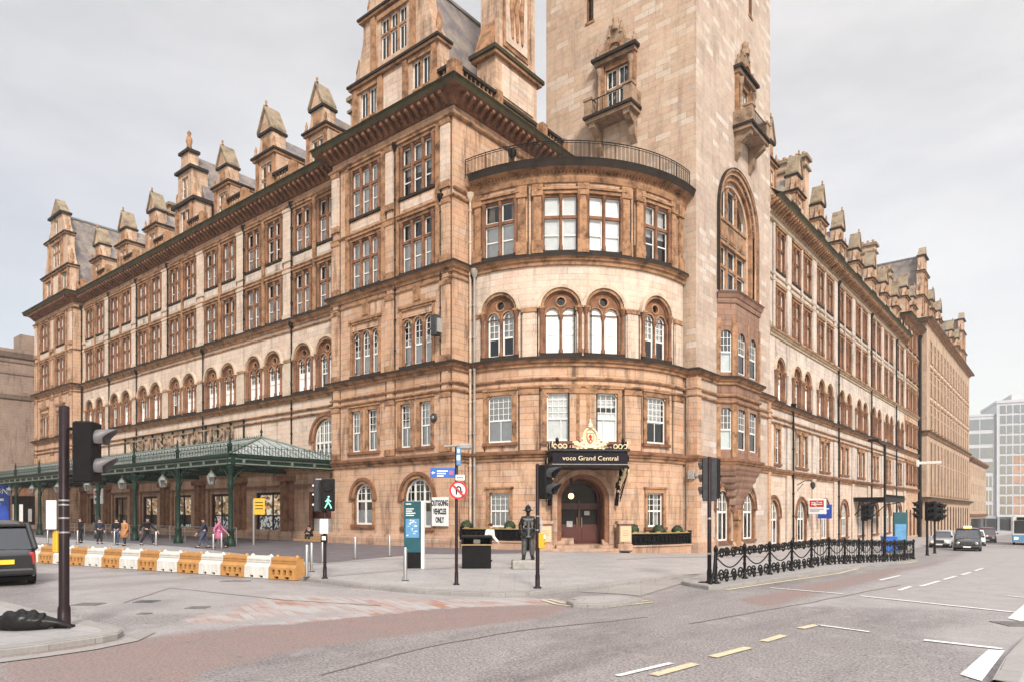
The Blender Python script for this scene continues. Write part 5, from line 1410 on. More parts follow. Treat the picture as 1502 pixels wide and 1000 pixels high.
me_ = bpy.data.meshes.new('road'); me_.from_pydata([(float(x), float(y), gz(float(y))+.004) for y in gy for x in gx], [], [(j*nx+i, j*nx+i+1, (j+1)*nx+i+1, (j+1)*nx+i) for j in range(ny-1) for i in range(nx-1)])
ca_ = me_.color_attributes.new('wear', 'FLOAT_COLOR', 'POINT'); ca_.data.foreach_set('color', np.concatenate([wear.reshape(-1, 3), np.ones((nx*ny, 1))], 1).ravel().astype(np.float32)); me_.materials.append(MATS['asphalt'])
tag(inst(me_, 'road'), kind='structure')
# tactile refuge with double yellow lines
ref = [tuple(p[:2]) for p in gpl([(832, 879.5), (842, 884.5), (880, 886), (925, 881), (941, 877.5), (912, 872), (850, 874)], .10)]
poly_sheet('traffic_island', ref, 'paving', .11, .5); kerb_line('kerb', ref+[ref[0]], .2, .11)
poly_sheet('pavement', [p[:2] for p in gpl([(850, 868), (930, 856), (985, 850), (1035, 845), (998, 856), (940, 874), (910, 871)])], 'kerbstone', .016, .5)
def strip(name, pts, w, mat, dz=.018):
    P = [Vector(p[:2]) for p in pts]; m = MB(); v = []
    for i, p in enumerate(P):
        d = (P[min(i+1, len(P)-1)]-P[max(0, i-1)]).normalized(); nr = Vector((d.y, -d.x))*w/2
        for q in (p+nr, p-nr): v.append((q.x, q.y, gz(q.y)+dz))
    m.add(v, [[2*i, 2*i+2, 2*i+3, 2*i+1] for i in range(len(P)-1)])
    return tag(m.build(name, [mat]), kind='structure')
strip('road_marking', gpl([(795, 880), (815, 886), (850, 891), (890, 891), (925, 887), (958, 883)]), .10, 'line_yellow')
strip('road_marking', gpl([(805, 879), (826, 884.5), (852, 888.5), (890, 888.5), (922, 884.5), (950, 881)]), .10, 'line_yellow')
strip('road_marking', dens([p[:2] for p in gpl([(1066, 865), (1140, 854), (1230, 841), (1345, 823)])]), .12, 'line_yellow')
for a, b in (((958, 991), (1020, 974)), ((1045, 964), (1098, 950)), ((1120, 941), (1150, 932)), ((1174, 922), (1198, 916.5))):
    strip('road_marking', gpl([a, b]), .16, 'line_yellow')
for a, b, w in (((905, 992), (985, 973), .10), ((1198, 916.5), (1275, 927), .10), ((1130, 862), (1237, 871), .12), ((1262, 874), (1487, 898), .14), ((1355, 939), (1470, 952), .16), ((1290, 851), (1320, 844), .12), ((1318, 866), (1336, 860), .12), ((1350, 860), (1378, 852), .12), ((1384, 850), (1402, 845), .12), ((1410, 843), (1424, 839), .12), ((1430, 837), (1442, 833), .12), ((1478, 874), (1530, 879), .12)):
    strip('road_marking', gpl([a, b]), w, 'line_white')
poly_sheet('road_marking', [p[:2] for p in gpl([(1408, 990), (1440, 1000), (1474, 955), (1450, 953)])], 'line_white', .018)
poly_sheet('road_marking', [p[:2] for p in gpl([(1478, 907), (1500, 912), (1530, 880), (1510, 880)])], 'line_white', .018)
# near pavement corner, bottom left
kn = [tuple(p[:2]) for p in gpl([(-420, 990), (-150, 972), (0, 951), (60, 944), (110, 937), (150, 931.5), (172, 927), (179, 922), (172, 917), (150, 913), (100, 903), (40, 890), (0, 880), (-120, 862), (-260, 845)], KH)]
poly_sheet('pavement', kn, 'paving', KH, .2); kerb_line('kerb', kn+[kn[0]], .3)
strip('road', gpl([(-20, 972), (60, 962), (130, 952), (190, 940), (215, 928)]), .32, 'kerbstone', .018)
# far right kerb
kr = [tuple(p[:2]) for p in gpl([(1456, 1010), (1475, 975), (1502, 945), (1560, 905)])]
poly_sheet('pavement', kr+[(kr[-1][0]+10, kr[-1][1]), (kr[0][0]+12, kr[0][1]-3)], 'paving', KH, .2); kerb_line('kerb', kr[::-1])
poly_sheet('pavement', [(33.5, 60), (33.5, 170), (60, 170), (60, 60)], 'paving', KH)
# tar seams and drains
for l in ([(470, 990), (620, 950), (760, 925), (950, 905)], [(1010, 915), (1180, 885), (1320, 858)], [(250, 862), (420, 880), (560, 888)], [(250, 862), (180, 884)]):
    P_ = dens([p[:2] for p in gpl(l)], .5); P_ = [p+Vector((random.uniform(-.03, .03), random.uniform(-.03, .03))) for p in P_]
    strip('road', P_, .045, 'tar', .012)
# covers and patches in the road
for i, (x, y, w, d, mt) in enumerate(((1405, 905, 1.5, .8, 'asphalt_old'), (1500, 915, .9, .6, 'cover_metal'), (130, 886, .6, .45, 'cover_metal'), (215, 882, .5, .4, 'cover_metal'), (290, 891, .45, .35, 'cover_metal'), (560, 853, .7, .4, 'cover_metal'), (212, 900, .25, .2, 'cover_metal'), (345, 852, .9, .3, 'cover_metal'))):
    p = gp(x, y); m = MB(); m.T = Matrix.Translation((p.x, p.y, p.z)) @ Matrix.Rotation(.66, 4, 'Z')
    m.box(-w/2, w/2, -d/2, d/2, 0, .02); 
    if mt != 'asphalt_old':
        for k in range(5): m.box(-w*.4, w*.4, -d*.4+d*.17*k, -d*.4+d*.17*k+d*.07, .02, .026)
    tag(m.build('manhole_cover', [mt]), 'flat metal cover set in the %s' % ['road near the right lane lines', 'road at the right edge', 'road just beyond the near kerb corner', 'road right of the near signal pole', 'road left of the stone setts', 'kerb edge beside the slim bollard', 'road, smallest round one by the near corner', 'road below the middle barriers'][i], 'cover') if mt != 'asphalt_old' else tag(o_ := bpy.data.objects[-1] if False else COL.objects[-1], kind='structure')

# ================================================================== iron and glass canopy
CN = thing('iron_canopy', 'long green iron and glass canopy over the station entrance pavement', 'canopy', (-12, -3, KH))
cols = [-11.9-6.86*k for k in range(9)]
YF, YB, ZE, ZR = -4.3, 3.95, 5.15, 7.25     # local: front line, wall line, eaves, ridge (origin at y=-3)
LX = [x+12 for x in cols]; XL, XR = LX[-1]-2, .25
YM = (YF+YB)/2
for k, x in enumerate(LX):
    m = MB()
    m.lathe([(.30, 0), (.30, .25), (.22, .35), (.2, .9), (.24, .95), (.15, 1.1), (.13, 3.6), (.2, 3.75), (.14, 3.9), (.13, 4.6), (.24, 4.8), (.24, 5.0)], (x, YF, 0), 12)
    m.lathe([(.16, 5.0), (.2, 5.3), (.12, 5.5), (.12, 6.1), (.18, 6.2), (.06, 6.4), (.09, 6.6), (.02, 7.0)], (x, YF-.05, 0), 8)
    c = m.build('column', ['iron_green'], CN)
    b = MB()
    for sx in ((-1, 1) if 0 < k else (-1,)):
        pts = [(x+sx*(.12+1.6*(1-math.cos(t*PI/2/8))), YF, 3.6+1.4*math.sin(t*PI/2/8)) for t in range(9)]
        b.tube(pts, .05, 6)
        for q in range(3):
            r = .34-.08*q; cx, cz = x+sx*(.42+.5*q), 4.75-.02*q
            b.tube([(cx+r*math.cos(t*PI/5)*(1-t*.06), YF, cz+r*math.sin(t*PI/5)*(1-t*.06)) for t in range(12)], .03, 5)
    pts = [(x, YF+.12+1.6*(1-math.cos(t*PI/2/8)), 3.6+1.4*math.sin(t*PI/2/8)) for t in range(9)]; b.tube(pts, .05, 6)
    if k == 0: b.tube([(x, YF+.3+q*.5, 4.85-.15*abs(math.sin(q*2))) for q in range(4)], .03, 5)
    b.build('bracket', ['iron_green'], c)
m = MB()
for y0, y1, z0, z1, mi in ((YF-.14, YF+.14, ZE-.16, ZE+.34, 0), (YF-.20, YF-.14, ZE-.1, ZE-.02, 1), (YF-.20, YF-.14, ZE+.2, ZE+.30, 1), (YF-.32, YF+.2, ZE+.34, ZE+.52, 0)): m.box(XL, XR+.14, y0, y1, z0, z1, mi)
for x0, x1, z0, z1, mi in ((XR-.14, XR+.14, ZE-.16, ZE+.34, 0), (XR+.14, XR+.20, ZE-.1, ZE-.02, 1), (XR+.14, XR+.20, ZE+.2, ZE+.30, 1), (XR-.2, XR+.32, ZE+.34, ZE+.52, 0)): m.box(x0, x1, YF+.15, YB, z0, z1, mi)
k = 0
y = YF+.6
while y < YB: m.box(XR+.14, XR+.23, y, y+.16, ZE-.02, ZE+.22, 1); y += 1.7
x = XL+.5
while x < XR: m.box(x, x+.14, YF-.23, YF-.14, ZE-.02, ZE+.22, 1); x += 1.72
for x in LX: m.box(x-.06, x+.06, YF+.14, YB, ZE-.1, ZE+.3, 0)
for y in (YM, ): m.box(XL, XR-.2, y-.05, y+.05, ZE-.05, ZE+.25, 0)
m.build('fascia', ['iron_green', 'iron_green_light'], CN)
m = MB(); hip = XR-3.6; zb = ZE+.54
m.add([(XL, YF-.2, zb), (XR+.2, YF-.2, zb), (hip, YM, ZR), (XL, YM, ZR)], [(0, 1, 2, 3)]); m.add([(XR+.2, YF-.2, zb), (XR+.2, YB, zb), (hip, YM, ZR)], [(0, 1, 2)]); m.add([(XR+.2, YB, zb), (XL, YB, zb), (XL, YM, ZR), (hip, YM, ZR)], [(0, 1, 2, 3)])
m.build('roof_glazing', ['glass_roof'], CN)
m = MB()
def lerp(a, b, t): return tuple(a[i]+(b[i]-a[i])*t for i in range(3))
n = int((hip-XL)/1.15)
for i in range(n+1):
    x = XL+(hip-XL)*i/n
    for y in (YF-.2, YB): m.tube([(x, y, zb+.02), (x, YM, ZR+.02)], .018, 4)
for i in range(1, 7):
    t = i/7
    m.tube([lerp((hip, YF-.2, zb+.02), (XR+.2, YF-.2, zb+.02), t), lerp((hip, YM, ZR+.02), (XR+.2, YF-.2, zb+.02), t)], .03, 4)
    m.tube([lerp((hip, YB, zb+.02), (XR+.2, YB, zb+.02), t), lerp((hip, YM, ZR+.02), (XR+.2, YB, zb+.02), t)], .03, 4)
for i in range(1, 12):
    t = i/12; y = YF-.2+(YB-YF+.2)*t; q = (YM-abs(y-YM)-(YF-.2))/(YM-YF+.2) if y <= YM else (YB-y)/(YB-YM)
    m.tube([(XR+.2, y, zb+.02), (XR+.2+(hip-XR-.2)*q, y if True else YM, zb+.02+(ZR-zb)*q)], .03, 4)
for a, b in (((XR+.2, YF-.2, zb+.04), (hip, YM, ZR+.05)), ((XR+.2, YB, zb+.04), (hip, YM, ZR+.05)), ((XL, YM, ZR+.05), (hip, YM, ZR+.05))): m.tube([a, b], .075, 6)
for z in (.33, .66): 
    for y in (YF-.2, YB): m.tube([(XL, y+(YM-y)*z, zb+(ZR-zb)*z+.02), (XR-(XR-hip)*z, y+(YM-y)*z, zb+(ZR-zb)*z+.02)], .018, 4)
m.build('roof_bars', ['iron_green_light'], CN)
m = MB()   # cresting
def crest(p0, p1, z):
    p0 = Vector(p0); p1 = Vector(p1); L = (p1-p0).length; d = (p1-p0)/L; k = int(L/.21)
    m.tube([(p0.x, p0.y, z+.03), (p1.x, p1.y, z+.03)], .03, 4); m.tube([(p0.x, p0.y, z+.52), (p1.x, p1.y, z+.52)], .018, 4)
    for i in range(k):
        p = p0+d*(i+.5)*L/k; h = .66 if i % 2 == 0 else .58
        m.tube([(p.x, p.y, z), (p.x, p.y, z+h)], [.016, .028] if i % 2 == 0 else .014, 4)
        if i % 2: 
            c = p; m.tube([(c.x+d.x*.075*math.cos(t*PI/3), c.y+d.y*.075*math.cos(t*PI/3), z+.3+.1*math.sin(t*PI/3)) for t in range(7)], .011, 4)
crest((XL, YF-.24), (XR+.24, YF-.24), ZE+.5); crest((XR+.24, YF-.24), (XR+.24, YB), ZE+.5)
i = 0
x = XL
while x < hip: m.lathe([(.02, 0), (.03, .08), (.0, .18)], (x, YM, ZR+.08), 5); x += .3
for x in (hip, hip-6.8, hip-20.5): m.lathe([(.09, 0), (.05, .3), (.1, .4), (.03, .6), (.015, 1.2)], (x, YM, ZR), 6)
m.build('cresting', ['iron_green'], CN)
# lettering in front of the wall above the canopy
L_ = thing('station_lettering', 'row of tall letters spelling out the station above the canopy', 'lettering', (-36.5, .8, 8.35))
t_ = text('CENTRAL STATION', 1.5, 'letters', 'carved', L_, stand_mat((0, 0, .55), 0), .06, sx=1.55)
m = MB(); m.box(-11.8, 11.8, -.06, .04, -.42, -.32); m.box(-11.8, 11.8, -.06, .04, 1.42, 1.5)
for i in range(12): m.box(-11.7+i*2.12, -11.62+i*2.12, .02, .16, -.42, 1.5)
m.build('letter_rail', ['iron_green'], L_)
# hanging lanterns
def lantern(name, label, loc, group, drop=1.1, mat='iron_green_light', s=1.0):
    o = thing(name, label, 'lantern', loc, 0, group)
    m = MB(); m.tube([(0, 0, 0), (0, 0, -drop+.45)], .025, 6); m.lathe([(.02, .5), (.09, .42), (.11, .3), (.2, .22), (.32, .02), (.34, 0)], (0, 0, -drop), 6, smooth=False)
    m.lathe([(.05, -.55), (.16, -.5), (.19, -.46)], (0, 0, -drop), 6, smooth=False)
    for k in range(6):
        t = PI*k/3; m.tube([(.31*math.cos(t), .31*math.sin(t), -drop), (.18*math.cos(t), .18*math.sin(t), -drop-.48)], .018, 4)
    m.tube([(0, 0, -.15), (.14, 0, -.05), (.26, 0, -.2), (.16, 0, -.3)], .02, 5); m.tube([(0, 0, -.15), (-.14, 0, -.05), (-.26, 0, -.2), (-.16, 0, -.3)], .02, 5)
    m.build('lantern_frame', [mat], o)
    g = MB(); g.lathe([(.29, 0), (.17, -.47)], (0, 0, -drop), 6, smooth=False); g.build('lantern_glass', ['glass'], o)
    return o
for k in range(8):
    lantern('lantern', ['hexagonal lantern hanging nearest the canopy end', 'second lantern from the near canopy end'][k] if k < 2 else '%s hanging lantern counted from the near canopy end' % ['third', 'fourth', 'fifth', 'sixth', 'seventh', 'eighth'][k-2], (cols[k]-2.6, -7.15, KH+ZE-.05), 'lanterns hanging under the green canopy', .75, s=1.2)

# ================================================================== hotel porch
pd = 43.3*PI/180
PO = thing('entrance_porch', 'black porch canopy with gilt hotel lettering over the red door', 'porch', (*fA(sd, 0, 0)[:2], KH-.1), pd)
PW2, PD = 2.05, 2.3
m = MB()
m.box(-PW2, PW2, -PD, -PD+.14, 4.72, 5.48, 0); m.box(-PW2, -PW2+.14, -PD+.14, .25, 4.72, 5.48, 0); m.box(PW2-.14, PW2, -PD+.14, .25, 4.72, 5.48, 0)
m.box(-PW2-.1, PW2+.1, -PD-.12, .3, 5.48, 5.62, 0); m.box(-PW2-.05, PW2+.05, -PD-.06, .3, 4.62, 4.72, 0); m.box(-PW2+.14, PW2-.14, -PD+.14, .3, 5.0, 5.1, 0)
m.box(-PW2-.12, PW2+.12, -PD-.14, -PD-.1, 5.5, 5.58, 1); m.box(-PW2-.02, PW2+.02, -PD-.03, -PD-.0, 4.76, 4.8, 2)
m.build('canopy_box', ['navy', 'signal_grey', 'concrete'], PO)
text('voco Grand Central', .34, 'sign_letters', 'gold_pale', PO, stand_mat((0.02, -PD-.012, 5.10), 0), .012, sx=1.1)
for sx in (-1, 1):
    m = MB(); x = sx*(PW2-.12)
    m.tube([(x, -.1, 2.6), (x, -.35, 3.2), (x, -.9, 4.0), (x, -PD+.3, 4.6)], [.12, .11, .09, .07], 8, 0)
    for q in range(4):
        r = .34-.05*q; c = (-.25-.42*q, 3.5+.36*q)
        m.tube([(x, c[0]-.1+r*math.cos(t*PI/5)*(1-.05*t), c[1]+.1+r*math.sin(t*PI/5)*(1-.05*t)) for t in range(13)], .045, 6, 1 if q % 2 else 0)
        m.ball((x, c[0]-.35, c[1]-.1), .09, mi=1, n=8, m=6)
    for q in range(5): m.ball((x+sx*.05, -PD+.2+.16*q, 4.55-.12*q), .10, .12, .10, 1, 8, 6)
    m.build('bracket', ['iron_black', 'gold_pale'], PO)
m = MB()   # iron scroll cresting along the porch top
for sx in (-1, 1):
    for q in range(7):
        y = -PD+.1+q*.34
        m.tube([(sx*PW2, y+.13*math.cos(t*PI/4), 5.85+.2*math.sin(t*PI/4)) for t in range(9)], .03, 5, q % 3 == 0)
    for q in range(4):
        x = sx*(PW2-.15-q*.26)
        m.tube([(x+.11*math.cos(t*PI/4), -PD-.02, 5.74+.12*math.sin(t*PI/4)) for t in range(9)], .032, 5, 1 if q < 3 else 0)
    m.lathe([(.07, 0), (.04, .2), (.09, .3), (.1, .5), (.03, .6)], (sx*(PW2-.25), -PD, 5.62), 8, 0)
m.box(-PW2, PW2, -PD-.03, -PD+.03, 5.62, 5.66, 0)
m.build('cresting', ['iron_black', 'gold_pale'], PO)
for sx in (-1, 1):      # scrolled side screens
    m = MB(); x = sx*(PW2+.08)
    for q in range(6):
        y = -PD+.25+q*.40
        for z, r in ((5.1, .19), (4.45, .15)):
            m.tube([(x, y+r*(1-.06*t)*math.cos(t*PI/4+q), z+r*(1-.06*t)*math.sin(t*PI/4+q)) for t in range(12)], .035, 5, 1 if (q+int(z)) % 4 == 0 else 0)
    for z in (4.62, 5.55): m.tube([(x, -PD, z), (x, .2, z)], .03, 5)
    for q in range(4): m.tube([(x, -PD+.1, 4.6), (x, -PD+.5+.5*q, 4.2-.4*q), (x, -.1, 3.4-.2*q)], .03, 5)
    m.build('side_screen', ['iron_black', 'gold_pale'], PO)
m = MB()   # coat of arms
cz = 6.2
m.T = Matrix.Translation((0, 0, cz)) @ Matrix.Diagonal((.74, 1, .84, 1)) @ Matrix.Translation((0, 0, -cz))
m.tube([(.52*math.cos(t*PI/14), -PD-.02, cz+.62*math.sin(t*PI/14)) for t in range(29)], .085, 8, 0, cap=False)
m.prism([(.48*math.cos(t*PI/10), cz+.58*math.sin(t*PI/10)) for t in range(20)], -PD+.0, -PD+.05, 0)
sh = [(-.28, cz+.32), (.28, cz+.32), (.28, cz-.02), (.18, cz-.25), (0, cz-.38), (-.18, cz-.25), (-.28, cz-.02)]
m.prism(sh, -PD-.06, -PD+.0, 2)
m.prism([(x*.74, cz+(z-cz)*.74) for x, z in sh], -PD-.09, -PD-.06, 0)
lion = [(-.10, cz+.15), (-.02, cz+.2), (.06, cz+.16), (.05, cz+.08), (.13, cz+.12), (.14, cz+.06), (.06, cz+.0), (.07, cz-.08), (.13, cz-.14), (.05, cz-.2), (.01, cz-.1), (-.05, cz-.2), (-.12, cz-.16), (-.05, cz-.06), (-.06, cz+.03), (-.14, cz+.02), (-.13, cz+.09)]
m.prism([(x*1.05, cz+(z-cz)*1.05) for x, z in lion][::-1], -PD-.12, -PD-.09, 1)
for sx in (-1, 1):
    for q, (x, z, r) in enumerate(((.55, -.35, .2), (.8, -.5, .2), (1.05, -.42, .17), (.68, -.68, .16), (.95, -.72, .15), (.35, -.68, .18), (.62, -.05, .1), (1.22, -.3, .12))):
        m.ball((sx*x, -PD-.03, cz+z), r*1.15, .10, r*.7, 0, 10, 6)
    m.tube([(sx*.3, -PD, cz-.6), (sx*.7, -PD-.05, cz-.55), (sx*1.0, -PD-.05, cz-.25), (sx*1.3, -PD-.03, cz-.32)], [.12, .11, .08, .03], 8, 0)
m.lathe([(.2, 0), (.24, .06), (.16, .1), (.2, .22), (.1, .3), (.05, .42), (.07, .5), (.01, .62)], (0, -PD-.02, cz+.64), 10, 0)
m.build('coat_of_arms', ['gold_pale', 'tail_red', 'terracotta'], PO)
m = MB(); m.box(-.9, -.78, -1.1, -.98, 3.25, 4.1, 0); m.ball((-.84, -1.04, 3.1), .16, mi=1); m.build('porch_lamp', ['iron_black', 'light_warm'], PO)
# door set
DR = MB(); DR.T = Matrix.Translation((*fA(sd, 0, 0)[:2], 0)) @ Matrix.Rotation(pd, 4, 'Z')
DR.arcband(flat, 0, 2.9, 1.25, 1.5, -.08, 1.4, 3); DR.arcband(flat, 0, 2.9, 1.5, 1.78, -.18, .03, 1)
for sx in (-1, 1):
    a, b = sorted((sx*1.25, sx*1.5)); DR.fbox(flat, a, b, -.6, 2.9, -.08, 1.4, 3)
    a, b = sorted((sx*1.5, sx*1.78)); DR.fbox(flat, a, b, -.6, 2.9, -.18, .03, 1)
DR.box(-1.9, 1.9, -1.0, 1.2, -.5, KH+.06, 2); DR.box(-1.6, 1.6, -.6, 1.2, KH+.06, KH+.24, 2)
DR.build('door_surround', ['trim', 'stone_base', 'stone_base', 'trim_red'], HB)  # darker red trim puts the porch's shade into the arch
D2 = MB(); D2.T = DR.T @ Matrix.Translation((0, .42, 0))
D2.prism(archp(0, .35, 2.5, 2.55), 1.0, 1.02, 1)
for x0, x1 in ((-1.25, -1.1), (1.1, 1.25), (-.06, .06)): D2.box(x0, x1, .82, .98, .36, 2.9)
D2.box(-1.1, 1.1, .83, .97, 2.55, 2.75); D2.box(-1.1, 1.1, .84, .97, .36, 1.35)
for sx in (-1, 1):
    D2.box(sx*.58-.42, sx*.58+.42, .80, .84, .5, 1.2); D2.box(sx*.58-.5, sx*.58+.5, .86, .96, 1.35, 1.5); D2.box(sx*.58-.5, sx*.58+.5, .86, .96, 2.4, 2.55)
    D2.tube([(sx*.14, .78, 1.3), (sx*.14, .74, 1.6), (sx*.14, .78, 1.9)], .025, 6, 2)
D2.arcband(flat, 0, 2.9, 1.08, 1.24, .82, .98, 0); D2.box(.3, .62, .8, .815, 2.05, 2.3, 3); D2.box(-.75, -.4, .8, .815, 1.35, 1.7, 3)
D2.build('door', ['door_red', 'lens_dark', 'brass', 'poster_grey'], HB)
# piers with menu boards
for i, sx in enumerate((-1, 1)):
    loc = Matrix.Translation((*fA(sd, 0, 0)[:2], KH-.1)) @ Matrix.Rotation(pd, 4, 'Z') @ Vector((sx*2.25, -.75, 0))
    o = thing('menu_pier', ['low stone pier with pale board left of the red door', 'low stone pier with pale board right of the red door'][i], 'pier', loc, pd, 'piers beside the hotel door')
    m = MB(); m.box(-.42, .42, -.3, .5, 0, .42, 0, .06); m.box(-.36, .36, -.22, .5, .42, 1.5, 0, .03); m.box(-.46, .46, -.32, .5, 1.5, 1.72, 0, .05); m.build('pier', ['stone_base'], o)
    m = MB(); m.box(-.3, .3, -.27, -.23, .55, 1.42, 0)
    for k in range(3): m.box(-.16, .16, -.275, -.27, .9+.12*k, .93+.12*k, 1)
    m.build('board', ['tan', 'wood'], o)
# area railings on low walls along the curve
def area_rail(name, label, ph0, ph1):
    s0, s1 = ph0*dg, ph1*dg; mid_ = fA((s0+s1)/2, 0, -1.1)
    o = thing(name, label, 'railing', (mid_[0], mid_[1], gz(mid_[1])+KH)); inv = Vector((mid_[0], mid_[1], gz(mid_[1])+KH))
    f = lambda s, z, d: tuple(Vector(fA(s, z, d-1.1))+Vector((0, 0, 0))-Vector((inv.x, inv.y, 0)))
    m = MB(); m.fbox(f, s0, s1, -.2, .42, -.14, .14, 0, 14); m.fbox(f, s0, s1, .42, .5, -.2, .2, 0, 14); m.build('low_wall', ['stone_base'], o)
    m = MB(); k = int((s1-s0)*1.0/.14)
    for i in range(k+1):
        p = Vector(f(s0+(s1-s0)*i/k, 0, 0)); m.tube([p+Vector((0, 0, .5)), p+Vector((0, 0, 1.12))], .022 if i % 8 else .04, 5, 0)
        if i % 2 == 0 and i < k: 
            q = Vector(f(s0+(s1-s0)*(i+.5)/k, 0, 0)); m.tube([q+Vector((0, 0, .7)), q+Vector((0, 0, .95))], .05, 5, 0)
    for z, r in ((.56, .03), (.98, .03), (1.12, .05)): m.tube([f(s0+(s1-s0)*i/14, z, 0) for i in range(15)], r, 6, 0)
    m.fbox(f, s0, s1, .52, 1.08, .05, .07, 0, 14)
    m.build('railing', ['iron_black'], o)
    m = MB(); m.fbox(f, s0, s1, 1.15, 1.20, -.09, .09, 0, 14)
    for i in range(6): 
        s = s0+(s1-s0)*(i+.5)/6; m.fbox(f, s-.12, s+.12, 1.2, 1.27, -.07, .07, 0, 2)
    m.build('top_rail', ['brass'], o); 
    e = MB()
    for s in (s0, s1): p = f(s, 0, 0); e.box(p[0]-.1, p[0]+.1, p[1]-.1, p[1]+.1, -.2, 1.3)
    e.build('end_post', ['iron_black'], o)
area_rail('area_railing', 'black railing on a low curved wall left of the hotel door', 2, 25)
area_rail('area_railing', 'black railing on a low curved wall right of the hotel door', 57, 83)
for i, (ph, lb) in enumerate(((1.5, 'round clipped bush at the drainpipes behind the litter bin'), (18.5, 'round clipped bush behind the bronze statue'), (60, 'round clipped bush nearest the red door'), (70.5, 'round clipped bush below the small right window'), (80, 'round clipped bush nearest the tower corner'))):
    p = fA(ph*dg, 0, -.62); z = gz(p[1])+KH
    o = thing('topiary_bush', lb, 'bush', (p[0], p[1], z), random.random()*6, 'clipped bushes along the hotel front')
    m = MB(); m.lathe([(.2, 0), (.28, .55), (.3, .6), (.26, .6)], (0, 0, .42), 12); m.box(-.3, .3, -.3, .3, 0, .42); m.build('pot', ['iron_black'], o)
    m = MB()
    for q in range(900):
        u = Vector((random.gauss(0, 1), random.gauss(0, 1), random.gauss(0, 1))).normalized(); r = .33*(.8+.26*random.random())
        c = u*r+Vector((0, 0, 1.32)); t = u.orthogonal().normalized()*.035; w = u.cross(t)*1.0+u*random.uniform(-.03, .03)
        m.add([c-t-w, c+t-w*.6, c+t*.3+w, c-t*.8+w*.5], [(0, 1, 2, 3)])
    m.ball((0, 0, 1.32), .29, n=12, m=8); m.build('foliage', ['leaf'], o)

# board and wall fittings
o = thing('notice_board', 'white board with black capitals about outgoing vehicles on the wall', 'sign', (-.98, -.12, 2.25))
m = MB(); m.box(-.68, .68, -.03, .03, -.86, .86, 0, .01); m.build('panel', ['white'], o)
for k, w in enumerate(('OUTGOING', 'VEHICLES', 'ONLY')): text(w, .46, 'letters', 'black', o, stand_mat((0, -.035, .50-.50*k), 0), .004, sx=.56, bold=.018)
o = thing('wall_plaque', 'small dark round plaque high on the pavilion corner', 'plaque', (-1.55, -.06, 7.9))
m = MB(); m.T = Matrix.Rotation(PI/2, 4, 'X'); m.lathe([(.26, 0), (.26, .06), (.2, .1)], (0, 0, 0), 16, 0); m.lathe([(.1, .1), (.08, .13)], (0, 0, 0), 12, 1); m.build('disc', ['signal_grey', 'concrete'], o)
o = thing('security_camera', 'dark camera box on a long bracket at the pavilion corner', 'camera', (-1.0, -.1, 12.6))
m = MB(); m.tube([(-1.1, 0, .45), (-.2, -.55, .45), (.2, -.55, .4)], .035, 6); m.box(-.05, .38, -.75, -.3, -.05, 1.15, 0, .03); m.box(.42, .55, -.7, -.35, .1, .9, 1); m.tube([(0, 0, .2), (.1, -.4, .2)], .03, 6); m.build('housing', ['signal_grey', 'concrete'], o)
for i, (p, rz, lb) in enumerate((((9.9, 10.9, 4.5), 0, 'small pale fitting on the tower base beside the railing'), )):
    o = thing('junction_box', lb, 'box', p, rz); m = MB(); m.box(-.25, .2, -.12, .1, -.25, .3, 0, .03); m.box(.24, .4, -.1, .1, -.1, .2, 0, .02); m.build('casing', ['concrete'], o)

# ================================================================== street furniture
CA = math.atan2(CRN.y, CRN.x)          # facing the viewer
def bollard(label, px, py, hgt=1.0, r=.055):
    p = gp(px, py, KH)
    o = thing('bollard', label, 'bollard', p, 0, 'slim steel bollards on the pavement')
    m = MB(); m.lathe([(r, 0), (r, hgt-.03), (r*.7, hgt), (.001, hgt)], (0, 0, 0), 14); m.build('post', ['steel'], o)
    m = MB(); m.lathe([(r*2.2, 0), (r*2.0, .02), (r, .025)], (0, 0, 0), 14); m.build('base_ring', ['signal_grey'], o)
for lb, x, y, h in (('slim steel bollard standing beside the teal map totem', 594.5, 851, 1.02), ('slim steel bollard left of the pavilion left window', 521, 819, 1.0), ('slim steel bollard in front of the large arched window', 571.5, 815.5, 1.0), ('pale bollard nearest the amber barrier end', 450, 846, 1.05), ('pale bollard just right of the barrier end', 457, 838, 1.02), ('bollard half hidden behind the pedestrian signal', 473, 825, 1.0),
                    ('slim bollard before the canopy column with the yellow notice', 325, 804, .9), ('slim bollard nearest the near canopy column', 313, 806, .9), ('slim bollard below the third canopy lantern', 229, 800, .9), ('slim bollard beside the orange coat walker', 168, 799, .9), ('slim bollard left of the distant walkers', 114, 798, .9), ('farthest slim bollard behind the black cab', 70, 797, .9)):
    bollard(lb, x, y, h)
# handrail under the canopy
o = thing('barrier_rail', 'thin steel pedestrian rail under the canopy', 'railing', (-13.2, -6.2, KH))
m = MB()
for k in range(15): m.tube([(-k*2.3, 0, 0), (-k*2.3, 0, 1.1)], .03, 6)
for z in (.75, 1.1): m.tube([(0, 0, z), (-32.2, 0, z)], .028, 6)
m.build('rails', ['steel'], o)
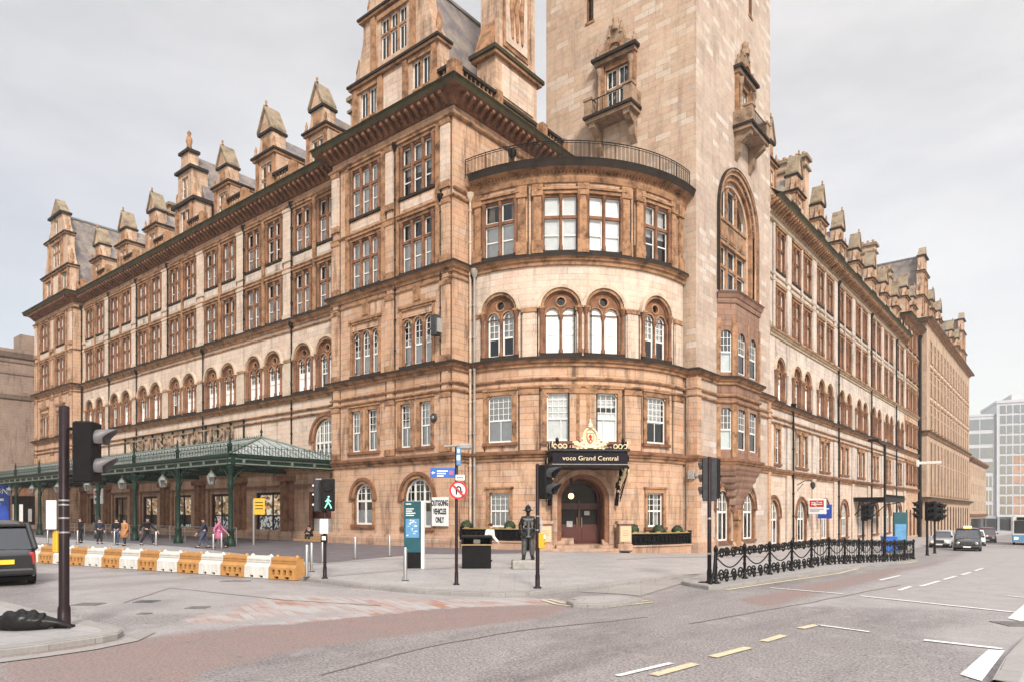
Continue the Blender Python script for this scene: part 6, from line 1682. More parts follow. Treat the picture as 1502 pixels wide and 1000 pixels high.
# water filled barriers
def barrier_proto(L, mat, slots):
    m = MB(); h0, h1 = .50, .92
    holes = []
    if slots:
        for k in range(4): holes.append(rect(-L*.33+L*.22*k, .16, .11*L, .17))
        holes.append(rect(-.2*L, .03, .2, .08)); holes.append(rect(.2*L, .03, .2, .08))
    else: holes = [rect(-.2*L, .03, .2, .08), rect(.2*L, .03, .2, .08)]
    h0, h1 = .40, .72
    for sg in (-1, 1):
        f = lambda x, z, d: (x*-sg, sg*(.26-.04*z-d), z)
        m.wall(R_(-L/2, L/2, 0.02, h0), holes, f, .10, 0, 0)
        for hq in holes: m.add([f(x, z, .10) for x, z in hq], [(0, 1, 2, 3)], 1)
        m.add([(-L/2, sg*.24, h0), (L/2, sg*.24, h0), (L/2, sg*.15, h0+.10), (-L/2, sg*.15, h0+.10)], [(0, 1, 2, 3)], 0)
        m.add([(-L/2, sg*.15, h0+.10), (L/2, sg*.15, h0+.10), (L/2, sg*.13, h1), (-L/2, sg*.13, h1)], [(0, 1, 2, 3)], 0)
        for z in (.54, .62): m.box(-L/2+.02, L/2-.02, min(sg*.13, sg*.165), max(sg*.13, sg*.165), z, z+.05, 0)
        if not slots:
            for k in range(5): m.box(-L*.42+L*.19*k, -L*.42+L*.19*k+.08*L, min(sg*.2, sg*.262), max(sg*.2, sg*.262), .16, h0-.04, 0)
    for sx in (-1, 1):
        x = sx*L/2; m.add([(x, -.26, 0.02), (x, .26, 0.02), (x, .24, h0), (x, .15, h0+.1), (x, .13, h1), (x, -.13, h1), (x, -.15, h0+.1), (x, -.24, h0)], [list(range(8))], 0)
    m.box(-L/2, L/2, -.13, .13, h1-.02, h1, 0); m.box(-.28*L, .28*L, -.07, .07, h1, h1+.03, 0)
    for x in (-L*.38, L*.38): m.lathe([(.07, 0), (.07, .05), (.03, .07), (.03, .09)], (x, 0, h1), 8, 0)
    return m.mesh('water_barrier', [mat, 'dark_room'])
e0 = gp(441, 850.5); e1 = gp(44, 823); v0 = Vector((e0.x, e0.y)); v1 = Vector((e1.x, e1.y)); NB = 14; st = (v1-v0)/NB; BL = st.length-.03
ba = [barrier_proto(BL, 'amber_plastic', True), barrier_proto(BL, 'white_plastic', False)]
ordn = ['first', 'second', 'third', 'fourth', 'fifth', 'sixth', 'seventh', 'eighth', 'ninth', 'tenth', 'eleventh', 'twelfth', 'thirteenth', 'fourteenth']
for k in range(NB):
    c = v0+st*(k+.5)
    o = inst(ba[k % 2], 'water_barrier', None, (c.x, c.y, gz(c.y)), math.atan2(st.y, st.x)+random.uniform(-.02, .02))
    tag(o, ('amber slotted' if k % 2 == 0 else 'white ribbed')+' plastic barrier, %s in the row from the right end' % ordn[k], 'barrier', 'plastic barriers lining the road edge')
# ---- signals
def signal_head(m, x, z0, n, face, w=.30, d=.22, hood=True, matbox=0, mathood=1, lens=2, off=(0, 0), step=.36, hs=1.0):
    """face: plan angle the lamps point to (local)"""
    T0 = m.T; Rm = Matrix.Translation((x, off[1], z0)) @ Matrix.Rotation(face+PI/2, 4, 'Z')
    m.T = (T0 @ Rm) if T0 else Rm
    m.box(-w/2, w/2, -d/2, d/2, 0, step*n+.06, matbox, .025)
    for k in range(n):
        z = .03+step*(k+.5)
        Tq = m.T; m.T = Tq @ Matrix.Translation((0, -d/2, z)) @ Matrix.Rotation(PI/2, 4, 'X')
        m.lathe([(.115, -.005), (.115, .012), (.0, .025)], (0, 0, 0), 16, lens if not isinstance(lens, list) else lens[k])
        m.lathe([(.14, 0), (.14, .03), (.12, .03)], (0, 0, 0), 16, matbox)
        if hood:
            v = []; f = []
            for i in range(13):
                t = PI*(-.22+1.44*i/12)
                L = hs*(.14+.18*max(0, math.sin(t)))
                c_, s_ = math.cos(t)*hs, math.sin(t)*hs; v += [(.145*c_, .145*s_, 0), (.155*c_, .155*s_, L), (.14*c_, .14*s_, L), (.13*c_, .13*s_, 0)]
            for i in range(12):
                for q in range(3): f.append([i*4+q, i*4+q+1, i*4+q+5, i*4+q+4])
            m.add(v, f, mathood, True)
        m.T = Tq
    m.T = T0
SM = ['signal_black', 'hood_grey', 'lens_dark', 'lens_red', 'light_green', 'signal_grey', 'pole_maroon', 'white']
def pole(o, h, r=.06, mat='pole_maroon'):
    m = MB(); m.lathe([(r*2.1, 0), (r*2.0, .03), (r*1.25, .05), (r*1.2, .35), (r, .4), (r, h-.02), (r*.6, h)], (0, 0, 0), 14); return m.build('pole', [mat], o)
def loc_rot(ang): return ang
def pbox(o, face, z, w=.17, h=.34, c='yellow'):
    m = MB(); m.T = Matrix.Rotation(face+PI/2, 4, 'Z'); m.box(-w/2, w/2, -.20, -.06, z, z+h, 0, .015); m.box(-w*.3, w*.3, -.215, -.20, z+h*.62, z+h*.9, 1); m.lathe([(.03, 0), (.03, .01)], (0, -.2, z+h*.3), 8, 2)
    m.build('push_button_box', [c, 'white', 'signal_black'], o)
RT = CA                       # angle of "to the right in the view"
BK = CA+PI/2                  # away from the viewer
FT = CA-PI/2                  # towards the viewer
# near left
p = gp(94, 919, KH); o = thing('traffic_light', 'nearest tall maroon signal pole beside the black bag', 'traffic light', p)
pole(o, 4.02, .085)
m = MB(); q = CRN*.42; m.T = Matrix.Translation((q.x, q.y, 0))
signal_head(m, 0, 2.62, 2, RT+.12, .38, .34, step=.52, hs=1.1); 
m.T = None; m.tube([(0, 0, 3.6), (q.x*.7, q.y*.7, 3.6)], .03, 6, 0); m.tube([(0, 0, 2.75), (q.x*.7, q.y*.7, 2.75)], .03, 6, 0)
hd = m.build('signal_head', SM, o)
pbox(o, CA+PI-.5, 1.35, .2, .40); m = MB(); m.T = Matrix.Rotation(CA, 4, 'Z'); m.box(-.26, -.08, -.1, -.08, 1.78, 2.3, 0); m.build('notice', ['white'], o)
m = MB(); 
for z in (2.22, 2.3, 1.98, 1.72): m.lathe([(.09, -.015), (.092, 0), (.09, .015)], (0, 0, z), 14)
m.build('band', ['steel'], o)
# pedestrian signal by the barrier end
p = gp(476.5, 848, KH); o = thing('pedestrian_signal', 'pedestrian signal showing a green walking figure by the barrier end', 'traffic light', p)
pole(o, 2.15, .05)
m = MB(); q = CRN*.10
signal_head(m, q.x, 2.12, 2, FT+.25, .42, .2, False, 0, 1, [4, 3], (0, q.y), .48); m.build('signal_head', SM, o)
m = MB(); m.T = Matrix.Rotation(CA, 4, 'Z'); m.box(-.34, -.16, -.06, .2, 2.1, 3.1, 0, .03)
for z in (2.3, 2.62, 2.9): m.lathe([(.04, 0), (.05, .04), (.02, .06)], (-.37, .05, z), 8, 1)
m.tube([(-.3, .05, 3.12), (.2, .05, 3.12)], .03, 6, 2); m.build('side_head', ['signal_grey', 'white', 'steel'], o)
m = MB(); m.T = Matrix.Rotation(CA, 4, 'Z'); m.box(-.13, .13, -.13, -.07, 1.42, 1.88, 0, .01); m.box(-.1, .1, -.12, -.06, 1.15, 1.38, 1, .01); m.box(-.06, .06, -.125, -.115, 1.22, 1.34, 0); m.build('push_button_box', ['white', 'signal_black'], o)
mm = MB(); mm.T = Matrix.Translation((q.x, q.y, 0)) @ Matrix.Rotation(CA+.25, 4, 'Z')
for l, r in (([(0, 0, 2.52), (.0, 0, 2.39)], .035), ([(0, 0, 2.40), (.07, 0, 2.30), (.10, 0, 2.21)], .02), ([(0, 0, 2.40), (-.05, 0, 2.3), (-.09, 0, 2.22)], .02), ([(0, 0, 2.5), (.09, 0, 2.42)], .015), ([(0, 0, 2.5), (-.08, 0, 2.42)], .015)):
    mm.tube([(a, -.16, c) for a, _, c in l], r, 6, 0)
mm.ball((0.02, -.16, 2.57), .03, n=8, m=6); mm.build('green_figure', ['light_green_soft'], o)
# middle signal
p = gp(788.5, 862, KH); o = thing('traffic_light', 'signal pole with yellow button box beside the bronze statue', 'traffic light', p)
pole(o, 3.42, .055); m = MB(); q = CRN*.22+CFN*-.02; m.T = Matrix.Translation((q.x, q.y, 0)); signal_head(m, 0, 2.45, 2, RT-.6, .36, .24, step=.44, hs=1.15, mathood=5); m.T = None
for z in (2.6, 3.2): m.tube([(0, 0, z), (q.x, q.y, z)], .025, 6, 0)
m.build('signal_head', SM, o); pbox(o, RT-.4, 1.1, .2, .42); m = MB(); m.T = Matrix.Rotation(CA, 4, 'Z'); m.box(.07, .13, -.08, .08, 1.54, 1.9, 0); m.build('notice', ['poster_grey'], o)
m = MB()
for z in (1.98, 1.6): m.lathe([(.06, -.015), (.062, 0), (.06, .015)], (0, 0, z), 14)
m.build('band', ['steel'], o)
# right signal seen from behind
p = gp(1040.5, 853, KH); o = thing('traffic_light', 'signal seen from behind with a grey backing board near the tower', 'traffic light', p)
pole(o, 3.75, .06); m = MB(); m.T = Matrix.Rotation(CA, 4, 'Z'); m.box(-.20, .22, -.02, .02, 2.42, 3.72, 5, .01); m.T = None
q = CFN*.16; signal_head(m, q.x, 2.5, 3, BK+.3, .30, .22, True, 0, 1, 2, (0, q.y), .38); m.T = Matrix.Rotation(CA, 4, 'Z'); m.box(.12, .34, .0, .26, 2.5, 3.7, 0, .03); m.build('signal_head', SM, o)
m = MB(); m.T = Matrix.Rotation(CA, 4, 'Z'); m.lathe([(.062, -.03), (.068, 0), (.062, .03)], (0, 0, 1.9), 12); m.lathe([(.062, -.03), (.068, 0), (.062, .03)], (0, 0, .85), 12); m.build('band', ['steel'], o)
# far signals
for i, (x, y, z, s, lb) in enumerate(((1266, 808, 1, 1, 'distant signal with lit green lamp above the iron railing'), (1360, 814, 1, 1, 'distant signal cluster with green lamp by the kerb end'), (1371, 811, 0, 1, 'slim dark signal pole behind the distant cluster'))):
    p = gp(x, y, KH); o = thing('traffic_light', lb, 'traffic light', p)
    pole(o, 3.4, .07, 'signal_black'); m = MB(); q = CRN*-.0+CFN*-.18; signal_head(m, q.x, 2.2, 3, FT, .40, .26, True, 0, 0, [4 if z else 2, 2, 2], (0, q.y), .38)
    q = CRN*.4; signal_head(m, q.x, 2.3, 3, RT, .34, .24, True, 0, 0, 2, (0, q.y), .36)
    if i == 1: q = CRN*-.5; signal_head(m, q.x, 2.3, 3, RT+PI, .34, .24, True, 0, 0, 2, (0, q.y), .36)
    m.build('signal_head', SM, o)
# no U turn sign
p = gp(669.5, 857, KH); o = thing('road_sign', 'thin pole with red ringed no U turn sign and blue direction sign', 'sign', p, CA)
pole(o, 3.98, .045)
m = MB(); m.T = Matrix.Translation((.06, -.07, 2.72)) @ Matrix.Rotation(PI/2, 4, 'X')
m.lathe([(.26, 0), (.26, .02)], (0, 0, 0), 32, 0); m.lathe([(.20, .0201), (.20, .026)], (0, 0, 0), 32, 1)
m.T = Matrix.Translation((.06, -.10, 2.72)); 
m.tube([(-.055, 0, -.12), (-.055, 0, .04), (-.03, 0, .095), (.02, 0, .105), (.06, 0, .08), (.075, 0, .03), (.075, 0, -.03)], .022, 6, 2, smooth=False); m.prism([(.01, -.03), (.14, -.03), (.075, -.12)], -.012, .012, 2)
m.prism([(-.17, .13), (-.13, .17), (.17, -.13), (.13, -.17)][::-1], -.034, -.026, 0); m.build('sign_disc', ['red', 'white', 'black'], o)
m = MB(); m.box(-.74, -.04, -.09, -.06, 3.08, 3.36, 0, .008); m.prism([(-.71, 3.22), (-.66, 3.27), (-.66, 3.235), (-.6, 3.235), (-.6, 3.205), (-.66, 3.205), (-.66, 3.17)], -.096, -.09, 1)
for z, a, b in ((3.27, -.55, -.24), (3.2, -.55, -.3), (3.13, -.55, -.36)): m.box(a, b, -.095, -.09, z-.018, z+.018, 1)
m.box(-.2, -.08, -.095, -.09, 3.16, 3.28, 2); m.build('blue_sign', ['blue', 'white', 'coat_pink'], o)
m = MB(); m.box(-.02, .24, -.09, -.06, 3.0, 3.16, 0, .008)
for k in range(3): m.box(.03+.06*k, .07+.06*k, -.095, -.09, 3.06, 3.1, 1)
m.build('small_plate', ['white', 'signal_grey'], o)
m = MB(); m.box(-.0, .13, -.1, -.05, 3.42, 3.98, 0, .03); m.box(.015, .115, -.105, -.1, 3.58, 3.72, 1); m.box(.03, .1, -.105, -.1, 3.8, 3.9, 1); m.build('finger_plate', ['blue_light', 'white'], o)
m = MB(); m.tube([(-.36, .0, 3.98), (0, .0, 4.0)], .035, 8); m.box(.05, .44, -.09, .09, 3.9, 4.06, 0, .03); m.build('lamp_arm', ['concrete'], o)
# totem map sign
p = gp(608, 833, KH); o = thing('map_totem', 'tall teal pedestrian map totem with white edge', 'sign', p, CA-.12)
m = MB(); m.box(-.38, .26, -.09, .09, .6, 2.5, 0, .012); m.box(-.34, .24, -.08, .08, 0, .6, 1); m.box(-.31, .2, -.1, -.092, 1.15, 1.85, 2)
for k, (z, w) in enumerate(((2.38, .2), (2.2, .3), (2.12, .24), (2.04, .36), (1.96, .3))): m.box(-.3, -.3+w, -.1, -.092, z, z+.035, 3)
for k in range(26):
    x = random.uniform(-.28, .12); z = random.uniform(1.18, 1.78); m.box(x, x+random.uniform(.02, .09), -.106, -.1, z, z+random.uniform(.01, .05), 3)
m.build('panel', ['teal', 'signal_black', 'blue_light', 'white'], o); m = MB(); m.box(.27, .37, -.1, .1, 0, 2.5, 0, .01); m.build('edge', ['white'], o)
# litter bin
p = gp(699, 832, KH); o = thing('litter_bin', 'large dark litter bin with open slot on the plaza', 'bin', p, CA+.05)
m = MB(); m.box(-.54, .54, -.42, .42, 0, .86, 0, .03); m.box(-.58, .58, -.46, .46, 1.12, 1.22, 0, .03)
for sx in (-1, 1): m.box(min(sx*.5, sx*.57), max(sx*.5, sx*.57), -.44, .44, .9, 1.12, 0)
m.box(-.5, .5, .3, .4, .9, 1.12, 0); m.box(-.5, .5, -.3, .3, .87, .9, 2); m.build('bin_body', ['iron_black', 'brass', 'dark_room'], o); m = MB(); m.box(-.57, .57, -.45, .45, .86, .9, 0, .01); m.build('trim_band', ['brass'], o)
m = MB(); m.box(-.12, .14, -.12, .2, .9, 1.08, 0, .02); m.build('rubbish', ['white'], o)
# refuse sack bottom left
p = gp(32, 922, KH); o = thing('refuse_sack', 'crumpled black plastic sack lying at the near kerb', 'sack', p, CA)
m = MB(); m.ball((0, 0, .12), .48, .25, .19, 0, 44, 26); m.tube([(.4, 0, .1), (.62, .03, .1), (.85, .02, .03)], [.12, .05, .02], 10, 0)
for i in range(len(m.v)):
    v = m.v[i]; nz = abs(math.sin(v.x*14+v.y*11+1.5*math.sin(v.z*16)))*.045+abs(math.sin(v.y*25-v.x*17+v.z*9))*.03+random.uniform(-.003, .003)-.03; m.v[i] = Vector((v.x*(1+nz*1.2), v.y*(1+nz*2), max(0.005, v.z*(1+nz*4))))
m.build('sack', ['bag_black'], o)
# iron railing on the kerb island
ia = gp(1050, 855, KH); ib = gp(1340, 819.5, KH)
o = thing('ornamental_railing', 'black iron railing of scrolls, posts and chains on the kerb', 'railing', ia)
dv = Vector((ib.x-ia.x, ib.y-ia.y)); LL = dv.length; du = dv/LL; NPn = 12
hz = lambda t: gz(ia.y+du.y*t)+KH-ia.z
for k in range(NPn+1):
    t = LL*k/NPn; m = MB(); x, y, z = du.x*t, du.y*t, hz(t)
    if k == 0:
        m.tube([(x-du.x*.35, y-du.y*.35, z), (x-du.x*.1, y-du.y*.1, z+.4), (x, y, z+1.15)], [.06, .05, .045], 8); m.tube([(x, y, z), (x, y, z+1.0)], .035, 8); m.box(x-.5, x+.1, y-.12, y+.12, z, z+.03)
    m.lathe([(.10, 0), (.10, .05), (.055, .09), (.045, .5), (.06, .55), (.045, .6), (.045, 1.05), (.07, 1.1), (.07, 1.2), (.02, 1.3)], (x, y, z), 8)
    for q in range(len(m.v)): m.v[q].z = z+(m.v[q].z-z)*.86
    m.build('post', ['iron_black'], o)
def scroll(m, t, z, r, sg, turns=1.5, rad=.026, n=16):
    pts = []
    for i in range(n+1):
        a = 2*PI*turns*i/n; rr = r*(1-.7*i/n); tt = t+sg*(r-rr*math.cos(a))*1.0
        pts.append((du.x*tt, du.y*tt, hz(tt)+z+rr*math.sin(a)))
    m.tube(pts, rad, 5)
for k in range(NPn):
    t0 = LL*k/NPn; w = LL/NPn; m = MB()
    for z in (.14, .80): m.tube([(du.x*(t0+w*q), du.y*(t0+w*q), hz(t0+w*q)+z+(.0 if z > .5 else .04*math.sin(q*12))) for q in (0, .25, .5, .75, 1)], .024, 5)
    for j, (tt, z, r, sg) in enumerate(((.08, .2, .13, 1), (.42, .22, .11, -1), (.52, .2, .12, 1), (.94, .2, .13, -1), (.3, .1, .08, 1), (.7, .1, .08, -1), (.1, .86, .11, 1), (.45, .88, .10, -1), (.5, .86, .12, 1), (.95, .88, .11, -1), (.3, .92, .08, 1), (.72, .92, .08, -1))):
        scroll(m, t0+w*tt, z, r*w/1.3, sg, 1.4)
    for q in range(2):
        a = t0+w*(.04+.5*q); m.tube([(du.x*(a+w*.42*s/8), du.y*(a+w*.42*s/8), hz(a)+.84+.12*math.sin(s*PI/8)) for s in range(9)], [.02+.045*math.sin(s*PI/8) for s in range(9)], 6)
    m.build('scroll_panel', ['iron_black'], o)
    c = MB(); c.tube([(du.x*(t0+w*q/10), du.y*(t0+w*q/10), hz(t0)+.78-.36*math.sin(PI*q/10)) for q in range(11)], .022, 5); 
    if k > 3:
        for q in range(1, 6): c.tube([(du.x*(t0+w*q/6), du.y*(t0+w*q/6), hz(t0)+.16), (du.x*(t0+w*q/6), du.y*(t0+w*q/6), hz(t0)+.8)], .012, 5)
    c.build('chain', ['iron_black'], o)
# station sign, wall lamps, small canopy on the other street
def wall_lamp(label, b, z):
    o = thing('wall_lamp', label, 'lamp', (9.5, b, z)); m = MB(); m.tube([(0, 0, 0), (.6, 0, .35), (1.1, 0, .35), (1.3, 0, .1)], .035, 6); m.tube([(0, 0, -.5), (.5, 0, .1)], .025, 6); m.build('arm', ['iron_black'], o)
    m = MB(); m.lathe([(.22, 0), (.2, -.3), (.04, -.5)], (1.3, 0, .1), 8); m.lathe([(.02, .18), (.12, .1), (.24, 0)], (1.3, 0, .1), 8); m.build('lamp_head', ['signal_grey'], o)
wall_lamp('iron wall lamp beside the station sign', 33.2, 4.6)
o = thing('station_sign', 'white projecting box sign with red double arrow symbol', 'sign', (9.5, 36.0, 2.7)); o.scale = (.85, .85, .85)
m = MB(); m.box(.2, 1.9, -.2, .2, -.75, .85, 0, .03); m.box(.0, .2, -.05, .05, .1, .3, 2); m.box(.34, 1.76, -.212, -.2, .0, .7, 1)
m.build('sign_box', ['white', 'red', 'signal_grey'], o)
m = MB(); 
for z in (.24, .42): m.box(.5, 1.6, -.225, -.212, z, z+.08, 0)
m.prism([(.72, .32), (.84, .32), (1.14, .42), (1.14, .5), (1.02, .5)], -.225, -.212, 0); m.prism([(.98, .6), (1.1, .6), (1.38, .42), (1.26, .42)], -.225, -.212, 0); m.prism([(.7, .24), (.82, .24), (1.08, .08), (.96, .08)], -.225, -.212, 0)
m.box(.36, 1.74, -.212, -.2, -.25, -.2, 1); m.box(.36, 1.3, -.212, -.2, -.45, -.38, 1); m.build('double_arrow', ['white', 'signal_grey'], o)
o = thing('blue_sign', 'small blue panel sign beside the white station sign', 'sign', (9.5, 38.4, 2.2)); m = MB(); m.box(.3, 1.5, -.1, .1, -.55, .75, 0, .02); m.box(.0, .3, -.03, .03, .0, .2, 1); m.box(.45, 1.3, -.112, -.1, .3, .4, 2); m.box(.45, 1.1, -.112, -.1, 0, .08, 2); m.build('panel', ['blue_deep', 'signal_grey', 'white'], o)
o = thing('iron_porch', 'dark flat iron porch on the long right facade', 'porch', (9.5, 58, 3.4)); m = MB(); m.box(0, 3.2, -5.5, 5.5, 0, .35); m.box(-.0, 3.3, -5.6, 5.6, .35, .45)
for k in range(40): m.box(3.1, 3.2, -5.5+k*.28, -5.42+k*.28, .45, .75)
for y in (-5, 5): m.tube([(0, y, -1.6), (1.2, y, -.3), (2.8, y, 0)], .06, 6)
m.build('roof', ['iron_black'], o)
p = gp(1320, 806, KH); o = thing('map_totem', 'distant teal totem beyond the iron railing', 'sign', p, CA); m = MB(); m.box(-.5, .5, -.1, .1, .4, 2.9, 0); m.box(-.5, .5, -.1, .1, 0, .4, 1); m.box(-.42, .42, -.11, -.1, .8, 2.0, 2); m.build('panel', ['teal', 'signal_black', 'blue_light'], o)
p = gp(1304, 808, KH); o = thing('recycling_box', 'small bright blue box beside the distant totem', 'box', p, CA); m = MB(); m.box(-.45, .45, -.3, .3, 0, 1.0, 0, .03); m.box(-.48, .48, -.33, .33, 1.0, 1.1, 0, .02); m.build('body', ['blue'], o)
p = gp(1298, 818, KH); o = thing('street_lamp', 'thin lamp column rising among the iron railing', 'lamp', p); pole(o, 6.4, .07, 'iron_black'); m = MB(); m.T = Matrix.Rotation(CA, 4, 'Z'); m.tube([(0, 0, 6.3), (-.5, 0, 6.6)], .04, 6); m.box(-.9, -.4, -.1, .1, 6.55, 6.68); m.build('lamp_head', ['iron_black'], o)
o = thing('wall_beam', 'pale horizontal arm projecting from the right facade pier', 'arm', (9.7, 91, 9.5)); m = MB(); m.box(0, 3.2, -.2, .2, 0, .4, 0, .03); m.box(0, .3, -.3, .3, -.3, .7); m.build('arm', ['white_paint'], o)
# signs under canopy
o = thing('platform_sign', 'small white and red station sign under the canopy', 'sign', (-41, -4.2, 3.9)); m = MB(); m.box(-.9, .9, -.08, .08, -.9, .5, 0, .02); m.box(-.7, .7, -.09, -.08, -.15, .3, 1); m.box(-.5, .5, -.1, -.09, .02, .1, 0); m.box(-.6, .6, -.09, -.08, -.6, -.35, 2); m.tube([(0, 0, .5), (0, 0, 1.4)], .03, 6, 2); m.build('panel', ['white', 'red', 'signal_grey'], o)
o = thing('yellow_notice', 'bright yellow notice on a grey post under the canopy', 'sign', (-12.6, -4.9, KH), CA); m = MB(); m.tube([(-.42, 0, 0), (-.42, 0, 2.9)], .08, 8, 1); m.box(-.42, .32, -.06, .0, 1.95, 3.0, 0, .01)
for k in range(3): m.box(-.3, .2, -.065, -.06, 2.7-.2*k, 2.76-.2*k, 2)
m.build('panel', ['yellow', 'steel', 'black'], o)
o = thing('window_numbers', 'black panel with four white ringed digits in shop window', 'sign', (-19.25, 1.08, 3.05)); m = MB(); m.box(-.48, .48, -.03, .03, -.62, .62, 0)
m.build('panel', ['black'], o)
for k, (ch, x, z) in enumerate((('0', -.22, .3), ('2', .22, .3), ('0', -.22, -.3), ('0', .22, -.3))): text(ch, .55, 'digit', 'white', o, stand_mat((x, -.04, z), 0), .006)

# ================================================================== people and statue
def body_pts(pose, H=1.75, fat=1.0):
    """pose: dict of swing values; +y is the way the figure faces is -y"""
    s = H/1.75; st = pose.get('stride', 0); ar = pose.get('arm', .15); lean = pose.get('lean', 0); el = pose.get('elbow', .12)
    P = {}
    P['pel'] = (0, 0, .96); P['waist'] = (0, -.01*1-lean*.3, 1.12); P['chest'] = (0, -lean*.7, 1.34); P['neck'] = (0, -lean-.01, 1.49); P['jaw'] = (0, -lean-.035, 1.56); P['head'] = (0, -lean-.02, 1.64); P['crown'] = (0, -lean-.0, 1.72)
    for sx, n in ((-1, 'r'), (1, 'l')):
        k = sx*st
        P['sh'+n] = (sx*.19, -lean*.9, 1.41); P['el'+n] = (sx*.25, -lean*.9+k*ar*-1+.03, 1.13); P['wr'+n] = (sx*.25, -lean*.9-k*ar*1.6-el, .89); P['ha'+n] = (sx*.25, -lean*.9-k*ar*1.8-el-.02, .80)
        P['hip'+n] = (sx*.095, 0, .90); P['kn'+n] = (sx*.10, k*-.22-.03*abs(st), .50); P['an'+n] = (sx*.10, k*-.38+.02, .09+(.05*st if sx*st < 0 else 0)); P['to'+n] = (sx*.12, k*-.38-.16, .035)
    R = dict(pel=.125, waist=.12*fat, chest=.15*fat, neck=.055, jaw=.072, head=.088, crown=.06)
    for n in 'rl': R.update({'sh'+n: .072, 'el'+n: .05, 'wr'+n: .034, 'ha'+n: .038, 'hip'+n: .10, 'kn'+n: .065, 'an'+n: .045, 'to'+n: .04})
    return {k: (v[0]*s, v[1]*s, v[2]*s, R[k]*s) for k, v in P.items()}
ED = [('pel', 'waist'), ('waist', 'chest'), ('chest', 'neck'), ('neck', 'jaw'), ('jaw', 'head'), ('head', 'crown')]
for n in 'rl': ED += [('chest', 'sh'+n), ('sh'+n, 'el'+n), ('el'+n, 'wr'+n), ('wr'+n, 'ha'+n), ('pel', 'hip'+n), ('hip'+n, 'kn'+n), ('kn'+n, 'an'+n), ('an'+n, 'to'+n)]
def sk_obj(name, P, keys, mat, parent, grow=0.0, sub=2, mul=1.0):
    ks = list(keys); ix = {k: i for i, k in enumerate(ks)}
    pts = [(*P[k][:3], P[k][3]*mul+grow) for k in ks]
    ed = [(ix[a], ix[b]) for a, b in ED if a in ix and b in ix]
    return skin(name, pts, ed, mat, parent, sub)
def hand(m, P, n, s, mi=0):
    w = Vector(P['wr'+n][:3]); h = Vector(P['ha'+n][:3]); d = (h-w).normalized(); sx = -1 if n == 'r' else 1
    lat = Vector((0, 1, 0)).cross(d).normalized()*1; side = d.cross(Vector((sx, 0, 0))).normalized()
    for i, (o, L) in enumerate(((-.03, .075), (-.01, .085), (.01, .08), (.03, .065))):
        b = h+side*o*s+d*.02*s; m.tube([b, b+d*L*.5*s+Vector((-sx*.008, -.006, 0))*s, b+d*L*s+Vector((-sx*.028, -.01, 0))*s], [.011*s, .01*s, .007*s], 6, mi)
    b = w+d*.03*s-Vector((0, .03, 0))*s; m.tube([b, b+(d*.04-Vector((0, .03, 0)))*s, b+(d*.07-Vector((sx*.01, .035, 0)))*s], [.012*s, .011*s, .008*s], 6, mi)
def person(label, loc, rz, pose, coat, legs, H=1.75, hairc='hair', fat=1.0, hood=False, longcoat=False, seat=False):
    o = thing('person', label, 'person', loc, rz, 'people on the pavement'); P = body_pts(pose, H, fat); s = H/1.75
    b = sk_obj('body', P, P.keys(), 'skin', o)
    m = MB()
    for n in 'rl': hand(m, P, n, s)
    hd = P['head']; m.ball((hd[0], hd[1]-.095*s, hd[2]-.01*s), .014*s, .022*s, .022*s, n=6, m=5)
    for sx in (-1, 1): m.ball((hd[0]+sx*.085*s, hd[1]+.01*s, hd[2]-.01*s), .014*s, .025*s, .035*s, n=6, m=5)
    m.build('hands_and_face', ['skin'], b)
    c = sk_obj('coat', P, ['pel', 'waist', 'chest', 'shr', 'shl', 'elr', 'ell', 'wrr', 'wrl']+(['hipr', 'hipl'] if longcoat else []), coat, o, .024*s)
    if longcoat:
        m = MB(); m.lathe([(.20, 1.05), (.23, .8), (.26, .55), (.24, .54)], (0, -.01, 0), 14); 
        for i in range(len(m.v)): m.v[i] *= s
        m.build('coat_skirt', [coat], c)
    sk_obj('trousers', P, ['pel', 'hipr', 'hipl', 'knr', 'knl', 'anr', 'anl'], legs, o, .016*s)
    m = MB()
    for n in 'rl': a = P['an'+n]; t = P['to'+n]; m.ball(((a[0]+t[0])/2, (a[1]+t[1])/2, t[2]+.012), .05*s, .14*s, .048*s, n=10, m=6)
    m.build('shoes', ['black'], o)
    m = MB(); hd = P['head']
    m.ball((hd[0], hd[1]+.018*s, hd[2]+.03*s), .098*s, .105*s, .095*s, n=14, m=10); m.build('hood' if hood else 'hair', [coat if hood else hairc], o)
    return o
def gpp(x, y): return gp(x, y, KH)
WL = CA+PI/2     # facing left in view: figure's front is -y, so rotate
person('person in a pink coat walking under the near canopy end', gpp(321, 803), CA+PI*.55, dict(stride=.9, arm=.2), 'coat_pink', 'trousers', 1.72, hood=True, longcoat=True)
person('person in dark jacket walking left of the pink coat', gpp(299, 803), CA-PI*.35, dict(stride=.8, arm=.2), 'coat_navy', 'jeans', 1.74)
person('person in black striding beneath the third lantern', gpp(216, 799), CA+PI*.45, dict(stride=1.0, arm=.25), 'coat_black', 'trousers', 1.76)
person('person in a long orange brown coat under the canopy', gpp(183, 800), CA-.3, dict(stride=.3), 'coat_orange', 'trousers', 1.70, longcoat=True)
person('person in dark coat beside the orange brown coat', gpp(171, 798.5), CA+.2, dict(stride=.2), 'coat_black', 'jeans', 1.72)
person('person standing in shadow by the middle canopy columns', gpp(146, 797), CA+.8, dict(stride=.2), 'coat_navy', 'trousers', 1.7)
person('person in black near the far shop behind the barriers', gpp(118, 796), CA-.8, dict(stride=.3), 'coat_black', 'trousers', 1.75)
person('person in white jacket bending behind the litter bin', gpp(714, 823), CA+.9, dict(stride=.1, lean=.22, elbow=.25), 'coat_white', 'jeans', 1.62)
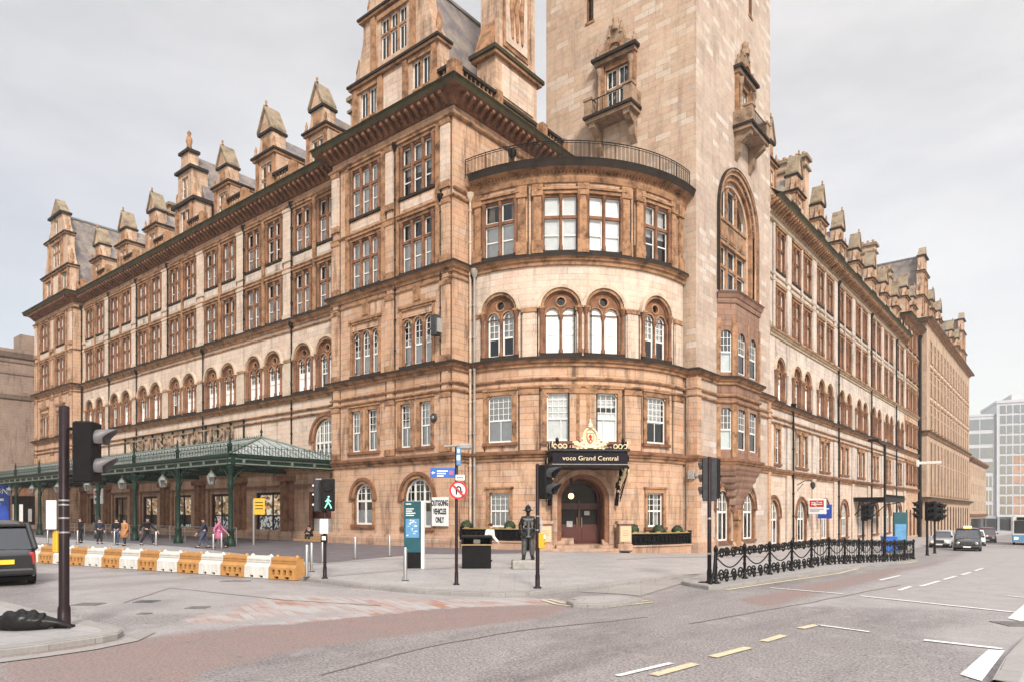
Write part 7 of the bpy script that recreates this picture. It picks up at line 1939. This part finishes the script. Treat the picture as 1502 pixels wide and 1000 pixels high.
# seated figure in the doorway
sp = Vector((-14.6, .25, KH)); o = thing('person', 'person in black sitting on the doorway step', 'person', sp, .5); 
P = {'pel': (0, 0, .42, .13), 'waist': (0, -.05, .58, .12), 'chest': (0, -.14, .78, .15), 'neck': (0, -.2, .93, .055), 'jaw': (0, -.25, .98, .07), 'head': (0, -.25, 1.06, .088), 'crown': (0, -.23, 1.14, .06)}
for sx, n in ((-1, 'r'), (1, 'l')): P.update({'sh'+n: (sx*.19, -.14, .85, .07), 'el'+n: (sx*.27, -.28, .6, .05), 'wr'+n: (sx*.12, -.42, .58, .034), 'ha'+n: (sx*.06, -.47, .58, .036), 'hip'+n: (sx*.10, -.06, .40, .1), 'kn'+n: (sx*.14, -.46, .50, .065), 'an'+n: (sx*.12, -.5, .09, .045), 'to'+n: (sx*.13, -.68, .04, .04)})
b = sk_obj('body', P, P.keys(), 'skin', o); m = MB(); hand(m, P, 'r', 1); hand(m, P, 'l', 1); m.ball((0, -.345, 1.05), .014, .022, .022, n=6, m=5); m.build('hands_and_face', ['skin'], b)
sk_obj('coat', P, ['pel', 'waist', 'chest', 'shr', 'shl', 'elr', 'ell', 'wrr', 'wrl'], 'coat_black', o, .024); sk_obj('trousers', P, ['pel', 'hipr', 'hipl', 'knr', 'knl', 'anr', 'anl'], 'trousers', o, .016)
m = MB(); m.ball((0, -.225, 1.09), .1, .11, .1, n=12, m=8); m.build('hood', ['coat_black'], o); m = MB()
for sx in (-1, 1): m.ball((sx*.125, -.6, .05), .05, .14, .05, n=10, m=6)
m.build('shoes', ['black'], o)
m = MB(); m.box(-15.2, -11.75, -.05, .9, KH, KH+.34, 0, .03); m.box(-15.6, -11.75, -.5, -.06, KH, KH+.17, 0, .03); tag(m.build('doorstep', ['wood']), 'brown low step at the doorway behind the pedestrian signal', 'step')
# statue
p = gp(774.5, 833, KH); o = thing('statue', 'dark bronze statue of a firefighter in brimmed helmet on a low plinth', 'statue', p, CA+.06)
m = MB(); m.box(-.6, .6, -.42, .42, 0, .30, 0, .02); m.box(-.56, .56, -.38, .38, .30, .33, 0); m.build('plinth', ['concrete'], o)
F = thing('figure', None, None, (0, 0, .33)); F.parent = o
P = body_pts(dict(stride=0, elbow=.10), 1.92, .92)
def mv(k, x=0, y=0, z=0, r=None): a = P[k]; P[k] = (a[0]+x, a[1]+y, a[2]+z, r or a[3])
for sx, n in ((-1, 'r'), (1, 'l')):
    mv('hip'+n, sx*.02); mv('kn'+n, sx*.05, 0, 0, .10); mv('an'+n, sx*.07, 0, 0, .085); mv('to'+n, sx*.08, -.02, 0, .065); mv('el'+n, sx*.04, 0.02, 0, .075); mv('wr'+n, sx*.0, -.06, .04, .06); mv('ha'+n, -sx*.03, -.09, .05, .05); mv('sh'+n, 0, 0, -.03, .09)
bpy.data.objects.remove(F)
b = sk_obj('figure', P, P.keys(), ['bronze'], o); b.location = (0, 0, .33)
m = MB(); hand(m, P, 'r', 1.15); hand(m, P, 'l', 1.15); hd = P['head']
m.ball((hd[0], hd[1]-.10, hd[2]-.02), .017, .03, .03, n=8, m=6); m.box(hd[0]-.035, hd[0]+.035, hd[1]-.095, hd[1]-.08, hd[2]-.075, hd[2]-.062)
for sx in (-1, 1): m.ball((hd[0]+sx*.035, hd[1]-.085, hd[2]+.015), .015, .012, .01, n=6, m=5); m.ball((hd[0]+sx*.095, hd[1], hd[2]), .016, .03, .04, n=6, m=5)
m.build('hands_and_face', ['bronze'], b)
c = sk_obj('jacket', P, ['pel', 'waist', 'chest', 'shr', 'shl', 'elr', 'ell', 'wrr', 'wrl'], ['bronze'], o, .04); c.location = (0, 0, .33)
m = MB(); m.lathe([(.25, 1.18), (.28, 1.0), (.30, .82), (.29, .80), (.2, .82)], (0, 0, 0), 16, 0)
for z in (1.16, .86): m.lathe([(.27 if z > 1 else .305, -.03), (.285 if z > 1 else .315, 0), (.27 if z > 1 else .305, .03)], (0, 0, z), 16, 1)
m.box(-.04, .04, -.30, -.26, .84, 1.5, 1); m.box(-.2, -.09, -.27, -.2, 1.28, 1.42, 1); m.box(.09, .2, -.27, -.2, 1.28, 1.42, 1); m.box(-.24, -.1, -.31, -.24, .88, 1.02, 0); m.box(.1, .24, -.31, -.24, .88, 1.02, 0)
m.build('jacket_skirt', ['bronze', 'bronze_light'], c)
sk_obj('trousers', P, ['pel', 'hipr', 'hipl', 'knr', 'knl', 'anr', 'anl'], ['bronze_light'], o, .025).location = (0, 0, .33)
m = MB(); hd = P['head']; m.lathe([(.235, .02), (.245, .026), (.13, .075), (.12, .13), (.095, .19), (.04, .225), (.0, .23)], (hd[0], hd[1]+.01, hd[2]), 18, 0); m.box(hd[0]-.015, hd[0]+.015, hd[1]-.13, hd[1]+.13, hd[2]+.12, hd[2]+.255); m.box(hd[0]-.05, hd[0]+.05, hd[1]-.135, hd[1]-.11, hd[2]+.08, hd[2]+.17)
m.build('helmet', ['bronze'], o).location = (0, 0, .33)
m = MB()
for n in 'rl': a = P['an'+n]; t = P['to'+n]; m.ball(((a[0]+t[0])/2, (a[1]+t[1])/2, .06), .085, .19, .075, n=12, m=8)
m.build('boots', ['bronze'], o).location = (0, 0, .33)
for q_ in o.children:
    if not q_.name.startswith('plinth'): q_.scale = (.88, .92, 1)

# ================================================================== vehicles
def loft(m, secs, mi=0, cap=True):
    n = len(secs[0]); v = [p for s_ in secs for p in s_]; f = []
    for i in range(len(secs)-1):
        for k in range(n-1): f.append([i*n+k, i*n+k+1, (i+1)*n+k+1, (i+1)*n+k])
    m.add(v, f, mi, True)
    if cap:
        for o in (0, (len(secs)-1)*n): m.add(v[o:o+n], [list(range(n))], mi)
def wheel(o, x, y, r, side):
    m = MB(); m.T = Matrix.Translation((x, y, r)) @ Matrix.Rotation(PI/2, 4, 'Y'); m.lathe([(r*.62, -.10), (r*.95, -.10), (r, -.06), (r, .06), (r*.95, .10), (r*.62, .10)], (0, 0, 0), 22); w = m.build('wheel', ['tyre'], o)
    m = MB(); m.T = Matrix.Translation((x, y, r)) @ Matrix.Rotation(PI/2*side, 4, 'Y'); m.lathe([(r*.64, .0), (r*.64, .09), (r*.5, .08), (r*.15, .105), (.0, .105)], (0, 0, 0), 18); m.build('rim', ['aluminium'], w)
def car(name, label, loc, rz, paint, L=4.55, W=1.75, H=1.75, cab=True, group=None):
    """front towards -y; lofted lower body and glasshouse"""
    o = thing(name, label, 'taxi' if cab else 'car', loc, rz, group); hw = W/2; belt = H*.56
    # lower body sections along y
    def sec(y, w, zt, zb, crown):
        return [(-w*.93, y, zb), (-w, y, zb+.12), (-w, y, zb+(zt-zb)*.55), (-w*.97, y, zt-.06), (-w*.88, y, zt), (-w*.4, y, zt+crown), (w*.4, y, zt+crown), (w*.88, y, zt), (w*.97, y, zt-.06), (w, y, zb+(zt-zb)*.55), (w, y, zb+.12), (w*.93, y, zb)]
    f0 = -L/2; b0 = L/2; hood = belt-.10
    m = MB()
    loft(m, [sec(f0, hw*.74, belt*.62, .3, .0), sec(f0+.08, hw*.88, belt*.74, .24, .02), sec(f0+.35, hw*.96, hood-.04, .2, .05), sec(f0+.9, hw, hood+.02, .2, .06), sec(f0+1.35, hw, belt, .2, .02), sec(0, hw, belt+.02, .2, .0), sec(b0-.9, hw, belt+.03, .2, 0), sec(b0-.35, hw*.97, belt+.0, .22, .02), sec(b0-.06, hw*.9, belt-.05, .26, .02), sec(b0, hw*.82, belt-.16, .34, .0)], 0)
    body = m.build('body', [paint], o)
    # glasshouse
    yf, yr = f0+1.25, b0-.30; tf, tr_ = f0+1.95, b0-(.75 if cab else .9); rw = hw*.74; bw = hw*.93
    m = MB()
    A = [(-bw, yf, belt-.02), (bw, yf, belt-.02), (bw, yr, belt), (-bw, yr, belt)]; B = [(-rw, tf, H-.10), (rw, tf, H-.10), (rw, tr_, H-.10), (-rw, tr_, H-.10)]
    m.add(A+B, [(0, 1, 5, 4), (1, 2, 6, 5), (2, 3, 7, 6), (3, 0, 4, 7)], 0); m.build('glass', ['glass_dark'], o)
    m = MB(); rs = lambda y, w, z, c: [(-w, y, z-.06), (-w*.96, y, z-.01), (-w*.6, y, z+c), (0, y, z+c*1.3), (w*.6, y, z+c), (w*.96, y, z-.01), (w, y, z-.06)]
    loft(m, [rs(tf-.12, rw*.97, H-.10, .0), rs(tf+.1, rw*1.02, H-.06, .035), rs((tf+tr_)/2, rw*1.03, H-.04, .04), rs(tr_-.1, rw*1.02, H-.06, .035), rs(tr_+.12, rw*.97, H-.10, 0)], 0); m.build('roof', [paint], o)
    m = MB()
    for sx in (-1, 1):
        for q in (0, 3): 
            a = Vector(A[q] if sx < 0 else A[1 if q == 0 else 2]); b = Vector(B[q] if sx < 0 else B[1 if q == 0 else 2]); m.tube([a, b], .045 if q == 0 else .085, 6)
        for t in (.36, .68): 
            a = Vector(A[1]).lerp(Vector(A[2]), t); b = Vector(B[1]).lerp(Vector(B[2]), t); m.tube([(a.x*sx, a.y, a.z), (b.x*sx, b.y, b.z)], .035, 5)
    m.build('pillars', [paint], o)
    r = .32
    for sx in (-1, 1):
        for y in (f0+.85, b0-.85): wheel(o, sx*(hw-.10), y, r, sx)
        m = MB(); m.T = Matrix.Translation((sx*hw*.66, f0+.03, belt*.6)) @ Matrix.Rotation(PI/2, 4, 'X'); m.lathe([(.13, -.06), (.135, .02), (.10, .05), (.0, .06)], (0, 0, 0), 16); m.build('headlight', ['chrome' if cab else 'white'], o)
        m = MB(); m.box(sx*hw*.80-.085, sx*hw*.80+.085, b0-.12, b0-.015, belt-.42, belt-.08, 0, .03); m.build('tail_light', ['tail_red'], o)
        m = MB(); m.ball((sx*(hw+.12), yf+.2, belt+.1), .10, .06, .08, n=10, m=6); m.build('mirror', [paint], o)
    m = MB(); m.box(-hw*.42, hw*.42, f0-.03, f0+.06, .48, .74, 0, .03); 
    for k in range(9): m.box(-hw*.38+k*hw*.095, -hw*.36+k*hw*.095, f0-.04, f0-.03, .5, .72, 1)
    m.build('grille', ['black', 'chrome'], o)
    m = MB(); m.box(-hw*.92, hw*.92, f0-.08, f0+.12, .26, .44, 0, .05); m.build('bumper', [paint if cab else 'signal_grey'], o); m = MB(); m.box(-hw*.92, hw*.92, b0-.1, b0+.07, .30, .48, 0, .05); m.build('bumper', [paint if cab else 'signal_grey'], o)
    m = MB(); m.box(-.26, .26, f0-.1, f0-.08, .29, .40, 0); m.build('number_plate', ['white'], o); m = MB(); m.box(-.28, .28, b0-.005, b0+.03, .60, .72, 0); m.build('number_plate', ['plate_yellow'], o)
    if cab: m = MB(); m.box(-.28, .28, tf+.0, tf+.16, H-.02, H+.12, 0, .03); m.build('roof_sign', ['light_warm'], o)
    m = MB(); m.box(-hw*.9, hw*.9, f0+.3, b0-.3, .14, .24); m.build('underbody', ['tyre'], o)
    return o
p = gp(-6, 858); c = car('taxi_cab', 'black cab seen from behind, cut off at the left edge', (p.x, p.y-.6, p.z), 0, 'car_black')
q = gp(4, 861); d_ = math.atan2(CFN.y, CFN.x)-PI/2
c.scale = (1, 1, 1.12)
for q_ in list(c.children):
    if q_.name.startswith('roof_sign'): bpy.data.objects.remove(q_)
td = CA+.70; c.rotation_euler = (0, 0, PI+td); c.location = (q.x-math.sin(td)*2.3, q.y+math.cos(td)*2.3, 0)
p = gp(1415, 807.5); car('taxi_cab', 'black cab with lit roof sign driving towards the viewer', p+Vector((0, 2, 0)), .08, 'car_black', 4.5, 1.9, 1.85)
p = gp(1383, 802); car('parked_car', 'pale silver car parked beside the distant signals', p, 0, 'car_silver', 4.3, 1.75, 1.6, False, 'cars along the distant kerb')
p = gp(1430, 799); car('parked_car', 'white car partly behind the oncoming black cab', p, .1, 'car_white', 4.4, 1.8, 1.6, False, 'cars along the distant kerb')
p = gp(1447, 794.5); car('parked_car', 'maroon car farthest along the kerb', p, .1, 'car_maroon', 4.6, 1.9, 1.8, False, 'cars along the distant kerb')
# bus
p = gp(1507, 799); o = thing('bus', 'blue and white bus entering at the right edge', 'bus', (p.x, p.y, p.z), .06)
m = MB(); prof = [(-1.25, .3), (1.25, .3), (1.27, 1.2), (1.25, 2.9), (1.05, 3.1), (-1.05, 3.1), (-1.25, 2.9), (-1.27, 1.2)]
m.prism(prof, 0, 11, 0); m.box(-1.28, 1.28, -.02, 11.02, .3, 1.1, 1, .03); m.build('body', ['white_plastic', 'blue_light'], o)
m = MB(); m.box(-1.12, 1.12, -.04, .02, 1.25, 2.6, 0); 
for sx in (-1, 1): m.box(min(sx*1.24, sx*1.285), max(sx*1.24, sx*1.285), .6, 10.6, 1.4, 2.5, 0)
m.build('windows', ['glass_dark'], o)
m = MB(); m.box(-.9, .9, -.05, .02, 2.65, 2.95, 0); m.build('destination_board', ['black'], o)
for sx in (-1, 1):
    m = MB(); m.box(sx*.95-.16, sx*.95+.16, -.06, .02, .6, .82, 0, .03); m.build('headlight', ['light_warm'], o)
    for y in (2.2, 8.4): wheel(o, sx*1.14, y, .48, sx)

# ================================================================== neighbouring buildings
o = thing('corner_building', 'soot stained stone building at the far left edge', 'building', (-79, -3, 0)); m = MB()
fw = lambda s, z, d: (-d, s, z)
m.wall(R_(-40, 9, -1, 23.5), [], fw, 0, 0); m.wall(R_(-30, 0, -1, 23.5), [], lambda s, z, d: (s, -40+d, z), 0, 0); m.wall([(0, -1), (30, -1), (30, 23.5), (0, 23.5)], [], lambda s, z, d: (-s, 9, z), 0, 0)
m.add([(-30, -40, 23.5), (0, -40, 23.5), (0, 9, 23.5), (-30, 9, 23.5)], [(0, 1, 2, 3)], 2)
for z, p, h in ((17.9, .5, .9), (23.4, .6, 1.0), (20.4, .15, .25), (6.9, .45, .6), (21.9, .15, .2)): m.sweep([(-.05, z-h), (p*.4, z-h), (p, z-h*.4), (p, z), (-.05, z+.05)], [(0, -40), (0, 9)], [1, 1, 1, 3, 3])
for k in range(9): m.fbox(fw, -38+5.3*k, -37+5.3*k, 6.9, 17, -.12, .02, 0)
m.fbox(fw, 3.2, 8.8, 23.5, 25.6, .2, 3, 1)
m.build('wall', ['stone_grim', 'stone_grim', 'slate', 'soot_and_shade'], o)
m = MB(); m.fbox(fw, -40, 8.6, 4.4, 5.6, -.35, .02, 0); m.fbox(fw, -40, 8.6, 5.6, 5.75, -.5, .02, 0)
for k in range(11): m.fbox(fw, -40+4.6*k, -39.3+4.6*k, 0, 4.4, -.3, .02, 0)
m.fbox(fw, -39.5, 8.5, .6, 4.3, -.02, .0, 1)
for k in range(16): m.fbox(fw, -8+1.0*k, -7.6+1.0*k, 1.0, 2.5+.8*random.random(), -.10, -.03, 2+k % 3)
m.build('shopfront', ['trim_red', 'glass_dark', 'poster_grey', 'cloth_cream', 'white'], o)
bp_ = Vector(cam_pt(-2, 76)); o = thing('shop_sign', 'blue shop panel with white capitals at the far left edge', 'sign', (-73.4, bp_.y, 0), 0); o.location = (bp_.x, bp_.y, 0); o.rotation_euler = (0, 0, CA)
m = MB(); m.box(-4.2, 1.25, -.1, .1, .15, 5.25, 0, .03); m.box(-4.0, -1.6, -.12, -.1, .4, 2.2, 2)
m.build('panel', ['blue_deep', 'white', 'navy'], o)
text('ON', .95, 'letters', 'white', o, stand_mat((.35, -.115, 4.55), 0), .01); m = MB(); m.box(-.3, .65, -.118, -.105, 3.5, 3.75, 0); m.box(-.3, .25, -.118, -.105, 3.1, 3.22, 0); m.build('small_text', ['white'], o)
# office block at the end of the street
YO = 255.0
def op(px, Y): return cam_pt(px, Y)
o = thing('office_block', 'pale glass and panel office block closing the street', 'building', (*op(1460, YO), -4.6), CA-.42)
m = MB(); m.box(-9.6, .2, 0, 26, 0, 42.6, 0); m.box(.2, 60, -1.2, 26, 5.2, 47.0, 0); m.box(-9.8, .4, -.2, 26, 42.6, 43.4, 1); m.box(0, 60.2, -1.5, 26, 47.0, 48.0, 1); m.box(6, 60, 5, 20, 48, 51, 1); m.box(.2, 60, .4, 26, 0, 5.2, 2)
m.build('wall', ['office_white', 'office_white', 'office_grey'], o)
m = MB(); g = MB()
for r in range(7):
    z = 5.8+r*5.3
    for c in range(2):
        x0 = -9.2+c*4.6
        g.box(x0, x0+4.2, -.12, .06, z, z+3.9, 0)
        if r < 3:
            for q in range(4): m.box(x0+q*1.15, x0+q*1.15+.3, -.22, -.12, z, z+3.9, 0)
for r in range(11):
    z = 6.2+r*3.7
    for c in range(14):
        x0 = 1.2+c*4.2
        g.box(x0, x0+3.7, -1.34, -1.1, z, z+2.9, 1 if (r < 6 and 0 < c and (c+r*2) % 5 != 0) else 0)
        m.box(x0+1.7, x0+2.0, -1.5, -1.34, z, z+2.9, 0)
m.build('mullions', ['office_white'], o); g.build('window_glazing', ['glass_far', 'office_reflection'], o)
m = MB()
for k in range(15): m.box(.4+4.2*k, 1.1+4.2*k, -1.15, -.4, 0, 5.2, 0)
m.box(.3, 60, .3, .4, .4, 4.4, 1); m.box(-9.5, .1, -.2, .1, .4, 4.6, 1); m.box(-9.6, .2, -.9, .05, 4.6, 5.4, 0); m.build('ground_floor', ['office_grey', 'glass_dark'], o)
# farther terrace on the right closing the hotel street
o = thing('stone_terrace', 'brown stone terrace just beyond the long hotel wing', 'building', (10.2, 156, -3)); m = MB()
ft = lambda s, z, d: (-d, s, z)
hs = [rect(3+3.6*k, z, 1.5, 2.4) for k in range(9) for z in (5.5, 9.5, 13.5)]
m.wall(R_(0, 36, -2, 17.5), hs, ft, .3, 0); m.wall([(0, -2), (14, -2), (14, 17.5), (0, 17.5)], [], lambda s, z, d: (s-14, 0, z), 0, 0); m.sweep([(-.05, 16.8), (.3, 16.8), (.7, 17.3), (.7, 17.7), (-.05, 17.8)], [(-14, 0), (0, 0), (0, 36)], 1); m.box(-13, -.6, .6, 36, 17, 17.6, 1)
m.sweep([(-.05, 4.2), (.4, 4.3), (.5, 4.8), (-.05, 4.9)], [(0, 0), (0, 36)], 1)
m.build('wall', ['stone_far', 'trim_red'], o); m = MB(); m.fbox(ft, .5, 35.5, 5, 16.5, .22, .24, 0); m.fbox(ft, 1, 35, -1, 3.8, -.01, .02, 0); m.build('window_glazing', ['glass_dark'], o)
# opposite terrace across the street (only its reflections and bounce matter to the view)

# ================================================================== air
hb = MB(); hb.box(-268, 168, -98, 340, -14, 78); hz_o = hb.build('haze', ['white'])
hm = bpy.data.materials.new('air'); hm.use_nodes = True; hn = hm.node_tree; hn.nodes.clear(); ho_ = hn.nodes.new('ShaderNodeOutputMaterial'); pv_ = hn.nodes.new('ShaderNodeVolumePrincipled')
pv_.inputs['Color'].default_value = (.93, .93, .93, 1); pv_.inputs['Density'].default_value = .0004; hn.links.new(pv_.outputs[0], ho_.inputs['Volume'])
hz_o.data.materials.clear(); hz_o.data.materials.append(hm); tag(hz_o, kind='stuff')

# ================================================================== sky, sun, camera
w = bpy.data.worlds.new('World'); SC.world = w; w.use_nodes = True; nt = w.node_tree; nt.nodes.clear()
out = nt.nodes.new('ShaderNodeOutputWorld')
SUN_EL, SUN_AZ = math.radians(38), None
sd_ = Vector((.66, -.50, .62)).normalized()
sky = N(nt, 'ShaderNodeTexSky', sky_type='NISHITA'); sky.sun_disc = False; sky.sun_elevation = math.asin(sd_.z); sky.sun_rotation = math.atan2(sd_.x, sd_.y)
bg1 = N(nt, 'ShaderNodeBackground', i_Strength=.05); nt.links.new(sky.outputs[0], bg1.inputs[0])
tc = nt.nodes.new('ShaderNodeTexCoord'); sp_ = nt.nodes.new('ShaderNodeSeparateXYZ'); nt.links.new(tc.outputs['Generated'], sp_.inputs[0])
n1 = noise(nt, vscale(nt, tc.outputs['Generated'], (1, 1, 3.2)), 3.0, 6, .6)
cl = mixc(nt, ramp(nt, n1, .32, .70), (.335, .308, .272), (.445, .41, .358))
# overcast: zenith about 2.6 times the horizon
zg = N(nt, 'ShaderNodeMapRange'); zg.inputs[1].default_value = .60; zg.inputs[2].default_value = 1.0; zg.inputs[3].default_value = 1.0; zg.inputs[4].default_value = 3.5
nt.links.new(sp_.outputs[2], zg.inputs[0])
dt = N(nt, 'ShaderNodeVectorMath', operation='DOT_PRODUCT'); nt.links.new(tc.outputs['Generated'], dt.inputs[0]); dt.inputs[1].default_value = (CRN.x, CRN.y, 0)
gr_ = N(nt, 'ShaderNodeMapRange'); gr_.inputs[1].default_value = -.7; gr_.inputs[2].default_value = .7; gr_.inputs[3].default_value = .92; gr_.inputs[4].default_value = 1.36; nt.links.new(dt.outputs['Value'], gr_.inputs[0])
hzn = N(nt, 'ShaderNodeMapRange'); hzn.inputs[1].default_value = .0; hzn.inputs[2].default_value = .42; hzn.inputs[3].default_value = 1; hzn.inputs[4].default_value = 0; nt.links.new(sp_.outputs[2], hzn.inputs[0])
cl = mixc(nt, hzn.outputs[0], cl, (.315, .272, .222))
zn = N(nt, 'ShaderNodeMapRange'); zn.inputs[1].default_value = .58; zn.inputs[2].default_value = .72; nt.links.new(sp_.outputs[2], zn.inputs[0])
cl = mixc(nt, zn.outputs[0], cl, (.385, .372, .372))
bg2 = N(nt, 'ShaderNodeBackground', i_Strength=1.0); nt.links.new(cl, bg2.inputs[0])
mul = N(nt, 'ShaderNodeMath', operation='MULTIPLY'); nt.links.new(gr_.outputs[0], mul.inputs[1]); nt.links.new(zg.outputs[0], mul.inputs[0]); nt.links.new(mul.outputs[0], bg2.inputs[1])
ad = nt.nodes.new('ShaderNodeAddShader'); nt.links.new(bg1.outputs[0], ad.inputs[0]); nt.links.new(bg2.outputs[0], ad.inputs[1]); nt.links.new(ad.outputs[0], out.inputs[0])
su = bpy.data.lights.new('sun', 'SUN'); su.energy = 2.8; su.angle = math.radians(11); su.color = (1, .93, .84)
so = bpy.data.objects.new('sun', su); COL.objects.link(so); so.rotation_euler = sd_.to_track_quat('Z', 'Y').to_euler()
cam = bpy.data.cameras.new('camera'); cam.sensor_width = 36; cam.lens = FPX/1502*36; cam.shift_y = (HY-500)/1502; cam.clip_end = 3000; cam.clip_start = .1
co = bpy.data.objects.new('camera', cam); COL.objects.link(co); co.location = CAM; co.rotation_euler = (PI/2, 0, CA); SC.camera = co
SC.view_settings.view_transform = 'Standard'; SC.view_settings.look = 'None'; SC.view_settings.exposure = .62; SC.view_settings.gamma = 1
SC.render.engine = 'CYCLES'; SC.cycles.max_bounces = 6; SC.cycles.transparent_max_bounces = 12; SC.cycles.use_denoising = True
